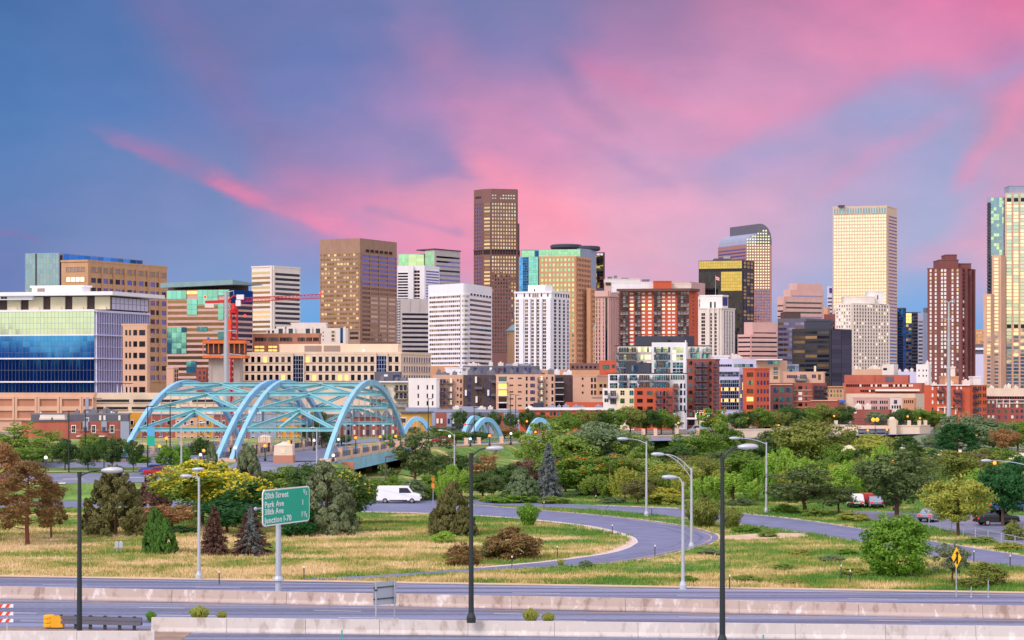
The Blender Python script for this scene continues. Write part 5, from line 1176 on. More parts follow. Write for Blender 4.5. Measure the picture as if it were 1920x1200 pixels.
dash(124.6,-48,.09,4.0,8.2,9,-.12);dash(121.0,-44,.08,3.6,8.6,8,-.10);dash(128.0,-50,.07,3.2,9,9,-.15);dash(129.9,-60,.06,120,1,1,-.172,'marking_yellow');dash(118.4,-22,.05,80,1,1,-.085);dash(134.2,-60,.06,120,1,1,-.172,'marking_yellow');dash(137.8,-60,.07,3.5,8.5,10,-.168);dash(141.4,-60,.07,3.5,8.5,10,-.165);dash(145.6,-60,.07,120,1,1,-.16)

def barrier(name,label,line,x0,x1,mat,h=.87,segs=3.8,seed=1,wb=.62,wt=.26):
    """a run of cast concrete safety barrier with joints"""
    t=thing(name,label,'barrier',(x0,line(x0),0));rg_=random.Random(seed);x=x0;k=0
    while x<x1-.1:
        xe=min(x1,x+segs*rg_.uniform(.9,1.1));mb=MB()
        a,b=Vector((x+.012,line(x),0)),Vector((xe-.012,line(xe),0));j=rg_.uniform(-.008,.008)
        pr=[(-wb/2,0),(-wb/2,.1),(-wb/2+.12,.3),(-wt/2,h+j),(wt/2,h+j),(wb/2-.12,.3),(wb/2,.1),(wb/2,0)]
        n=len(pr);mb.add([(a.x,a.y+p,q) for p,q in pr]+[(b.x,b.y+p,q) for p,q in pr],[tuple(range(n)),tuple(range(n,2*n))[::-1]]+[(i,i+n,(i+1) % n+n,(i+1) % n) for i in range(n)])
        mb.build('segment',mat,t,tuple(t.location));x=xe;k+=1
    return t
# stained concrete for the median wall
def stained(name,c,dark,pale):
    m,bs,L=base_mat(name);g=mnode(m,'ShaderNodeNewGeometry');mp=mnode(m,'ShaderNodeMapping');L.new(g.outputs['Position'],mp.inputs[0]);mp.inputs['Scale'].default_value=(.5,.5,.22)
    n=mnode(m,'ShaderNodeTexNoise');L.new(mp.outputs[0],n.inputs['Vector']);n.inputs['Scale'].default_value=2.2;n.inputs['Detail'].default_value=9;n.inputs['Roughness'].default_value=.65
    cr=mnode(m,'ShaderNodeValToRGB');L.new(n.outputs[0],cr.inputs[0]);r=cr.color_ramp;r.elements.new(.5);r.elements.new(.6)
    for e,(p,cl) in zip(r.elements,((.36,dark),(.46,c),(.56,c),(.64,pale))):e.position=p;e.color =lin(cl)
    L.new(cr.outputs[0],bs.inputs['Base Color']);bs.inputs['Roughness'].default_value=.9
stained('median_concrete',(190,172,162),(158,136,124),(222,212,206));stained('parapet_concrete',(206,198,192),(180,168,160),(222,216,210))
barrier('median_barrier','stained brown concrete median barrier running across the highway behind the green sign post',mid_line,-60,62,'median_concrete',.86,7.5,3)
barrier('roadside_barrier','long pale concrete barrier along the near edge of the highway',near_line,-22.3,60,'parapet_concrete',.90,5.0,4)
barrier('roadside_barrier','short pale concrete barrier in the bottom left corner in front of the yellow ended guardrail',lambda x:112.2-.01*x,-55,-20.9,'parapet_concrete',.84,6.0,6)
mb=MB();vs_=[]
for i in range(20):
    x=-34+i*.75;vs_+=[(x,near_line(x)-4.6+.05*math.sin(i),.031),(x,near_line(x)+.9+.25*math.sin(i*2.1),.031)]
mb.add(vs_,[(2*i,2*i+2,2*i+3,2*i+1) for i in range(19)]);struct(mb.build('road_verge','grit'))

t=thing('guardrail','grey steel box guardrail with a yellow end cap beside the bottom left barrier','guardrail',(-29.3,120.2,0))
xa,xb=X(103,120.5)+29.3,X(265,119)+29.3
mb=MB()
for z in (.35,.62):mb.obox((xa,-.12+.0,z),(xb-xa,-1.2,0),(0,.08,0),(0,0,.2));mb.obox((xa,.28,z),(xb-xa,-1.2,0),(0,.08,0),(0,0,.2))
mb.obox((xa,-.1,.55),(xb-xa,-1.2,0),(0,.36,0),(0,0,.05));mb.build('rail','slate',t)
for k in range(6):
    mb=MB();q=(k+.5)/6;mb.box((xa+(xb-xa)*q,.1-1.2*q,.45),(.09,.09,.45));mb.build('post','rail_dark',t)
mb=MB()
for k in range(3):mb.lathe([(.30,0),(.36,.05),(.36,.2),(.30,.25)],14,(xa-.3,.08,.1+k*.26))
mb.obox((xa-.3,-.22,.12),(.9,0,0),(0,.6,0),(0,0,.7));mb.build('end_cap','cap_yellow',t)

# interchange ramps drawn as pairs of edge points seen on the level ground
def G(px,py,z=0.0):d=D0(py,z);return Vector((X(px,d),d,z))
def smooth_pairs(prs,n=10):
    out=[]
    for i in range(len(prs)-1):
        for k in range(n):
            t_=k/n;res=[]
            for j in (0,1):
                p=[prs[max(0,min(len(prs)-1,q))][j] for q in (i-1,i,i+1,i+2)]
                res.append(0.5*((2*p[1])+(-p[0]+p[2])*t_+(2*p[0]-5*p[1]+4*p[2]-p[3])*t_**2+(-p[0]+3*p[1]-3*p[2]+p[3])*t_**3))
            out.append(tuple(res))
    out.append(prs[-1]);return out
ROADPOLY=[]
def road(prs,z,name,mat,reg=True,follow=False):
    sp_=smooth_pairs([(G(*a),G(*b)) if not isinstance(a,Vector) else (a,b) for a,b in prs]);mb=MB();K=3 if follow else 1;vs=[]
    for a,b in sp_:
        for k in range(K+1):
            q=a.lerp(b,k/K);vs.append((q.x,q.y,(ground(q.x,q.y) if follow else q.z)+z))
    W=K+1
    mb.add(vs,[(i*W+k,i*W+k+1,(i+1)*W+k+1,(i+1)*W+k) for i in range(len(sp_)-1) for k in range(K)])
    if reg:
        for (a,b),(c,d) in zip(sp_,sp_[1:]):ROADPOLY.append([(a.x,a.y),(b.x,b.y),(d.x,d.y),(c.x,c.y)])
    o=struct(mb.build(name,mat));return sp_
LOOP=[((-60,935),(-60,953)),((100,936),(100,952)),((400,932),(400,953)),((675,930),(675,959)),((800,940),(800,962)),((940,951),(940,969)),((1120,966),(1075,982)),((1225,978),(1140,993)),((1290,988),(1184,1006)),((1335,1000),(1195,1016)),((1347,1008),(1190,1021)),((1335,1018),(1175,1029)),((1300,1027),(1140,1038.5)),((1225,1045),(1050,1051.5)),((1150,1055),(975,1059)),((1040,1062.5),(900,1065.5)),((900,1071),(810,1072)),((790,1079),(720,1078.5)),((660,1087),(560,1086))]
lp=road(LOOP,.035,'loop_ramp','asphalt_new')
def edge_strip(sp_,j,w0,w1,z,name,mat,i0=0,i1=None,reg=False):
    """a strip alongside one edge of a road: between offsets w0 and w1, positive = outward"""
    seq=sp_[i0:i1];mb=MB();vs=[]
    for a,b in seq:
        o=(b-a) if j else (a-b);e_=b if j else a;o=o.normalized()
        vs+=[(e_+o*w0)+Vector((0,0,z)),(e_+o*w1)+Vector((0,0,z))]
    mb.add(vs,[(2*i,2*i+2,2*i+3,2*i+1) for i in range(len(seq)-1)]);struct(mb.build(name,mat))
    if reg:
        for i in range(len(seq)-1):ROADPOLY.append([tuple(vs[2*i][:2]),tuple(vs[2*i+1][:2]),tuple(vs[2*i+3][:2]),tuple(vs[2*i+2][:2])])
edge_strip(lp,1,.05,1.6,.03,'gutter','gutter',25,150,True)
edge_strip(lp,1,1.6,3.2,.02,'road_verge','shoulder',60,130)
edge_strip(lp,1,-.06,.1,.041,'lane_marking','marking_white',40,150)
edge_strip(lp,0,-1.15,-1.0,.041,'lane_marking','marking_yellow',30,145)
edge_strip(lp,0,0,.8,.028,'road_verge','shoulder',30,165)
wall('asphalt_track',(98,105,136),.62,.2,.4)
for w0,w1 in ((-3.0,-2.4),(-5.2,-4.6)):edge_strip(lp,0,w0,w1,.038,'tyre_track','asphalt_track',20,150)
UP=[((760,934),(760,942)),((915,939),(915,947)),((1120,948),(1120,956.5)),((1277,954),(1277,970.5)),((1377,962),(1377,982)),((1500,975),(1496,998)),((1635,995),(1615,1017)),((1752,1016),(1752,1044)),((1905,1040),(1905,1063)),((2010,1056),(2010,1080))]
up_=road(UP,.03,'entry_ramp','asphalt_new')
edge_strip(up_,0,0,1.9,.028,'road_verge','shoulder',20,None);edge_strip(up_,0,-.5,-.36,.038,'lane_marking','marking_white',10,None);edge_strip(up_,1,0,1.0,.026,'road_verge','shoulder',30,None);edge_strip(up_,1,-.45,-.3,.038,'lane_marking','marking_yellow',30,None)
road([((1250,1008),(1252,1012)),((1340,1006),(1345,1013)),((1430,1000),(1440,1011)),((1500,1000),(1520,1006))],.018,'path','shoulder')
road([((1600,958),(1590,972)),((1720,962),(1735,985)),((1850,965),(1850,1015)),((1990,968),(1990,1030))],.02,'car_park','asphalt_old')

for w0,w1 in ((-2.2,-1.7),(-4.0,-3.5)):edge_strip(up_,0,w0,w1,.034,'tyre_track','asphalt_track',10,None)
# boulevard that climbs from the left onto the twin bridge
def W(x,y):return Vector((x,y,0))
nr=road([(W(-110,281),W(-110,266.5)),(W(-78,281),W(-78,266.8)),(W(-60,281),W(-60,267.2)),(W(-48,284),W(-46,268.5)),(W(-43,290),W(-34,272)),(W(-42.6,298),W(-29.6,282)),(W(-42,305),W(-28.2,305))],.05,'boulevard','asphalt_old',True,True)
fr_=road([(W(-110,296),W(-110,286)),(W(-80,297),W(-80,286.5)),(W(-66,299),W(-64,287)),(W(-60.5,301.5),W(-54,288.5)),(W(-59.6,304),W(-47.4,296)),(W(-58.8,306),W(-46.4,306))],.055,'boulevard','asphalt_old',True,True)
def follow_strip(a,b,z,name,mat,n=24,k=3,reg=False):
    mb=MB();vs=[]
    for i in range(n+1):
        p,q=Vector(a[0]).lerp(Vector(a[1]),i/n),Vector(b[0]).lerp(Vector(b[1]),i/n)
        for j in range(k+1):r_=p.lerp(q,j/k);vs.append((r_.x,r_.y,ground(r_.x,r_.y)+z))
    mb.add(vs,[(i*(k+1)+j,i*(k+1)+j+1,(i+1)*(k+1)+j+1,(i+1)*(k+1)+j) for i in range(n) for j in range(k)]);struct(mb.build(name,mat))
follow_strip(((-110,281.3),(-55,283.5)),((-110,285.7),(-55,286.3)),.12,'median_lawn','verge_green');follow_strip(((-110,280.8),(-50,282.6)),((-110,281.4),(-50,283.5)),.13,'kerb','bike_concrete')
follow_strip(((-110,257.5),(-42,257.5)),((-110,266.4),(-42,267.4)),.05,'bank_lawn','verge_bank',30,6);follow_strip(((-110,266.0),(-62,266.4)),((-110,266.8),(-62,267.1)),.14,'kerb','bike_concrete')
for x0,y in ((-80,273),(-72,273.2),(-64,273.4),(-55,275.5)):
    follow_strip(((x0,y),(x0+3,y)),((x0,y+.35),(x0+3,y+.35)),.07,'lane_marking','marking_white',3,1)

# roads on the high ground behind the bridge
def high_road(pts,w,name='street',mat='asphalt_old',z=.05):
    mb=MB();vs=[];P_=[Vector((x,y,0)) for x,y in pts]
    for i,p in enumerate(P_):
        t_=(P_[min(i+1,len(P_)-1)]-P_[max(0,i-1)]).normalized();n_=Vector((-t_.y,t_.x,0))*w/2
        for q in (p-n_,p+n_):vs.append((q.x,q.y,max(ground(q.x,q.y),3.7)+z))
    mb.add(vs,[(2*i,2*i+2,2*i+3,2*i+1) for i in range(len(P_)-1)]);struct(mb.build(name,mat))
high_road([(-24,376),(-14,388),(-2,400),(10,412),(30,428),(60,455),(110,492),(220,520)],15)
high_road([(-44,378),(-36,400),(-24,430),(-10,470)],12);high_road([(-130,300),(-75,312),(-62,340),(-60,400)],10);high_road([(28,452),(60,472),(92,492),(160,500),(240,502)],12)
# ------------------------------------------------------------------ the blue arch bridge
YN,YF,ZD=300.0,377.0,3.75
def ribpt(x0,t):return Vector((x0+8.4*t,YN+(YF-YN)*t,ZD+12.6*4*t*(1-t)-.15))
def arch_rib(mb,f,n=28,w=.68,h=1.0,t0=0.0,t1=1.0,yn=None):
    """box-section arch"""
    ps=[f(t0+(t1-t0)*i/n) for i in range(n+1)];vs=[]
    for i,p in enumerate(ps):
        tg=(ps[min(i+1,n)]-ps[max(i-1,0)]).normalized();hz=Vector((tg.x,tg.y,0)).normalized();sd_=Vector((hz.y,-hz.x,0));up_v=sd_.cross(tg)
        for a,b in ((-1,-1),(1,-1),(1,1),(-1,1)):vs.append(p+sd_*a*w/2+up_v*b*h/2)
    mb.add(vs,[(0,3,2,1),(4*n,4*n+1,4*n+2,4*n+3)]+[(4*i+k,4*i+(k+1) % 4,4*i+4+(k+1) % 4,4*i+4+k) for i in range(n) for k in range(4)])
def ibeam(mb,a,b,h=.64,w=.46,th=.09):
    a,b=Vector(a),Vector(b);t_=(b-a).normalized();sd_=t_.cross(Vector((0,0,1))).normalized();up_v=sd_.cross(t_)
    mb.obox(a-up_v*(h/2-th)-sd_*th/2,b-a,sd_*th,up_v*(h-2*th))
    for s_ in (-1,1):mb.obox(a+up_v*(s_*h/2-(th if s_>0 else 0))-sd_*w/2,b-a,sd_*w,up_v*th)
R1,R2,R3,R4=-61.2,-46.2,-43.9,-29.1
def arch_pair(xl,xr,label):
    t=thing('arch_bridge',label,'bridge',(xl,YN,ZD));off=tuple(t.location)
    for x0 in (xl,xr):
        mb=MB();arch_rib(mb,lambda q:ribpt(x0,q),t0=-.035,t1=1.03);mb.build('arch_rib','bridge_blue',t,off)
        for k in range(1,14):
            p=ribpt(x0,k/14)
            if p.z-ZD>2.5:
                for s_ in (-.9,.9):mb=MB();mb.tube([p-Vector((0,0,.5)),Vector((p.x+s_*.1,p.y+s_,ZD+.2))],.035,4,False);mb.build('hanger','galvanised',t,off)
        mb=MB()
        for q in (0.0,1.0):p=ribpt(x0,q);mb.obox((p.x-.9,p.y-1.3,ZD-3.5),(1.8,0,0),(0,2.6,0),(0,0,3.9))
        mb.build('footing','retaining_pink',t,off)
    inn=.38
    qs=[.11,.20,.30,.42,.58,.70,.80,.89]
    for q in qs:
        mb=MB();a,b=ribpt(xl,q),ribpt(xr,q);ibeam(mb,a+Vector((inn,0,0)),b-Vector((inn,0,0)));mb.build('cross_beam','bridge_teal',t,off)
    for q0,q1 in ((.11,.20),(.20,.30),(.30,.42),(.70,.58),(.80,.70),(.89,.80)):
        m_=(ribpt(xl,q1)+ribpt(xr,q1))/2
        for x0,s_ in ((xl,1),(xr,-1)):
            mb=MB();a=ribpt(x0,q0)+Vector((s_*inn,0,.1));ibeam(mb,a,m_+Vector((s_*.25,(-.3 if q1>q0 else .3),-.05)),.5,.38);mb.build('brace','bridge_teal',t,off)
    for q,k in ((.11,.20),(.89,.80)):
        a=(ribpt(xl,q)+ribpt(xr,q))/2;m_=(ribpt(xl,k)+ribpt(xr,k))/2;mb=MB();ibeam(mb,a+Vector((-1.6,0,.3)),m_+Vector((.1,0,-.4)),.55,.4);mb.build('brace','bridge_teal',t,off)
    xs0,xs1=xl-1.6,xr+1.6
    mb=MB();mb.add([(xs0,YN-2,ZD-.45),(xs1,YN-2,ZD-.45),(xs1+8.4,YF+2,ZD-.45),(xs0+8.4,YF+2,ZD-.45),(xs0,YN-2,ZD),(xs1,YN-2,ZD),(xs1+8.4,YF+2,ZD),(xs0+8.4,YF+2,ZD)],[(3,2,1,0),(4,5,6,7),(0,1,5,4),(1,2,6,5),(2,3,7,6),(3,0,4,7)]);mb.build('deck','asphalt_old',t,off)
    for xx in (xs0-.26,xs1+.02):
        mb=MB();mb.obox((xx,YN+.2,ZD-1.75),(8.2,YF-YN-.4,0),(.24,0,0),(0,0,1.72))
        for k in range(20):q=k/19;mb.obox((xx-.06+8.2*q,YN+.3+(YF-YN-.8)*q,ZD-1.72),(.36,0,0),(0,.12,0),(0,0,1.66))
        mb.obox((xx-.08,YN+.2,ZD-1.85),(8.2,YF-YN-.4,0),(.4,0,0),(0,0,.1));mb.build('edge_girder','bridge_blue',t,off)
    for xx in (xs0+.15,xs1-.35):
        mb=MB();mb.obox((xx,YN,ZD+.004),(8.4,YF-YN,0),(.35,0,0),(0,0,.5));mb.build('kerb_wall','bike_concrete',t,off)
        mb=MB()
        for z in (.75,1.05,1.35):mb.obox((xx+.12,YN,ZD+z),(8.4,YF-YN,0),(.07,0,0),(0,0,.06))
        for k in range(150):q=k/150;mb.obox((xx+.13+8.4*q,YN+(YF-YN)*q,ZD+.51),(.05,0,0),(0,.05,0),(0,0,.82))
        mb.build('railing','rail_dark',t,off)
        for k in range(9):
            q=(k+.5)/9;mb=MB();mb.box((xx+.17+8.4*q,YN+(YF-YN)*q,ZD+.95),(.32,.4,.92));mb.box((xx+.17+8.4*q,YN+(YF-YN)*q,ZD+1.93),(.4,.48,.06));mb.build('pilaster','retaining_pink',t,off)
    mb=MB()
    for k in range(4):mb.box((xl+2.5+k*3.2+5.5,YN+52,ZD-3.2),(.5,.6,2.7))
    mb.box(((xl+xr)/2+5.5,YN+52,ZD-.95),((xr-xl)/2+1,.7,.45));mb.build('pier','terracotta',t,off)
    return t
arch_pair(R1,R2,'left half of the twin blue steel arch bridge with its own road deck')
arch_pair(R3,R4,'right half of the twin blue steel arch bridge, beside the big dark tree')
mb=MB();mb.obox((-60,303.2,-.5),(35,0,0),(0,1.5,0),(0,0,4.0));tag(mb.build('abutment','terracotta'),'brown concrete abutment wall under the near end of the twin blue bridge','wall')
mb=MB();mb.obox((-54,378.6,-.5),(38,0,0),(0,1.5,0),(0,0,4.0));tag(mb.build('abutment','terracotta'),'brown concrete abutment wall under the far end of the twin blue bridge','wall')

def gate_pier(px,d,py0,py1,w,label):
    t=thing('gate_pier',label,'monument',(X(px,d),d,ZD-.6));h=Z(py0,d)-ZD+.6;w=w*d/F/2
    mb=MB();mb.add([(s_*w*1.08 if i<4 else s_*w,q*w*1.08 if i<4 else q*w,0 if i<4 else h*.45) for i,(s_,q) in enumerate(((-1,-1),(1,-1),(1,1),(-1,1))*2)],[(3,2,1,0),(4,5,6,7),(0,1,5,4),(1,2,6,5),(2,3,7,6),(3,0,4,7)]);mb.build('base','terracotta',t)
    mb=MB();v_=[(s_*w*.99,q*w*.99,h*.45) for s_,q in ((-1,-1),(1,-1),(1,1),(-1,1))]+[(s_*w*.93,q*w*.93,h*.84) for s_,q in ((-1,-1),(1,-1),(1,1),(-1,1))];mb.add(v_,[(4,5,6,7),(0,1,5,4),(1,2,6,5),(2,3,7,6),(3,0,4,7)]);mb.build('shaft','pale_beige',t)
    mb=MB();v_=[(s_*w*.97,q*w*.97,h*.84) for s_,q in ((-1,-1),(1,-1),(1,1),(-1,1))]+[(-w*.12,-w*.12,h),(w*.12,-w*.12,h),(w*.12,w*.12,h),(-w*.12,w*.12,h)];mb.add(v_,[(3,2,1,0),(4,5,6,7),(0,1,5,4),(1,2,6,5),(2,3,7,6),(3,0,4,7)]);mb.build('cap','pale_beige',t)
    mb=MB();mb.box((0,-w*.97,h*.62),(w*.2,.06,w*.2));mb.build('medallion','cream',t)
gate_pier(533,297,828,870,36,'big pale stone pier with pyramid cap at the near end of the blue bridge')
gate_pier(497,384,815,845,24,'smaller pale stone pier with pyramid cap seen between the two blue bridge halves')
# small arches over the railing further on
def small_arch(px0,px1,py,base,d,label,depth=3.0):
    x0,x1=X(px0,d),X(px1,d);zt=Z(py,d);zb=Z(base,d);t=thing('blue_arch',label,'arch',((x0+x1)/2,d,zb));off=tuple(t.location)
    f=lambda q:Vector((x0+(x1-x0)*q,d+depth*q,zb+(zt-zb)*4*q*(1-q)))
    mb=MB();arch_rib(mb,f,22,.9,.95);mb.build('arch_rib','bridge_blue',t,off)
    for k in range(1,9):mb=MB();p=f(k/9);mb.tube([p,Vector((p.x,p.y,zb))],.05,4,False);mb.build('hanger','galvanised',t,off)
small_arch(757,806,785,812,440,'small blue steel arch right behind the far foot of the big bridge')
small_arch(866,912,784,826,415,'left one of two crossing small blue arches behind the traffic signal',14)
small_arch(882,940,787,826,405,'right one of two crossing small blue arches above the boulevard',8)
small_arch(988,1036,787,822,420,'small blue arch half hidden by the big green trees right of the twin small arches')
# retaining walls, fences, parapets
def wall_run(name,label,pts,ztop,zbot,mat,th=.5,cop=True,cat='wall',joints=0):
    t=thing(name,label,cat,(pts[0][0],pts[0][1],zbot));off=tuple(t.location)
    for k,(a,b) in enumerate(zip(pts,pts[1:])):
        a,b=Vector((a[0],a[1],0)),Vector((b[0],b[1],0));e=(b-a);n=Vector((e.y,-e.x,0)).normalized();mb=MB()
        mb.obox((a.x,a.y,zbot),e,-n*th,(0,0,ztop-zbot));
        if joints:
            for q in range(1,joints):p=a+e*(q/joints);mb.obox((p.x,p.y,zbot),e.normalized()*.12,n*.06,(0,0,ztop-zbot-.05))
        mb.build('wall_panel',mat,t,off)
        if cop:
            mb=MB();mb.obox((a.x+n.x*.12,a.y+n.y*.12,ztop),e,-n*(th+.24),(0,0,.22));mb.build('coping','pale_beige',t,off)
    return t
def fence_run(name,label,pts,z,h,mat='rail_dark',step=.45,posts=3.0,pil=None,cat='fence'):
    t=thing(name,label,cat,(pts[0][0],pts[0][1],z));off=tuple(t.location);mb=MB()
    for a,b in zip(pts,pts[1:]):
        a,b=Vector((a[0],a[1],z)),Vector((b[0],b[1],z));e=b-a;L_=e.length
        for q in (.12,h*.55,h-.06):mb.obox(a+Vector((0,0,q)),e,(0,.05,0),(0,0,.06))
        for k in range(int(L_/step)):p=a+e*(k*step/L_);mb.obox(p+Vector((0,.01,.05)),e.normalized()*.04,(0,.03,0),(0,0,h-.1))
    mb.build('railing',mat,t,off)
    for a,b in zip(pts,pts[1:]):
        a,b=Vector((a[0],a[1],z)),Vector((b[0],b[1],z));e=b-a;L_=e.length
        for k in range(int(L_/posts)+1):
            p=a+e*min(1,k*posts/L_);mb=MB();w=.4 if pil else .06
            mb.box((p.x,p.y,p.z+(h+(.35 if pil else .1))/2),(w,w,(h+(.35 if pil else .1))/2));mb.build('pilaster' if pil else 'post',pil or mat,t,off)
    return t
WP=[(-19.6,349),(-10,368),(-3,379),(6,394)]
wall_run('retaining_wall','pink concrete retaining wall above the grassy bank right of the big dark tree',[(-13,364),(-6.5,375),(2.5,389),(8,398)],4.1,.3,'retaining_pink',.5,True,'wall',5)
fence_run('boundary_fence','dark iron fence with pale pilasters along the boulevard above the pink retaining wall',[(-21,352),(-13,365.2),(-6.5,376.2),(2.5,390)],4.0,1.25,pil='retaining_pink',posts=8)
fence_run('boundary_fence','low dark fence stepping down the grassy bank under the pink retaining wall',[(-16,350),(-7,368),(-1,378)],1.6,1.1,posts=4)
wall_run('retaining_wall','pale stone retaining wall half hidden by trees, right of centre',[(24,436),(33,441),(46,452)],4.2,.0,'retaining_pink',.5,True,'wall',9)
fence_run('boundary_fence','dark fence with pale posts on top of the pale stone retaining wall right of centre',[(24,437),(33,442),(46,453)],4.3,1.3,pil='retaining_pink',posts=7)
d_=478
wall_run('overpass','pale concrete overpass wall with a dark underpass opening at the right, below orange lamps',[(X(1566,d_),d_),(X(1609,d_),d_)],Z(799,d_),1.0,'pale_beige',8,True,'overpass')
wall_run('retaining_wall','curved pale concrete wall right of the underpass opening at the far right',[(X(1678,d_),d_+1),(X(1725,d_),d_+.5),(X(1752,d_),d_+5)],Z(799,d_),.5,'pale_beige',1,True,'wall',4)
t=thing('overpass','short bridge span over the dark underpass between two pale concrete walls','overpass',(X(1640,d_),d_,2));off=tuple(t.location)
mb=MB();mb.obox((X(1608,d_),d_-.5,Z(804,d_)),(X(1672,d_)-X(1608,d_),0,0),(0,9,0),(0,0,Z(799,d_)-Z(804,d_)));mb.build('span','pale_beige',t,off)
mb=MB();mb.obox((X(1610,d_),d_+.3,Z(811,d_)),(X(1670,d_)-X(1610,d_),0,0),(0,.6,0),(0,0,Z(804.2,d_)-Z(811,d_)));mb.build('girder','bluegrey',t,off)
mb=MB();mb.obox((X(1667,d_),d_-1.2,1),(X(1679,d_)-X(1667,d_),0,0),(0,3,0),(0,0,Z(786,d_)-1));mb.lathe([(.8,0),(.75,.3),(.4,.55)],12,(X(1673,d_),d_+.3,Z(786,d_)));mb.build('pylon','pale_beige',t,off)
mb=MB();mb.obox((X(1609,d_),d_+7,.5),(X(1670,d_)-X(1609,d_),0,0),(0,.5,0),(0,0,Z(804,d_)-.6));mb.build('underpass_shade','dark_opening',t,off)  # dark sheet standing in for the shade inside the underpass
fence_run('boundary_fence','tall dark mesh fence on the short bridge span under the bright twin lamp',[(X(1600,d_),d_+.2),(X(1668,d_),d_+.2)],Z(798.5,d_),1.9,step=.3,posts=3)
fence_run('boundary_fence','dark railing with pale posts running right from the overpass pylon',[(X(1682,d_),d_+1.2),(X(1725,d_),d_+.9),(X(1752,d_),d_+5.2)],Z(798.5,d_),1.0,pil='pale_beige',posts=3.2)
fence_run('boundary_fence','low dark railing with pale posts left of the overpass pylon',[(X(1568,d_),d_+.4),(X(1604,d_),d_+.4)],Z(798.5,d_),1.0,pil='pale_beige',posts=4.8)
d2=430
t=thing('ramp_viaduct','long cream concrete viaduct with a dark rail running behind the trees at the right','viaduct',(X(1700,d2),d2,1));off=tuple(t.location)
a,b=Vector((X(1560,d2+8),d2+8,0)),Vector((X(1960,d2-22),d2-22,0));za,zb=Z(836,d2),Z(846,d2)
mb=MB();v_=[]
for p,z in ((a,za),(b,zb)):v_+=[(p.x,p.y,z-1.5),(p.x,p.y+7,z-1.5),(p.x,p.y+7,z),(p.x,p.y,z)]
mb.add(v_,PQ);mb.build('deck','cream',t,off)
mb=MB()
for q in (.35,.8):
    mb.obox((a.x,a.y,za+q),(b.x-a.x,b.y-a.y,zb-za),(0,.1,0),(0,0,.2))
for k in range(40):p=a.lerp(b,k/40);z=za+(zb-za)*k/40;mb.obox((p.x,p.y+.02,z),(.12,0,0),(0,.08,0),(0,0,1.0))
mb.build('railing','rail_dark',t,off)
for k in range(7):
    p=a.lerp(b,(k+.5)/7);mb=MB();z=za+(zb-za)*(k+.5)/7-1.52;mb.box((p.x,p.y+3.5,z/2),(.6,1.5,z/2));mb.build('pier','pale_beige',t,off)
wall_run('parapet_wall','pale wall with a dark rail beside the street behind the olive tree right of centre',[(X(1380,446),446),(X(1500,452),452)],Z(806,446),1.0,'pale_beige',.5,True,'wall')
t=thing('bus_shelter','small tan brick kiosk with two pillars hidden among trees on the right','kiosk',(X(1600,350),350,0))
for px in (1583,1603,1611):
    mb=MB();mb.box((X(px,350)-X(1600,350),0,1.9),(.35,.35,1.9));mb.build('pillar','tan',t)
mb=MB();mb.box((-.2,1,2.9),(2.4,1,.25));mb.build('beam','bluegrey',t)
# guardrail along the left boulevard
t=thing('guardrail','low dark guardrail on posts beside the boulevard at the left foot of the blue bridge','guardrail',(-72,297.5,ground(-72,297.5)));off=tuple(t.location)
mb=MB();n=18;pr_=[(-76+k*1.15,298.0+k*.02) for k in range(n)]
for (x0,y0),(x1,y1) in zip(pr_,pr_[1:]):mb.obox((x0,y0,ground(x0,y0)+.5),(x1-x0,y1-y0,ground(x1,y1)-ground(x0,y0)),(0,.1,0),(0,0,.3))
mb.build('rail','rail_dark',t,off)
for x,y in pr_[::2]:
    mb=MB();mb.box((x,y+.18,ground(x,y)+.35),(.07,.07,.45));mb.build('post','rail_dark',t,off)
wall_run('parapet_wall','low cream wall beside the left boulevard behind the street trees',[(-95,300),(-78,300),(-66,302.5)],4.7,3,'pale_beige',.4,True,'wall')
fence_run('boundary_fence','dark mesh screen fence near the left foot of the blue bridge',[(-73,303),(-61.5,304.5)],3.7,1.9,step=.25,posts=2.5)
# ------------------------------------------------------------------ trees and shrubs
def leaf_cards(cen,nrm,lng,wid,seed,up_bias=.25,along=None):
    """one diamond leaf card per row of cen"""
    r=np.random.default_rng(seed);n=len(cen)
    nn=nrm+r.normal(0,.75,(n,3));nn[:,2]+=up_bias;nn/=np.linalg.norm(nn,axis=1,keepdims=True)+1e-9
    a=r.normal(0,1,(n,3)) if along is None else along+r.normal(0,.35,(n,3))
    a-=nn*np.sum(a*nn,axis=1,keepdims=True);a/=np.linalg.norm(a,axis=1,keepdims=True)+1e-9
    b=np.cross(nn,a);s=r.uniform(.65,1.35,(n,1));a=a*lng*s;b=b*wid*s
    v=np.empty((n,4,3));v[:,0]=cen-a;v[:,1]=cen+b+a*.1;v[:,2]=cen+a;v[:,3]=cen-b+a*.1
    return v.reshape(-1,3)
def clumps(env,nclump,per,rad,seed,squash=.75,shell=.5):
    """leaf centres gathered in uneven clumps inside an envelope env(dir, z) of unit height"""
    r=np.random.default_rng(seed);cs=[];ns=[];cl=[]
    while len(cl)<nclump:
        p=env(r)
        if p is None:continue
        cl.append(p)
    for p,out in cl:
        k=int(per*r.uniform(.6,1.35));q=r.normal(0,1,(k,3));q/=np.linalg.norm(q,axis=1,keepdims=True);rr=r.uniform(shell,1.0,(k,1))**.7
        R_=rad*r.uniform(.65,1.3);o=q*rr*R_;o[:,2]*=squash
        cs.append(np.asarray(p)+o);ns.append(q*.7+np.asarray(out)*.7)
    return np.concatenate(cs),np.concatenate(ns),cl
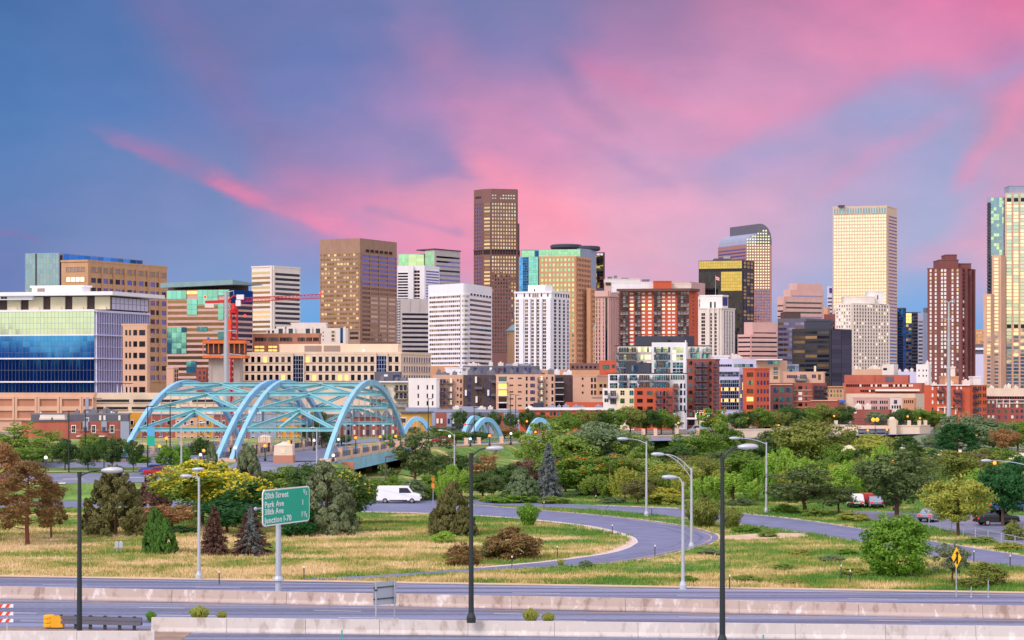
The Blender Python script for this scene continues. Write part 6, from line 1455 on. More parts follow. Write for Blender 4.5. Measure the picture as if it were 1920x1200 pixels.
def env_round(zc=.60,rz=.40,rxy=.46,lump=.22,zmin=.12,seed=0,inner=.35):
    ph=[random.Random(seed+77).uniform(0,6.28) for _ in range(4)]
    def f(r):
        d=r.normal(0,1,3);d/=np.linalg.norm(d);a=math.atan2(d[1],d[0])
        k=1+lump*(math.sin(2*a+ph[0]+2*d[2])*.6+math.sin(3*a+ph[1])*.4+math.sin(5*d[2]+ph[2])*.4)
        t=(inner+(1-inner)*r.uniform(0,1)**.45)*k*.86
        p=np.array([d[0]*rxy*t,d[1]*rxy*t,zc+d[2]*rz*t])
        return (p,d) if p[2]>zmin else None
    return f
def env_cone(prof,seed=0,lump=.15,inner=.55):
    ph=random.Random(seed+5).uniform(0,6)
    def f(r):
        z=r.uniform(.02,.99);a=r.uniform(0,6.283);w=prof(z)
        if r.uniform(0,.32)>w+.04:return None
        k=(inner+(1-inner)*r.uniform()**.5)*(1+lump*math.sin(3*a+ph+6*z))
        return (np.array([math.cos(a)*w*k,math.sin(a)*w*k,z]),np.array([math.cos(a),math.sin(a),.5]))
    return f
def trunk_mesh(kind,seed,cl):
    rg_=random.Random(seed);mb=MB()
    if kind in ('round','feather','open'):
        h0=.30 if kind !='feather' else .12;mb.tube([(0,0,-.02),(.006,0,h0*.5),(rg_.uniform(-.015,.015),0,h0),(rg_.uniform(-.03,.03),.01,.62)],[.026,.021,.017,.006],7)
        for p,o in sorted(cl,key=lambda q:rg_.random())[:14]:
            z0=rg_.uniform(h0*.7,.5);mid=(p[0]*.45,p[1]*.45,z0+(p[2]-z0)*.55);mb.tube([(0,0,z0),mid,tuple(p)],[.011,.007,.002],5,False)
    elif kind=='pine':
        mb.tube([(0,0,-.02),(.01,0,.3),(-.01,0,.6),(0,0,.97)],[.024,.019,.013,.003],7)
        for p,o in cl[::2]:mb.tube([(0,0,p[2]-.05),tuple(p)],[.007,.002],4,False)
    else:
        mb.tube([(0,0,-.02),(0,0,.4),(0,0,.92)],[.024,.015,.003],6)
    return mb
PROTO={}
def proto(kind,var):
    key=(kind,var)
    if key in PROTO:return PROTO[key]
    s=hash(kind) % 1+var*13+len(kind)*101;tk='round'
    if kind=='round':
        c,n,cl=clumps(env_round(seed=s,zc=.60,rz=.40),95,85,.105,s);v=leaf_cards(c,n,.020,.0125,s)
    elif kind=='open':
        c,n,cl=clumps(env_round(seed=s,lump=.34,zc=.6,rz=.42,inner=.25),62,78,.095,s,.65);v=leaf_cards(c,n,.021,.012,s);tk='open'
    elif kind=='feather':
        r_=np.random.default_rng(s);C,N_,cl=[],[],[]
        for k in range(46):
            a=r_.uniform(0,6.28);q=r_.uniform(0,1)**.6*.40;top=1.0-(q/.42)**2*.55*r_.uniform(.6,1.2);base=top-r_.uniform(.28,.5);m=150;t=r_.uniform(0,1,m);w=.055*np.sin(np.clip(t*.9+.1,0,1)*math.pi)**.7+.008
            aa=r_.uniform(0,6.28,m);rr=w*r_.uniform(.4,1,m)
            C.append(np.stack([math.cos(a)*q*(.75+.35*t)+np.cos(aa)*rr,math.sin(a)*q*(.75+.35*t)+np.sin(aa)*rr,np.maximum(base,.03)+(top-max(base,.03))*t],1));N_.append(np.stack([np.cos(aa),np.sin(aa),np.full(m,.3)],1));cl.append((np.array([math.cos(a)*q,math.sin(a)*q,top-.1]),None))
        c,n=np.concatenate(C),np.concatenate(N_);v=leaf_cards(c,n,.021,.011,s);tk='feather'
    elif kind=='shrub':
        c,n,cl=clumps(env_round(seed=s,zc=.34,rz=.68,rxy=.5,zmin=.02,lump=.2,inner=.4),95,75,.115,s,.8);c[:,2]=np.maximum(c[:,2],.01);v=leaf_cards(c,n,.026,.016,s);tk=None
    elif kind=='bigshrub':
        c,n,cl=clumps(env_round(seed=s,zc=.42,rz=.60,rxy=.5,zmin=.02,lump=.14,inner=.45),190,80,.085,s,.85);c[:,2]=np.maximum(c[:,2],.01);v=leaf_cards(c,n,.020,.012,s);tk=None
    elif kind=='juniper':
        pf=lambda z:.40*(min(1,z/.10+.55))*(1-z)**.62+.015
        r_=np.random.default_rng(s);C,N_,A_=[],[],[];cl=[]
        e=env_cone(pf,s,.16,.6)
        while len(cl)<200:
            q=e(r_)
            if q is not None:cl.append(q)
        for p,o in cl:
            m=80;t=r_.uniform(0,1,m);ln=r_.uniform(.09,.17);w=.042*np.sin(math.pi*(t*.85+.1));a=r_.uniform(0,6.28,m);ax=np.array([o[0]*.35,o[1]*.35,1.0]);
            C.append(p+ax*((t-.4)*ln)[:,None]+np.stack([np.cos(a)*w,np.sin(a)*w,0*a],1));N_.append(np.stack([np.cos(a)+o[0],np.sin(a)+o[1],0*a+.2],1));A_.append(np.tile(ax,(m,1)))
        c,n,al=np.concatenate(C),np.concatenate(N_),np.concatenate(A_);c[:,2]=np.maximum(c[:,2],.01);v=leaf_cards(c,n,.025,.012,s,.1,al);tk='cone'
    elif kind=='spruce':
        r_=np.random.default_rng(s);C,N_,A_=[],[],[];cl=[]
        z=.05
        while z<.97:
            w=.36*(1-z)**.85+.012;nb=int(8+9*(1-z))
            for k in range(nb):
                a=r_.uniform(0,6.28);ln=w*r_.uniform(.72,1.12);m=int(30+70*(1-z));t=r_.uniform(.12,1,m);dr=-.10*ln/.36;sp_=(1.08-t)*ln*.30+.006
                off=r_.normal(0,1,m)*sp_*.55;zz=z+dr*t*1.6+.05*t**2*ln/.36+r_.normal(0,.008,m)-np.abs(r_.normal(0,.012,m))
                C.append(np.stack([math.cos(a)*t*ln-math.sin(a)*off,math.sin(a)*t*ln+math.cos(a)*off,zz],1));N_.append(np.tile([math.cos(a)*.3,math.sin(a)*.3,.9],(m,1)));A_.append(np.tile([math.cos(a),math.sin(a),-.15],(m,1)))
            z+=.034+.012*r_.uniform()
        c,n,al=np.concatenate(C),np.concatenate(N_),np.concatenate(A_);c[:,2]=np.maximum(c[:,2],.01);v=leaf_cards(c,n,.021,.008,s,.1,al);tk='cone'
    elif kind=='pine':
        r_=np.random.default_rng(s);cl=[]
        for k in range(58):
            z=.22+.76*(k/58)**.9;a=k*2.4+r_.uniform(-.4,.4);w=.33*(1-((z-.42)/.62)**2 if z>.42 else .75+.25*(z-.2)/.22)*r_.uniform(.55,1.08);cl.append((np.array([math.cos(a)*w,math.sin(a)*w,z+.02]),np.array([math.cos(a),math.sin(a),.4])))
        C,N_=[],[]
        for p,o in cl:
            m=150;q=r_.normal(0,1,(m,3));q/=np.linalg.norm(q,axis=1,keepdims=True);R_=r_.uniform(.06,.105);C.append(p+q*np.array([R_,R_,R_*.55])*r_.uniform(.55,1,(m,1)));N_.append(q+[0,0,.5])
        c,n=np.concatenate(C),np.concatenate(N_);v=leaf_cards(c,n,.021,.006,s);tk='pine'
    elif kind=='upright':
        r_=np.random.default_rng(s);m=2600;a=r_.uniform(0,6.28,m);t=r_.uniform(0,1,m);sp_=r_.uniform(0,1,m)**.6;w=.42*sp_*(.35+.75*t);c=np.stack([np.cos(a)*w,np.sin(a)*w,t*(1-.35*sp_)],1)
        al=np.stack([np.cos(a)*sp_*.45,np.sin(a)*sp_*.45,np.ones(m)],1);n=np.stack([np.cos(a),np.sin(a),np.full(m,.3)],1);v=leaf_cards(c,n,.075,.013,s,.1,al);tk=None;cl=[]
    PROTO[key]=(v,tk,cl,s);return PROTO[key]
MESH={}
NAMES={'round':'tree','open':'tree','feather':'young_tree','shrub':'shrub','bigshrub':'shrub','juniper':'juniper','spruce':'spruce','pine':'pine_tree','upright':'shrub'}
CATS={'juniper':'conifer','spruce':'conifer','pine':'conifer','shrub':'shrub','bigshrub':'shrub','upright':'shrub'}
TN=[0]
def plant(kind,px,d,top,wpx,mat,label,group=None,z=None,flowers=None,bark='bark',var=None,lift=0.0):
    TN[0]+=1;rg_=random.Random(TN[0]*7+3);var=TN[0] % 3 if var is None else var
    v,tk,cl,s=proto(kind,var);x=X(px,d);z0=ground(x,d) if z is None else z
    h=Z(top,d)-z0;w=wpx*d/F
    wid={'round':.74,'open':.76,'feather':.74,'shrub':.98,'bigshrub':.98,'juniper':.68,'spruce':.66,'pine':.66,'upright':.76}[kind]
    sx=w/wid
    t=thing(NAMES[kind],label,CATS.get(kind,'tree'),(x,d,z0),group,rg_.uniform(0,6.28));t.scale=(sx,sx,h)
    k=(kind,var,mat)
    if k not in MESH:MESH[k]=np_mesh('crown',v,4,mat)
    o=bpy.data.objects.new('foliage' if tk is None else 'crown',MESH[k]);COL.objects.link(o);o.parent=t
    if tk:
        kt=(kind,var,bark,'t')
        if kt not in MESH:
            ob=trunk_mesh('cone' if tk=='cone' else tk,s,cl).build('trunk',bark,t);MESH[kt]=ob.data
        else:
            ob=bpy.data.objects.new('trunk',MESH[kt]);COL.objects.link(ob);ob.parent=t
    if flowers:
        r_=np.random.default_rng(TN[0]);q=[c_ for c_ in cl if c_[0][2]>flowers[2]];C=[]
        for p,o_ in q:
            for _ in range(flowers[1]):
                u=r_.normal(0,1,3);u/=np.linalg.norm(u);u[2]=abs(u[2]);ctr=np.asarray(p)+u*.10;C.append(ctr+r_.normal(0,.009,(9,3)))
        C=np.concatenate(C);me=np_mesh('blossom',leaf_cards(C,np.tile([0,0,1.],(len(C),1)),.013,.009,5),4,flowers[0]);ob=bpy.data.objects.new('blossom' if 'flower' in flowers[0] else 'fruit',me);COL.objects.link(ob);ob.parent=t
    return t
def B(px,base,kind,top,wpx,mat,label,**k):return plant(kind,px,D0(base),top,wpx,mat,label,**k)

# left foreground
B(52,1022,'pine',868,128,'leaf_brown','brown pine with a bare reddish trunk, front tree at the left edge',bark='bark_red',var=0)
B(-4,1012,'pine',835,130,'leaf_rust','rust orange pine cut off by the left edge of the photo',bark='bark_red',var=1)
B(96,1008,'pine',905,60,'leaf_brown','small brown pine tucked behind the right side of the front left pine',bark='bark_red',var=2)
B(217,1003,'juniper',880,112,'leaf_juniper','big olive green juniper behind the black street lamp on the left',var=0)
B(291,1037,'juniper',955,42,'leaf_juniper_bright','taller of two bright green pointed junipers growing together left of the grey lamp',var=1)
B(310,1038,'juniper',974,38,'leaf_juniper_bright','shorter of two bright green pointed junipers growing together left of the grey lamp',var=2)
plant('juniper',287,224,893,66,'needle_plum','dark brown conifer right of the big olive juniper',var=1)
plant('open',322,206,940,110,'leaf_rust','low brown half dead tree behind the bright green junipers')
plant('shrub',340,201,985,60,'leaf_deepgreen','dark green bush at the foot of the brown half dead tree')
plant('round',378,214,862,166,'leaf_mid','broad tree covered with yellow blossom behind the twin arm grey lamp',flowers=('flower_yellow',12,.36),var=0)
plant('round',462,207,890,110,'leaf_deepgreen','dark green tree with few yellow blossoms left of the green sign',flowers=('flower_yellow',9,.5),var=1)
plant('round',425,199,935,110,'leaf_deepgreen','very dark green tree behind the two brown spruces')
B(402,1040,'spruce',946,66,'needle_plum','dark plum brown spruce beside the twin arm grey lamp',var=0)
B(470,1040,'spruce',947,88,'needle_plum','broad plum brown spruce just left of the green sign',var=1)
B(470,1041,'spruce',945,52,'needle_blue','blue grey spruce whose top rises out of the broad plum brown spruce',var=2)
plant('juniper',466,246,838,62,'leaf_grey','tall grey green juniper behind the yellow blossom tree',var=2)
plant('juniper',396,262,834,34,'leaf_grey','small grey green conifer at the bridge foot above the yellow blossom tree',var=0)
plant('round',536,250,870,84,'leaf_mid','pale yellow green tree above the top of the green sign')
plant('round',588,236,862,92,'leaf_dark','dark green tree right above the green sign')
B(612,1000,'juniper',872,112,'leaf_grey','big grey green juniper right of the green sign',var=0)
plant('round',652,212,880,92,'leaf_dark','dark green tree with yellowish tips right of the big grey green juniper',flowers=('flower_yellow',2,.5),var=2)
B(560,1004,'shrub',940,96,'leaf_deepgreen','dark green feathery bush behind the lower edge of the green sign')
B(640,996,'shrub',950,70,'leaf_deepgreen','low dark bush at the right foot of the big grey green juniper')
# left street trees
for px,d,tp,w,mt,lb in ((28,300,795,84,'leaf_mid','tall pale green tree above the rust orange pine'),(80,296,812,96,'leaf_mid','wide pale green tree left of the row of round street trees'),(60,288,832,80,'leaf_green','mid green tree behind the front left pine')):
    plant('open',px,d,tp,w,mt,lb)
for px,d,tp,w,lb in ((122,284,820,46,'first from the left of four round street trees on the boulevard median'),(165,283.5,828,42,'second from the left of four round street trees on the boulevard median'),(210,283,814,44,'third from the left of four round street trees on the boulevard median'),(250,282.6,823,34,'last and smallest of four round street trees, right under the blue bridge foot')):
    plant('round',px,d,tp,w,'leaf_dark',lb,'round street trees on the left median')
plant('round',176,297,812,50,'leaf_green','green street tree behind the second and third round median trees')
plant('open',170,330,806,44,'leaf_rust','reddish tree crown in front of the brick row houses on the left')
plant('shrub',312,292,832,46,'leaf_vivid','left one of two bright green hedge bushes under the left arch of the bridge')
plant('shrub',340,291,828,40,'leaf_vivid','right one of two bright green hedge bushes under the left arch of the bridge')
plant('round',376,330,816,46,'leaf_dark','dark tree seen through the left arch of the bridge')
plant('shrub',266,296,852,36,'leaf_vivid','low green bush by the lamp at the left foot of the bridge')
# under and behind the bridge
plant('round',592,372,758,54,'leaf_darkgrey','dark tree seen through the right arch behind the pale stone pier')
plant('round',640,386,815,40,'leaf_dark','dark green tree behind the railing under the right arch',z=3.7)
plant('round',735,392,812,44,'leaf_green','green tree behind the lit lamps at the far end of the bridge',z=3.7)
plant('open',778,281,806,112,'leaf_darkgrey','big dark olive tree at the right end of the blue bridge',var=0)
plant('round',838,296,848,72,'leaf_dark','dark tree right of the big dark olive tree')
for k,(px,d,tp,w,m,lb) in enumerate(((664,262,884,66,'leaf_sage','grey green bush under the right end of the bridge girder'),(700,266,892,58,'leaf_green','green bush left of the brown lamp post under the bridge girder'),(736,262,890,66,'leaf_green','green bush below the trunk of the big dark olive tree'),(772,258,896,66,'leaf_sage','grey green bush left of the orange warning sign'),(806,262,882,60,'leaf_green','green bush behind the orange warning sign'),(690,256,908,40,'leaf_bright','small bright bush beside the brown lamp post'),(676,252,912,34,'leaf_mid','small pale bush at the left end of the ramp verge'))):
    plant('shrub',px,d,tp,w,m,lb)
plant('feather',852,262,870,68,'leaf_bright','light green young tree behind the grey lamp post right of the orange warning sign')
plant('feather',836,258,888,44,'leaf_bright','small light green young tree just right of the orange warning sign')
plant('open',908,300,852,56,'leaf_rust','small brown dead tree on the grassy bank beside the black lamp')
plant('round',905,264,882,56,'leaf_dark','dark bushy tree right behind the black lamp pole at mid height');plant('round',925,262,888,40,'leaf_darkgrey','dark grey tree left of the pine green tree on the bank')
plant('round',955,268,868,68,'leaf_dark','dark green tree below the pink retaining wall');plant('juniper',978,256,882,64,'leaf_sage','rounded grey green conifer left of the blue spruce',var=1);plant('round',988,282,858,50,'needle_plum','dark brownish tree behind the blue spruce')
B(1028,934,'spruce',826,58,'needle_blue','blue spruce standing at the ramp verge near the centre',var=0)
plant('open',1012,322,800,96,'leaf_mid','tall grey green tree above the tip of the blue spruce',var=1)
plant('round',1072,318,806,104,'leaf_mid','rounded green tree right of the blue spruce tip');plant('round',1125,322,788,150,'leaf_sage','largest grey green tree of the central grove',var=0);plant('open',1185,318,822,80,'leaf_mid','mid green tree below the left end of the pale stone retaining wall')
plant('round',1100,272,850,128,'leaf_green','broad green tree with orange fruit right of the blue spruce',flowers=('fruit_orange',1,.15),var=2);plant('round',1060,280,868,70,'leaf_dark','dark green tree between the blue spruce and the orange fruited tree')
plant('round',1152,282,846,84,'leaf_olive','olive tree behind the brown lamp post in the central grove');plant('feather',1172,258,874,62,'leaf_yellowgreen','yellow green young tree right of the brown lamp post in the central grove');plant('round',1196,250,898,56,'leaf_juniper','dark olive shrub like tree left of the tall grey lamp')
plant('round',1228,282,858,86,'leaf_mid','pale olive tree behind the tall grey lamp');plant('round',1262,276,866,80,'leaf_yellowgreen','yellowish tree behind the truss arm lamp head')
B(1245,946,'shrub',912,78,'leaf_yellowgreen','shrub with bright yellow flowers between the two grey lamp poles',flowers=('flower_yellow',6,.3));B(1222,942,'shrub',926,30,'leaf_bright','small yellow green shrub at the right of the tall grey lamp')
plant('open',1300,352,800,96,'leaf_green','green tree in front of the pale stone wall right of centre',var=2);plant('open',1346,362,772,96,'leaf_green','tall green tree with a yellow patch below the traffic signals',flowers=('fruit_orange',1,.6),var=0);plant('round',1268,346,830,70,'leaf_dark','dark shrub like tree at the foot of the pale stone wall')
plant('round',1318,290,858,88,'leaf_olive','brownish olive tree right of the truss arm lamp');plant('round',1392,300,846,100,'leaf_green','mid green tree behind the black lamp right of centre');plant('round',1360,318,838,70,'leaf_darkgrey','dark tree behind the top of the black lamp right of centre')
for px,d,tp,w,m,lb in ((1322,250,892,62,'leaf_bright','bright green sapling just left of the black lamp right of centre'),(1376,249,884,90,'leaf_bright','bright green bushy sapling just right of the black lamp right of centre'),(1420,256,866,66,'leaf_vivid','bright green sapling left of the grey lamp at right'),(1466,264,838,84,'leaf_bright','tallest bright green sapling right of the grey lamp at right'),(1510,258,856,66,'leaf_bright','bright green sapling in front of the big olive tree at right'),(1352,262,880,50,'leaf_yellowgreen','yellow green sapling behind the black lamp right of centre'),(1590,254,862,92,'leaf_bright','wide bright green sapling between two dark trees at right'),(1652,268,832,62,'leaf_bright','tall bright green sapling left of the dark round tree at right'),(1565,264,868,60,'leaf_yellowgreen','yellow green sapling behind the dark spreading tree at right'),(1836,256,876,54,'leaf_bright','bright green sapling behind the brown lamp post at far right'),(1480,256,880,60,'leaf_yellowgreen','yellow green sapling above the dark spreading tree')):
    plant('feather',px,d,tp,w,m,lb)
plant('round',1524,338,778,124,'leaf_olive','largest olive tree at right, towering over the bright saplings',var=1);plant('round',1458,372,800,64,'leaf_darkgrey','dark grey green tree left of the largest olive tree');plant('round',1570,320,830,50,'leaf_green','green tree at the right flank of the largest olive tree')
B(1508,964,'open',878,140,'leaf_darkgrey','dark spreading tree at the verge of the entry ramp',var=0);B(1572,964,'open',902,72,'leaf_darkgrey','dark drooping tree right of the dark spreading tree')
B(1682,970,'round',842,144,'leaf_darkgrey','big dark round tree above the bright foreground shrub',var=0)
plant('round',1588,380,846,44,'leaf_sage','sage green tree below the left end of the viaduct');plant('round',1720,392,836,60,'leaf_mid','pale green tree below the middle of the viaduct');plant('round',1870,384,838,70,'leaf_green','green tree below the right end of the viaduct');plant('round',1640,372,808,76,'leaf_yellowgreen','olive yellow tree in front of the overpass walls');plant('round',1602,330,838,50,'leaf_dark','dark green tree left of the bright sapling in front of the viaduct');plant('pine',1700,322,818,70,'leaf_dark','dark pine in front of the viaduct at right',var=0);plant('pine',1795,330,796,108,'leaf_deepgreen','big dark pine in front of the steel power pole at far right',var=2)
B(1797,1004,'round',890,104,'leaf_yellowgreen','yellow green tree by the wire fence of the car park',var=2);plant('round',1788,290,842,96,'leaf_olive','olive tree below the big dark pine');plant('feather',1745,262,872,60,'leaf_mid','pale green young tree behind the yellow green tree')
B(1880,986,'round',864,100,'leaf_deepgreen','dark blue green tree at the right edge beside the car park',var=1);plant('round',1912,268,852,60,'leaf_deepgreen','dark tree cut off by the right edge behind the grey lamp head')
B(1681,1080,'bigshrub',956,144,'leaf_vivid','large rounded bright green shrub in the right foreground',var=0)
B(1786,1096,'open',1006,66,'leaf_grey','thin sparse grey green bush behind the yellow diamond sign');B(1850,1098,'shrub',1052,76,'leaf_olive','low olive shrub right of the yellow diamond sign');B(1818,1102,'shrub',1080,60,'leaf_olive','flat olive shrub at the foot of the yellow diamond sign')
B(1900,1012,'shrub',975,44,'leaf_olive','small olive bush by the car park at the right edge');B(1672,950,'shrub',928,40,'leaf_dark','small dark bush beside the parked cars')
# middle ground of the loop
B(848,1003,'juniper',908,70,'leaf_juniper','brownish green juniper beside the black lamp in the middle of the field',var=0);B(826,990,'juniper',944,42,'leaf_juniper','left lower lobe juniper leaning on the brownish green juniper',var=1);B(868,1004,'juniper',950,50,'leaf_juniper','right lower juniper between the brownish green juniper and the black lamp',var=2)
B(832,1018,'shrub',992,46,'leaf_bright','low bright green clump in front of the brownish green juniper')
B(868,1060,'shrub',1016,70,'leaf_brown','brown spreading bush crossed by the black lamp pole');B(962,1048,'shrub',984,112,'leaf_brown','large brown bush inside the loop of the ramp');B(925,1048,'shrub',1004,60,'leaf_juniper','dark olive bush at the left end of the large brown bush')
B(991,986,'upright',940,42,'leaf_vivid','upright green bush at the inner edge of the curved ramp');B(1318,988,'upright',930,78,'leaf_olive','tall olive bush between the ramps, left of the black lamp');B(1372,992,'upright',948,40,'leaf_olive','small olive bush between the ramps, right of the black lamp')
B(1098,1064,'shrub',1050,26,'leaf_sage','small grey green clump on the outer edge of the curved ramp');B(1051,1061,'upright',1048,14,'leaf_yellowgreen','tiny yellow green tuft on the outer edge of the curved ramp')
B(374,1166,'upright',1134,38,'leaf_yellowgreen','yellowish weed clump behind the near concrete barrier at left');B(416,1164,'upright',1144,20,'leaf_yellowgreen','small yellow weed right of the yellowish weed clump');B(283,1166,'upright',1144,20,'leaf_vivid','green weed at the end of the yellow ended guardrail');B(995,1172,'upright',1138,30,'leaf_yellowgreen','green grass clump behind the near barrier right of the black lamp');B(1028,1172,'upright',1146,24,'leaf_yellowgreen','dry yellow grass clump behind the near barrier');B(881,1172,'shrub',1158,34,'leaf_yellowgreen','weeds around the base of the black lamp near the middle')
for k,(px,bs_,w,h) in enumerate(((1400,998,60,14),(1440,1006,44,12),(1500,1040,50,10),(1560,1052,50,12),(1590,1040,40,12),(1470,1068,44,12),(1600,1078,60,16),(1330,1040,50,12),(1290,1092,40,14),(1400,1090,60,14),(1480,1096,60,10),(860,944,60,10),(960,942,100,18),(1040,944,60,14),(920,940,50,14),(1390,948,50,16),(1470,962,60,18),(1530,968,60,18),(1600,976,70,18),(1150,944,50,12),(1700,1020,40,14),(1840,1018,60,14),(1890,1030,60,14))):
    B(px,bs_,'shrub',bs_-h,w,('leaf_vivid','leaf_mid','leaf_yellowgreen','leaf_sage')[k % 4],'low green clump of weeds growing in the rough grass beside the ramps',group='weed clumps beside the ramps')
# far rows of street trees on the high ground
for k,(px,tp,w,d) in enumerate(((1062,770,40,452),(1092,764,44,455),(1120,768,36,460),(1150,764,44,462),(1182,757,50,466),(1212,764,46,470),(1240,766,44,474),(1262,775,34,480),(1390,768,50,470),(1424,762,48,476),(1452,766,46,482),(1484,758,48,488),(1514,762,46,492),(1545,752,50,498),(1578,758,48,500),(1352,776,40,470))):
    plant('round',px,d,tp,w,('leaf_green','leaf_olive','leaf_dark')[k % 3],'street tree in the long row on the high ground in front of the brick flats','far row of street trees',z=3.9)
for px,tp,w,d,m,lb in ((1690,762,44,500,'leaf_dark','dark tree left of the orange lamps above the overpass'),(1722,764,50,500,'leaf_green','green tree behind the orange lamps above the overpass'),(1752,768,40,500,'leaf_green','green tree left of the steel power pole above the overpass'),(1645,768,44,520,'leaf_grey','grey green tree behind the bright twin lamp'),(1815,772,84,452,'leaf_sage','sage green tree right of the steel power pole'),(1862,786,96,448,'leaf_sage','wide sage green tree in front of the orange red warehouse'),(1908,784,70,446,'leaf_green','green tree at the right edge above the viaduct'),(1772,792,40,440,'leaf_sage','sage tree left of the steel power pole base'),(1884,802,50,436,'leaf_rust','small reddish tree above the viaduct at far right'),(1748,812,34,446,'leaf_sage','pale tree beside the curved overpass wall')):
    plant('round',px,d,tp,w,m,lb,z=None if d<460 else 3.9)
for px,tp,w,d,lb in ((862,766,24,470,'narrow street tree just left of the twin small blue arches'),(899,772,18,462,'thin street tree between the tops of the twin small blue arches'),(927,766,22,460,'narrow street tree behind the right small blue arch'),(957,770,28,455,'round street tree right of the twin small blue arches'),(988,764,26,458,'dark street tree above the last small blue arch'),(1018,774,40,470,'low street tree in front of the orange red shops')):
    plant('round',px,d,tp,w,'leaf_dark',lb,z=3.9)
for px,tp,w,d,m,lb in ((855,806,40,396,'leaf_green','green bush on the boulevard left of the traffic signal'),(895,808,44,398,'leaf_dark','dark bush on the boulevard under the twin small arches'),(946,795,40,430,'leaf_rust','reddish tree right of the twin small arches'),(972,806,24,420,'leaf_green','small green bush left of the last small blue arch'),(828,800,34,402,'leaf_green','green tree right behind the big dark olive tree'),(1050,778,60,436,'leaf_green','wide green tree in front of the orange red shops')):
    plant('round',px,d,tp,w,m,lb,z=3.8)

for px,d,tp,w,m,k,lb in ((1118,262,888,60,'leaf_mid','feather','pale green young tree in front of the orange fruited tree'),(1146,262,896,44,'leaf_green','round','small green tree left of the yellow green young tree in the central grove'),(1250,268,882,60,'leaf_mid','feather','pale green young tree behind the yellow flowering shrub'),(1284,262,890,56,'leaf_yellowgreen','feather','yellow green young tree behind the trussed arm lamp pole'),(1212,266,884,50,'leaf_olive','round','olive tree right behind the tall grey lamp pole'),(1300,300,850,80,'leaf_olive','round','brownish tree between the two brown box lamps'),(1036,292,838,70,'leaf_green','round','green tree right behind the blue spruce'),(1160,330,800,90,'leaf_mid','round','pale green tree between the largest grey green tree and the pale stone wall'),(1404,330,826,80,'leaf_dark','round','dark green tree behind the grey lamp at right'),(1620,290,852,56,'leaf_olive','round','olive tree behind the wide bright green sapling'),(1730,300,856,80,'leaf_mid','round','pale green tree right of the big dark round tree'),(1540,300,858,70,'leaf_green','round','green tree below the largest olive tree'),(886,330,850,40,'leaf_sage','round','small sage bush on the grassy bank'),(1840,300,838,70,'leaf_olive','round','olive tree behind the brown box lamp at far right'),(1700,262,880,60,'leaf_green','feather','green young tree right behind the big dark round tree')):
    plant(k,px,d,tp,w,m,lb)

rgu=random.Random(77)
for k in range(34):
    px=880+k*23+rgu.uniform(-8,8);d=rgu.uniform(268,300)+(26 if k % 3==0 else 0)
    plant('shrub',px,d,rgu.uniform(892,908)-(d-268)*.35,rgu.uniform(38,62),('leaf_green','leaf_mid','leaf_dark','leaf_sage')[k % 4],'bush of the undergrowth between the trunks of the grove behind the ramps','undergrowth bushes of the grove')
# ------------------------------------------------------------------ lamps, signs, vehicles, grass
def head(mb,p,dr,s=1.0):
    """cobra head lantern"""
    p=Vector(p);dr=Vector(dr).normalized();u=dr.cross(Vector((0,0,1))).normalized();w=Vector((0,0,1));vs=[]
    prof=[(0,.05,.05),(.12,.12,.09),(.35,.2,.13),(.6,.2,.12),(.78,.12,.08),(.84,.03,.03)]
    for t_,a,b in prof:
        for k in range(8):an=2*math.pi*k/8;vs.append(p+(dr*t_+u*math.cos(an)*a+w*math.sin(an)*b)*s)
    n=8;mb.add(vs,[(i*n+k,i*n+(k+1) % n,(i+1)*n+(k+1) % n,(i+1)*n+k) for i in range(5) for k in range(n)]+[tuple(range(n))[::-1],tuple(range(40,48))])
def lamp(name,label,px,d,top,z0,arms,mat,r0=.13,r1=.08,headmat='lamp_grey',truss=False,s=1.0,base=.28,lensm='lens_dark'):
    x=X(px,d);t=thing(name,label,'street lamp',(x,d,z0));h=Z(top,d)-z0
    mb=MB();mb.tube([(0,0,.0),(0,0,h*.5),(0,0,h)],[r0,(r0+r1)/2,r1],12);mb.lathe([(r1*1.25,h-.25),(r1*1.25,h+.06)],12);mb.build('pole',mat,t)
    mb=MB();mb.lathe([(base,0),(base,.32),(base*.75,.5),(base*.6,.62)],10);mb.build('pole_base',mat,t)
    for hp,hy in arms:
        ex=X(hp,d)-x;ez=Z(hy,d)-z0;sg=1 if ex>0 else -1;tip=ex-sg*.8*s;mb=MB();hs_=h-.2;pts=[]
        for i in range(9):q=i/8;pts.append((tip*q,0,hs_+(ez-hs_)*(1-(1-q)**2.2)))
        mb.tube(pts,[r1*.62*(1-.3*i/8) for i in range(9)],8)
        if truss:
            p2=[(a*.98,0,b-.75*(1-i/8)) for i,(a,b) in enumerate([(p[0],p[2]) for p in pts])];mb.tube(p2,r1*.5,6)
            for i in (2,4):mb.tube([pts[i],p2[i]],r1*.35,5)
        mb.build('arm',mat,t);mb=MB();head(mb,(tip,0,ez),(sg,0,.02),s);o=mb.build('lantern',headmat,t,smooth=True)
        mb=MB();mb.lathe([(.04,-.19),(.13,-.13),(.15,-.08)],10,(tip+sg*.48*s,0,ez));mb.build('lens',lensm,o)
    return t
lamp('street_lamp','black street lamp at left, standing between the guardrail and the camera',149,114.6,886,.0,[(229,882)],'lamp_black',.17,.11,s=1.55)
lamp('street_lamp','black street lamp in the middle, standing on the near concrete barrier',883.5,116.4,851,.86,[(943,841)],'lamp_black',.17,.10,s=1.3)
lamp('street_lamp','black street lamp right of centre, its foot below the photo',1354.5,112.8,858,.0,[(1420,838)],'lamp_black',.18,.11,s=1.45)
lamp('street_lamp','grey street lamp with two short arms in front of the yellow blossom tree',373,D0(1086),897,0,[(339,893),(382,880)],'lamp_grey',.15,.08,s=1.2)
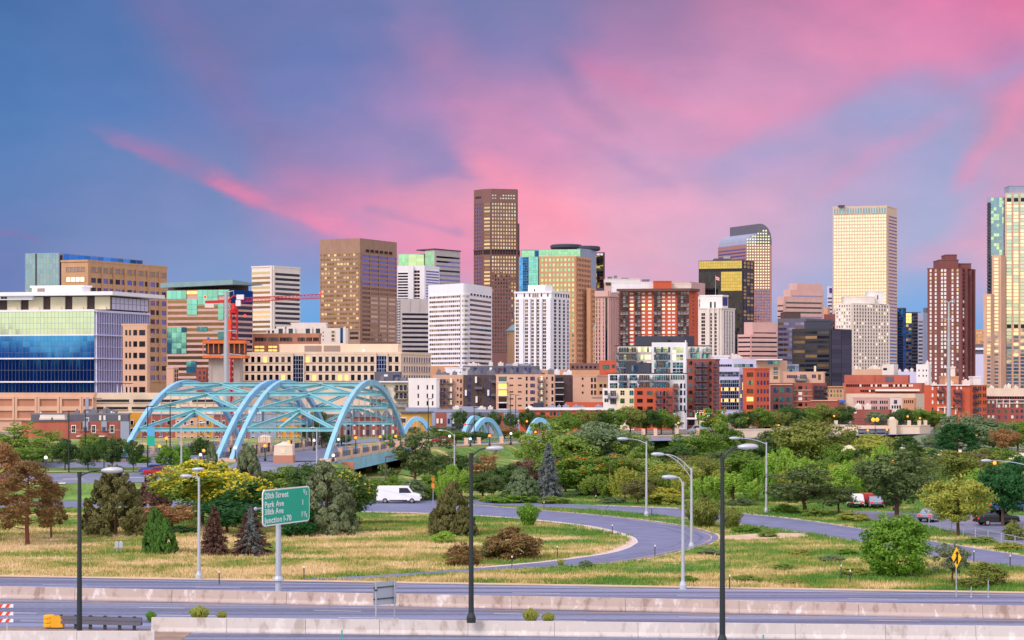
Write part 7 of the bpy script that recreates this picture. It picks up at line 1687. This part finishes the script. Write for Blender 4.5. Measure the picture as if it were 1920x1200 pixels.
lamp('street_lamp','tall grey street lamp between the two ramps, its arm pointing left',1212,D0(968),829,0,[(1158,823)],'lamp_grey',.16,.08,s=1.6)
lamp('street_lamp','grey street lamp with a trussed arm at the outer edge of the curved ramp',1296.5,D0(1029),879,0,[(1222,852)],'lamp_grey',.14,.09,truss=True,s=1.5)
lamp('street_lamp','shorter grey street lamp left of the trussed arm lamp',1280.5,D0(1105),905,0,[(1242,895)],'lamp_grey',.14,.09,s=1.4)
lamp('street_lamp','grey street lamp behind the entry ramp, its arm pointing left over the black lamp',1437,D0(961),830,0,[(1368,822)],'lamp_grey',.15,.08,s=1.6)
lamp('street_lamp','slim grey street lamp behind the ramp left of the middle black lamp',852,262,815,0,[(822,807)],'lamp_grey',.13,.07,s=.9)
lamp('street_lamp','grey street lamp at the boulevard under the left arch of the bridge',340,274,798,ground(X(340,274),274),[(386,793)],'lamp_grey',.14,.08,s=1.2)
lamp('street_lamp','grey street lamp in front of the pale stone pier under the right arch',594,288,804,ground(X(594,288),288),[(582,802)],'lamp_grey',.13,.08,s=1.0)
lamp('street_lamp','grey street lamp with a long arm entering from the right edge',1928,222,870,0,[(1840,864)],'lamp_grey',.14,.09,s=1.5)
def box_lamp(label,px,d,top,z0,w=1.3,two=False):
    t=thing('car_park_lamp',label,'lamp post',(X(px,d),d,z0));h=Z(top,d)-z0;mb=MB();mb.tube([(0,0,0),(0,0,h)],[.1,.08],8);mb.build('pole','pole_brown',t)
    mb=MB()
    for sx in ((-1,1) if two else (1,)):mb.obox((sx*.12 if sx>0 else -.12-w/2,-.25,h),(w/2,0,0),(0,.5,0),(0,0,.22))
    mb.obox((-.13,-.06,h+.03),(.26,0,0),(0,.12,0),(0,0,.12));mb.build('lantern','pole_brown',t)
for px,d,tp,two,lb in ((1143,268,852,False,'brown box lamp post in the central grove left of the tall grey lamp'),(1281,300,857,True,'brown box lamp with two boxes behind the trussed arm lamp'),(1321,300,858,False,'brown box lamp left of the black lamp right of centre'),(1042,268,856,False,'brown box lamp standing right of the blue spruce'),(723,262,858,False,'brown box lamp post in front of the blue bridge girder'),(1839,232,855,True,'brown box lamp with two boxes by the car park at far right'),(1733,300,860,False,'brown box lamp behind the big dark round tree'),(846,268,850,False,'brown box lamp left of the slim grey lamp'),(806,300,832,False,'thin dark lamp in front of the big dark olive tree')):box_lamp(lb,px,d,tp,ground(X(px,d),d),1.5,two)
def tall_dark(px,d,top,z0,lb,arm=0):
    t=thing('street_lamp',lb,'street lamp',(X(px,d),d,z0));h=Z(top,d)-z0;mb=MB();mb.tube([(0,0,0),(0,0,h)],[.12,.07],8);mb.build('pole','lamp_black',t);mb=MB();mb.obox((-.2,-.15,h-.05),(1.1,0,0),(0,.3,0),(0,0,.14));mb.build('lantern','lamp_black',t)
for px,d,tp,lb in ((129,282,771,'tall dark lamp post on the left median, left one'),(160,290,769,'tall dark lamp post on the left median, right one'),(277,283,762,'tall dark lamp post with banner left of the bridge road'),(319,300,760,'tall dark lamp post between the left arch ribs')):tall_dark(px,d,tp,ground(X(px,d),d),lb)
for px,d,tp,lb in ((957,430,740,'tall dark lamp post right of the twin small blue arches'),(803,398,748,'tall dark lamp post right of the small blue arch'),(889,385,764,'dark lamp mast in front of the twin small blue arches'),(967,470,741,'thin tall lamp post in front of the beige flats')):tall_dark(px,d,tp,3.8,lb)
t=thing('banner','small blue and green banner hanging on the lamp post under the left arch','banner',(X(283,282.8),282.8,Z(836,283)));
for k,m_ in enumerate(('sign_green','banner_blue')):
    mb=MB();mb.box((.0,0,.75+k*1.4),(.55,.03,.68));mb.build('cloth',m_,t)

def globe(px,d,py,z0,lit,lb,r=.27,two=False):
    t=thing('globe_lamp',lb,'lamp',(X(px,d),d,z0));h=max(Z(py,d)-z0,1.0);mb=MB();mb.tube([(0,0,0),(0,0,h-r)],[.09,.06],8);mb.lathe([(.2,0),(.2,.5),(.1,.7)],8);mb.lathe([(.07,h-r-.12),(.14,h-r-.04),(.14,h-r+.03)],8);mb.build('post','lamp_black',t)
    for s_ in ((-.5,.5) if two else (0,)):
        mb=MB();mb.ball((s_,0,h),r,12);mb.build('globe','lamp_orange' if lit else 'lamp_white',t,smooth=True)  # unlit globes are made to glow too, imitating their pale brightness
GL=[(541,297.5,829,1,'lit orange globe lamp on top of the big pale stone pier'),(497,300,836,1,'lit orange globe lamp left of the big pale stone pier'),(667,330,821,1,'lit orange globe lamp at the right rail of the bridge, first from the left'),(713,348,819,1,'lit orange globe lamp at the right rail of the bridge, second from the left'),(742,364,818,1,'lit orange globe lamp at the far end of the bridge rail'),
 (312,305,822,1,'big lit orange globe lamp under the left arch'),(299,300,837,1,'small lit orange globe lamp above the left hedge'),(266,298,841,1,'lit orange globe lamp at the left foot of the bridge'),(382,300,845,1,'lit orange globe lamp right of the hedge under the left arch'),(86,267,858,0,'unlit white globe lamp at the left end of the boulevard'),(195,283,853,0,'unlit white globe lamp on the left median'),(441,299,840,0,'unlit white globe lamp at the foot of the right bridge half'),(635,318,824,0,'unlit white globe lamp at the right rail of the bridge'),(589,352,826,0,'unlit white globe lamp under the right arch'),(376,302,853,0,'unlit white globe lamp beside the hedge under the left arch'),(625,299,868,0,'unlit white globe lamp at the right foot of the bridge'),
 (918,376,817,1,'lit orange globe lamp in front of the twin small blue arches'),(988,452,790,1,'lit orange globe lamp in front of the dark street tree at centre'),(1004,395,810,1,'lit orange globe lamp before the tall grey green tree at centre'),(882,372,823,0,'unlit globe lamp at the left foot of the twin small arches'),(958,384,813,0,'unlit globe lamp right of the twin small arches'),(843,362,818,0,'unlit globe lamp behind the slim grey lamp'),
 (1460,450,798,1,'lit red orange lamp left of the largest olive tree'),(1564,490,780,1,'lit orange globe lamp above the largest olive tree'),(1702,484,781,1,'lit orange globe lamp right of the overpass pylon, left one'),(1725,484,784,1,'lit orange globe lamp right of the overpass pylon, right one'),(1627,470,807,1,'small lit lamp left of the underpass opening'),(1663,470,806,1,'small lit lamp right of the underpass opening'),(1831,430,815,1,'lit lamp behind the big dark pine'),(1677,236,865,1,'lit orange lamp in front of the big dark round tree'),(1865,260,868,1,'lit orange lamp at the right edge beside the grey lamp head'),(1272,470,793,1,'lit orange globe lamp under the traffic signals')]
for px,d,py,lit,lb in GL:globe(px,d,py,max(ground(X(px,d),d),3.7) if d>292 else ground(X(px,d),d),lit,lb,.25 if lit else .25)
globe(1641,474,787,4.5,1,'very bright twin orange lamp above the underpass',.5,True)

# traffic signals
t=thing('traffic_signal','traffic signal mast arm with three green lights right of centre','traffic light',(X(1310,480),480,3.9));z_=Z(772,480)-3.9
mb=MB();mb.tube([(0,0,0),(0,0,z_+.4)],.13,8);mb.tube([(X(1335,480)-X(1310,480),0,z_),(X(1262,480)-X(1310,480),0,z_+.3)],.1,8);mb.build('mast','lamp_black',t)
for px in (1264,1285,1305):
    mb=MB();dx_=X(px,480)-X(1310,480);mb.box((dx_,-.1,z_-.1),(.2,.18,.62));h_=mb.build('signal_head','lamp_black',t);mb=MB();mb.ball((dx_,-.3,z_-.5),.15,8);mb.build('light','lamp_green',h_)
mb=MB();mb.box((X(1331,480)-X(1310,480),-.1,z_-.3),(.62,.04,.26));mb.build('street_sign','sign_green',t)
t=thing('traffic_signal','dark traffic signal hood with a red light before the twin small blue arches','traffic light',(X(889,386),386.5,3.8));z_=Z(797,386)-3.8
mb=MB();mb.tube([(0,0,0),(0,0,z_+.2)],.08,8);mb.tube([(0,0,z_+.1),(X(868,386)-X(889,386),0,z_+.1)],.07,6);mb.build('mast','lamp_black',t)
mb=MB();mb.box((X(857,386)-X(889,386),-.05,z_),(1.1,.15,.32));h_=mb.build('signal_head','lamp_black',t);mb=MB();mb.ball((X(872,386)-X(889,386),-.1,z_+.1),.26,10);mb.build('light','lamp_red',h_)

# big green highway sign
t=thing('road_sign','large green highway sign listing 20th Street, Park Ave, 38th Ave and Junction I-70','road sign')
pa=Vector((X(492.5,139.5),139.5,0));pb=Vector((X(580.5,146.0),146.0,0));zt,zb=Z(919,139.5),Z(988,139.5)
base_p=Vector((X(530,mid_line(-16)),mid_line(-16),.85));ctr=(pa+pb)/2;ctr.z=0
t.location=(base_p.x,base_p.y,base_p.z)
t.location=((ctr.x*.6+pa.x*.4),(ctr.y*.6+pa.y*.4) ,.0)
e=(pb-pa);Wd=e.length;eu=e.normalized();nv=Vector((eu.y,-eu.x,0));H=zt-zb;loc=Vector(t.location)
def rounded(mb,x0,x1,z0,z1,r,o0,o1):
    pts=[]
    for cx_,cz_,a0 in ((x1-r,z1-r,0),(x0+r,z1-r,90),(x0+r,z0+r,180),(x1-r,z0+r,270)):
        for k in range(5):a=R(a0+k*22.5);pts.append((cx_+r*math.cos(a),cz_+r*math.sin(a)))
    n=len(pts);vs=[pa+eu*a+nv*o0+Vector((0,0,b))-loc for a,b in pts]+[pa+eu*a+nv*o1+Vector((0,0,b))-loc for a,b in pts]
    mb.add(vs,[tuple(range(n))[::-1],tuple(range(n,2*n))]+[(i,(i+1) % n,(i+1) % n+n,i+n) for i in range(n)])
mb=MB();rounded(mb,0,Wd,zb,zt,.35,-.06,0);mb.build('border','sign_white',t)
mb=MB();rounded(mb,.1,Wd-.1,zb+.1,zt-.1,.28,-.02,.012);pn=mb.build('panel','sign_green',t)
def text(body,s0,z,size,parent,align='LEFT',squeeze=1.0):
    cu=bpy.data.curves.new('lettering','FONT');cu.body=body;cu.size=size;cu.align_x=align;cu.offset=.022*size;cu.extrude=.008;cu.space_character=1.12
    tmp=bpy.data.objects.new('lettering',cu);COL.objects.link(tmp);dg=bpy.context.evaluated_depsgraph_get();me=bpy.data.meshes.new_from_object(tmp.evaluated_get(dg));bpy.data.objects.remove(tmp)
    o=bpy.data.objects.new('lettering',me);COL.objects.link(o);o.parent=parent;me.materials.clear();me.materials.append(MATS['sign_white'])
    p=pa+eu*s0+nv*.024+Vector((0,0,z))-loc;o.location=p
    o.rotation_euler=(R(90),0,math.atan2(eu.y,eu.x));o.scale=(squeeze,1,1)
    return max(v.co.x for v in me.vertices)*squeeze
rows=[('20th Street',.79),('Park Ave',.55),('38th Ave',.35),('Junction I-70',.12)]
for s_,q in rows:
    s0=.24
    for w_ in s_.split():s0+=text(w_,s0,zb+H*q-.09,.60,pn,squeeze=1.14)+.24
def half(pre,s0,q):
    if pre:text(pre,s0-.42,zb+H*q-.05,.56,pn)
    text('1',s0-.06,zb+H*q+.07,.38,pn);text('/',s0+.12,zb+H*q-.04,.52,pn);text('2',s0+.33,zb+H*q-.13,.38,pn)
half('',Wd-1.0,.80);text('1',Wd-1.25,zb+H*.50-.05,.56,pn);half('1',Wd-.95,.17)
for s_ in (.28,.72):
    mb=MB();p=pa+eu*Wd*s_-nv*.12-loc;mb.box((p.x,p.y,(zb+zt)/2),(.06,.06,H/2-.2));mb.build('stiffener','galvanised',t)
mb=MB();p=pa+eu*Wd*.43-nv*.42-loc;mb.tube([(p.x,p.y,0),(p.x,p.y,2.5),(p.x,p.y,zb+H*.8)],[.24,.21,.19],14);mb.lathe([(.42,.82),(.4,.95),(.27,1.15)],12,(p.x,p.y,0));mb.build('post','lamp_grey',t)
mb=MB()
for q in (.25,.7):mb.obox(pa+eu*.3-nv*.25+Vector((0,0,zb+H*q))-loc,eu*(Wd-.6),nv*.12,(0,0,.14))
mb.build('crossbeam','galvanised',t)
mb=MB();q=pa-eu*.5-nv*.3+Vector((0,0,zb+H*.5))-loc;mb.tube([q+eu*1.2,q],.06,6);mb.ball(tuple(q),.14,8);mb.build('bracket','galvanised',t)

# back of a sign in the foreground
t=thing('road_sign','pale grey back of a road sign on two thin posts behind the near barrier','road sign',(X(722,118.5),118.5,0));s_=118.5/F
def bk(px,py,dd):d=118.5+dd;return Vector((X(px,d),d,Z(py,d)))-Vector(t.location)
mb=MB();A_=[bk(700,1092,0),bk(742.5,1088,1.6),bk(742.5,1132,1.6),bk(700,1135,0)];mb.add(A_+[q+Vector((.02,.06,0)) for q in A_],PQ);mb.build('panel','lamp_grey',t)
for px,dd in ((705,-.1),(740,1.35)):
    mb=MB();a=bk(px,1090,dd);mb.tube([(a.x,a.y,0),(a.x,a.y,a.z)],.05,8);mb.build('post','galvanised',t)
for py in (1102.5,1124):
    mb=MB();mb.tube([bk(700.5,py,-.08),bk(742,py-4,1.5)],.04,6);mb.build('rail','rail_dark',t)
mb=MB();mb.box((bk(705,1106,-.2).x,-.2,bk(705,1106,0).z),(.1,.05,.05));mb.build('bracket','rail_dark',t)

# yellow diamond
d=D0(1120);t=thing('road_sign','yellow diamond merge sign on a thin post at the right of the highway','road sign',(X(1793,d),d,0));zc=Z(1045.5,d);r_=20*d/F
mb=MB();mb.tube([(0,0,0),(0,0,zc+r_*.3)],.045,8);mb.build('post','galvanised',t)
hx,hy=7.6*d/F,18*d/F
mb=MB();q=[(0,-.08,zc-r_),(hx,-hy*.4-.08,zc),(0,-.08,zc+r_),(-hx,hy*.4-.08,zc)];mb.add(q+[(a,b+.04,c) for a,b,c in q],PQ);pn=mb.build('panel','sign_yellow',t)
mb=MB();u_=Vector((hx,-hy*.4,0)).normalized();c_=Vector((0,-.11,zc));nvv=Vector((u_.y,-u_.x,0))*.0
for s0,z0,s1,z1,w in ((.04,-.45,.04,.30,.07),(-.22,-.4,.02,.05,.06)):
    a=c_+u_*s0+Vector((0,0,z0));b_=c_+u_*s1+Vector((0,0,z1));mb.add([a-u_*w,a+u_*w,b_+u_*w,b_-u_*w],[(0,1,2,3)])
mb.add([c_+u_*-.12+Vector((0,0,.28)),c_+u_*.2+Vector((0,0,.28)),c_+u_*.04+Vector((0,0,.5))],[(0,1,2)]);mb.build('arrow','sign_black',pn)
# orange warning sign by the ramp
d=D0(944);t=thing('road_sign','small orange diamond warning sign with plate at the far ramp verge','road sign',(X(812,d),d,0));zc=Z(899,d);r_=7*d/F
mb=MB();mb.tube([(0,0,0),(0,0,zc)],.05,6);mb.build('post','galvanised',t);mb=MB();mb.add([(0,-.07,zc-r_),(r_*.45,.1,zc),(0,-.07,zc+r_),(-r_*.45,-.24,zc),(0,-.03,zc-r_),(r_*.45,.14,zc),(0,-.03,zc+r_),(-r_*.45,-.2,zc)],PQ);mb.build('panel','sign_orange',t);mb=MB();mb.box((0,-.06,Z(911,d)),(.2,.03,.32));mb.build('plate','sign_orange',t)
# striped barricade
d=117.0;t=thing('barricade','orange and white striped road barricade cut off by the left edge','barricade',(X(4,d),d,0))
for k,py in enumerate((1136,1150.5,1163.5)):
    mb=MB();z=Z(py,d);x0,x1=X(-30,d)-X(4,d),X(25,d)-X(4,d);n=8
    for i in range(n):
        mb.mi=i % 2;w=(x1-x0)/n;a=x0+i*w;sh=.13
        vs=[(a-sh*.5*(1 if i else 0),-.03,z-.1),(a+w-(sh*.5 if i<n-1 else 0),-.03,z-.1),(a+w+(sh*.5 if i<n-1 else 0),-.03,z+.1),(a+sh*.5*(1 if i else 0),-.03,z+.1)]
        mb.add(vs+[(p[0],.03,p[2]) for p in vs],PQ)
    mb.build('board',['stripe_orange','sign_white'],t)
for px in (13,-20):
    mb=MB();x=X(px,d)-X(4,d);mb.box((x,.06,.7),(.04,.03,.72));mb.obox((x-.04,-.6,.0),(.08,0,0),(0,1.2,0),(0,0,.07));mb.build('leg','lamp_grey',t)
# delineator posts
dl=thing('delineator_post','thin dark marker post beside the ramps or the highway','marker post',(0,0,0),'marker posts')
mb=MB();mb.box((0,0,.55),(.04,.03,.55));mb.build('post','rail_dark',dl);mb=MB();mb.box((0,-.045,1.0),(.05,.012,.08));mb.build('reflector','sign_white',dl)
first=True
for px,py in ((1148,1003),(1228,1044),(1020,957),(1222,967),(1117,944),(1237,945),(912,942),(1383,990),(1826,1055),(1894,1064),(1594,1094),(1577,1084),(411,1096),(570,1086),(1045,1046),(960,1066),(105,950),(1368,1104),(1543,962)):
    o=dl if first else copy_tree(dl);o.location=G(px,py);first=False
for k,(px,bs_,tp) in enumerate(((1821,1120,1100),(1853,1120,1088))):
    d=D0(bs_);t=thing('sign_post',('shorter','taller')[k]+' of two bare grey posts right of the yellow diamond sign','post',(X(px,d),d,0));mb=MB();mb.tube([(0,0,0),(0,0,Z(tp,d))],.04,6);mb.lathe([(.12,0),(.1,.06)],8);mb.build('shaft','galvanised',t)
for k,(px,py) in enumerate(((219,1037),(227,1037))):
    d=D0(py);t=thing('utility_cabinet',('left','right')[k]+' one of two small grey utility boxes on posts in the left field','utility box',(X(px,d),d,0));mb=MB();mb.tube([(0,0,0),(0,0,.6)],.05,6);mb.build('post','galvanised',t);mb=MB();mb.box((0,0,.75),(.17,.12,.26));mb.lathe([(.12,1.0),(.08,1.08)],8);mb.build('box','lamp_grey',t)
t=thing('delineator_post','leaning dark stick beside the upper ramp','marker post',tuple(G(1135,956)));mb=MB();mb.tube([(0,0,0),(.7,0,1.0)],.03,5);mb.build('post','rail_dark',t)
t=thing('delineator_post','green marker post before the near barrier left of the middle black lamp','marker post',(X(641,114),114,0));mb=MB();mb.box((0,0,.35),(.04,.03,.36));mb.build('post','sign_green',t)
t=thing('delineator_post','green marker post before the near barrier beside the right black lamp','marker post',(X(1431,113),113,0));mb=MB();mb.box((0,0,.28),(.04,.03,.28));mb.build('post','sign_green',t)
# wire fence of the car park
t=thing('boundary_fence','grey metal rail fence on posts along the car park at the right','fence',(X(1750,195),195,0));off=tuple(t.location)
a,b_=Vector((X(1742,207),207,0)),Vector((X(1930,178),178,0));mb=MB()
for z in (.5,1.1):mb.tube([a+Vector((0,0,z)),b_+Vector((0,0,z))],.03,5)
mb.build('rail','galvanised',t,off)
for k in range(9):
    p=a.lerp(b_,k/8);mb=MB();mb.tube([p,p+Vector((0,0,1.15))],.045,6);mb.build('post','galvanised',t,off)

# vehicles
def car(name,label,px,d,mat,kind='sedan',hd=0.0,z0=None,cat='car'):
    x=X(px,d);z=ground(x,d)+.05 if z0 is None else z0;t=thing(name,label,cat,(x,d,z),None,hd)
    if kind=='sedan':L_,W_,prof,win =4.6,1.78,[(-2.3,.35),(-2.3,.8),(-2.0,.95),(-1.35,1.0),(-.75,1.42),(.55,1.44),(1.2,.98),(2.1,.85),(2.3,.7),(2.3,.35)],[(-1.2,1.02),(-.72,1.36),(.5,1.38),(1.05,1.0)]
    elif kind=='suv':L_,W_,prof,win =4.7,1.85,[(-2.35,.4),(-2.35,1.0),(-2.2,1.65),(-1.9,1.74),(.5,1.72),(1.2,1.1),(2.2,1.0),(2.35,.8),(2.35,.4)],[(-2.0,1.12),(-1.95,1.6),(.45,1.6),(1.0,1.12)]
    else:L_,W_,prof,win =5.8,2.0,[(-2.9,.4),(-2.9,2.0),(-2.7,2.25),(1.3,2.25),(2.0,1.35),(2.8,1.15),(2.9,.9),(2.9,.4)],[(.1,1.35),(.1,2.0),(1.2,2.0),(1.75,1.35)]
    hw=W_/2;mb=MB();n=len(prof);vs=[]
    for y,sc in ((-hw,.0),(-hw+.12,1),(hw-.12,1),(hw,.0)):
        for a,b in prof:
            tz=.0 if sc else -.05*(1 if b>1.0 else .6);tuck=(b-.9)*.18 if b>.9 else 0;vs.append((a*(1 if sc else .985),y*(1-(tuck/hw if not sc else tuck/hw*.9)),b+tz))
    fs=[tuple(range(n)),tuple(range(3*n,4*n))[::-1]]
    for k in range(3):fs+=[(k*n+i,k*n+n+i,k*n+n+(i+1) % n,k*n+(i+1) % n) for i in range(n)]
    mb.add(vs,fs);mb.build('body',mat,t)
    for s_ in (-1,1):
        mb=MB();q=[(a,s_*(hw-(b-.9)*.18+.012),b) for a,b in win];q2=[(a,y-s_*.05,b) for a,y,b in q];mb.add(q+q2,PQ);mb.build('side_window','glass_dark',t)
    fa,fb=[p for p in prof if p[1]>(1.3 if kind=='sedan' else 1.6)][-1],prof[-4] if kind !='sedan' else prof[-4]
    a_,b2=Vector((fa[0],0,fa[1])),Vector((prof[prof.index(fa)+1][0],0,prof[prof.index(fa)+1][1]));nn_=Vector((-(b2.z-a_.z),0,b2.x-a_.x)).normalized();mb=MB();p0,p1=a_.lerp(b2,.1)+nn_*.012,a_.lerp(b2,.92)+nn_*.012
    mb.add([(p0.x,-hw+.28,p0.z),(p0.x,hw-.28,p0.z),(p1.x,hw-.22,p1.z),(p1.x,-hw+.22,p1.z)],[(0,1,2,3)]);mb.build('windscreen','glass_dark',t)
    for s_ in (-1,1):
        mb=MB();mb.obox((s_*(L_/2+.02)-.06,-hw+.1,.36),(.12,0,0),(0,W_-.2,0),(0,0,.2));mb.build('bumper','lens_dark',t)
        mb=MB();mb.obox((-L_*.2,s_*(hw+.004)-.015,.34),(L_*.4,0,0),(0,.03,0),(0,0,.1));mb.build('sill','lens_dark',t)
    for wx in (-L_*.30,L_*.31):
        for s_ in (-1,1):
            mb=MB();vs=[(wx+math.cos(2*math.pi*k/16)*.34,s_*(hw-.12)+o,.32+math.sin(2*math.pi*k/16)*.34) for o in (-.12,.12) for k in range(16)];mb.add(vs,[tuple(range(16))[::-1],tuple(range(16,32))]+[(k,(k+1) % 16,(k+1) % 16+16,k+16) for k in range(16)]);w_=mb.build('wheel','tyre',t)
            mb=MB();vs=[(wx+math.cos(2*math.pi*k/12)*.2,s_*(hw-.12+.13)+o,.32+math.sin(2*math.pi*k/12)*.2) for o in (-.015,.015) for k in range(12)];mb.add(vs,[tuple(range(12))[::-1],tuple(range(12,24))]+[(k,(k+1) % 12,(k+1) % 12+12,k+12) for k in range(12)]);mb.build('rim','rim',w_)
    for s_ in (-1,1):
        mb=MB();mb.box((L_/2-.03,s_*(hw-.3),.68),(.05,.17,.07));mb.build('headlight','lamp_white',t)
        mb=MB();mb.box((-L_/2+.02,s_*(hw-.28),.78 if kind !='van' else 1.0),(.05,.16,.09));mb.build('tail_light','tail_red',t)
    return t
car('delivery_van','white van driving on the far part of the loop ramp at left of centre',748,253,'car_white','van',R(-2),cat='van')
car('car','red car on the boulevard in front of the hedge under the left arch',300,277,'car_red','sedan',R(4));
car('car','blue car just behind the red car on the boulevard under the left arch',292,280,'car_blue','sedan',R(4))
for px,d,m,k,hd,lb in ((1604,244,'car_white','suv',85,'white parked car under the trees, left one of three'),(1623,246,'car_red','suv',85,'red parked car under the trees between two pale cars'),(1641,243,'car_silver','sedan',85,'silver parked car under the trees, right one of three'),(1868,212,'car_dark','suv',10,'dark parked car in the car park at far right'),(1745,218,'car_silver','sedan',60,'silver parked car behind the large rounded shrub'),(1895,236,'car_blue','sedan',5,'blue parked car at the right edge of the car park')):
    car('car',lb,px,d,m,k,R(hd),.04)
for px,d,m,k,lb in ((1312,474,'car_silver','van','pale blue van waiting below the traffic signals'),(1391,478,'car_red','sedan','red car first of the queue on the street right of centre'),(1408,479,'car_white','sedan','white car second of the queue on the street right of centre'),(1423,480,'car_red','sedan','red car third of the queue on the street right of centre'),(1436,481,'car_red','suv','red car last of the queue on the street right of centre'),(830,395,'car_red','sedan','dark red car on the boulevard right of the big dark olive tree'),(1562,486,'car_dark','suv','dark car on the overpass left of the bright twin lamp')):
    car('car' if k !='van' else 'delivery_van',lb,px,d,m,k,R(172),4.02 if d>420 else 3.85,'car' if k !='van' else 'van')

# rough grass
def on_road(x,y):
    for p in ROADPOLY:
        xs_=[q[0] for q in p];ys_=[q[1] for q in p]
        if x<min(xs_)-.3 or x>max(xs_)+.3 or y<min(ys_)-.3 or y>max(ys_)+.3:continue
        ins=False;j=len(p)-1
        for i in range(len(p)):
            if (p[i][1]>y) !=(p[j][1]>y) and x<(p[j][0]-p[i][0])*(y-p[i][1])/(p[j][1]-p[i][1]+1e-12)+p[i][0]:ins=not ins
            j=i
        if ins:return True
    return False
m,bs,L=base_mat('meadow_grass');gc,g_,sx_=grass_nodes(m,L)
rr_=mnode(m,'ShaderNodeMapRange');L.new(g_.outputs['Random Per Island'],rr_.inputs[0]);rr_.inputs[3].default_value=.72;rr_.inputs[4].default_value=1.25
mm=mnode(m,'ShaderNodeMix',data_type='RGBA',blend_type='MULTIPLY');mm.inputs[0].default_value=1;L.new(gc,mm.inputs[6]);cc=mnode(m,'ShaderNodeCombineColor')
for i in range(3):L.new(rr_.outputs[0],cc.inputs[i])
L.new(cc.outputs[0],mm.inputs[7]);L.new(mm.outputs[2],bs.inputs['Base Color']);bs.inputs['Roughness'].default_value=.8
rgn=np.random.default_rng(11);T=[]
grid_={}
def road_cell(x,y):
    k=(round(x/.6),round(y/.6))
    if k not in grid_:grid_[k]=on_road(k[0]*.6,k[1]*.6)
    return grid_[k]
cnt=0
while cnt<70000:
    y=142+(rgn.random()**1.25)*130;x=(rgn.random()*2-1)*(.275*y+2)
    if y<far_line(x)+1.4 or road_cell(x,y):continue
    if y>266.5 and x<-18:continue
    nz_=noise.noise(Vector((x*.07,y*.1,3.3)))
    if rgn.random()>.62+.5*nz_:continue
    T.append((x,y,ground(x,y),(.14+.17*rgn.random()+.18*max(nz_,0))*(1.1 if y<215 else .9)));cnt+=1
T=np.array(T);n=len(T);V=[]
for k in range(4):
    a=rgn.uniform(0,6.283,n);w=rgn.uniform(.022,.05,n);ln=rgn.uniform(.05,.35,n)*T[:,3];ofx=rgn.normal(0,.14,n);ofy=rgn.normal(0,.14,n);h=T[:,3]*rgn.uniform(.6,1.1,n)
    v=np.empty((n,3,3));v[:,0]=np.stack([T[:,0]+ofx-np.cos(a)*w,T[:,1]+ofy-np.sin(a)*w,T[:,2]],1);v[:,1]=np.stack([T[:,0]+ofx+np.cos(a)*w,T[:,1]+ofy+np.sin(a)*w,T[:,2]],1);v[:,2]=np.stack([T[:,0]+ofx+ln*np.cos(a*3),T[:,1]+ofy+ln*np.sin(a*3),T[:,2]+h],1);V.append(v)
me=np_mesh('grass',np.concatenate(V).reshape(-1,3),3,'meadow_grass');o=bpy.data.objects.new('grass',me);COL.objects.link(o);tag(o,'rough dry golden and green grass covering the field between the ramps','grass',kind='stuff')
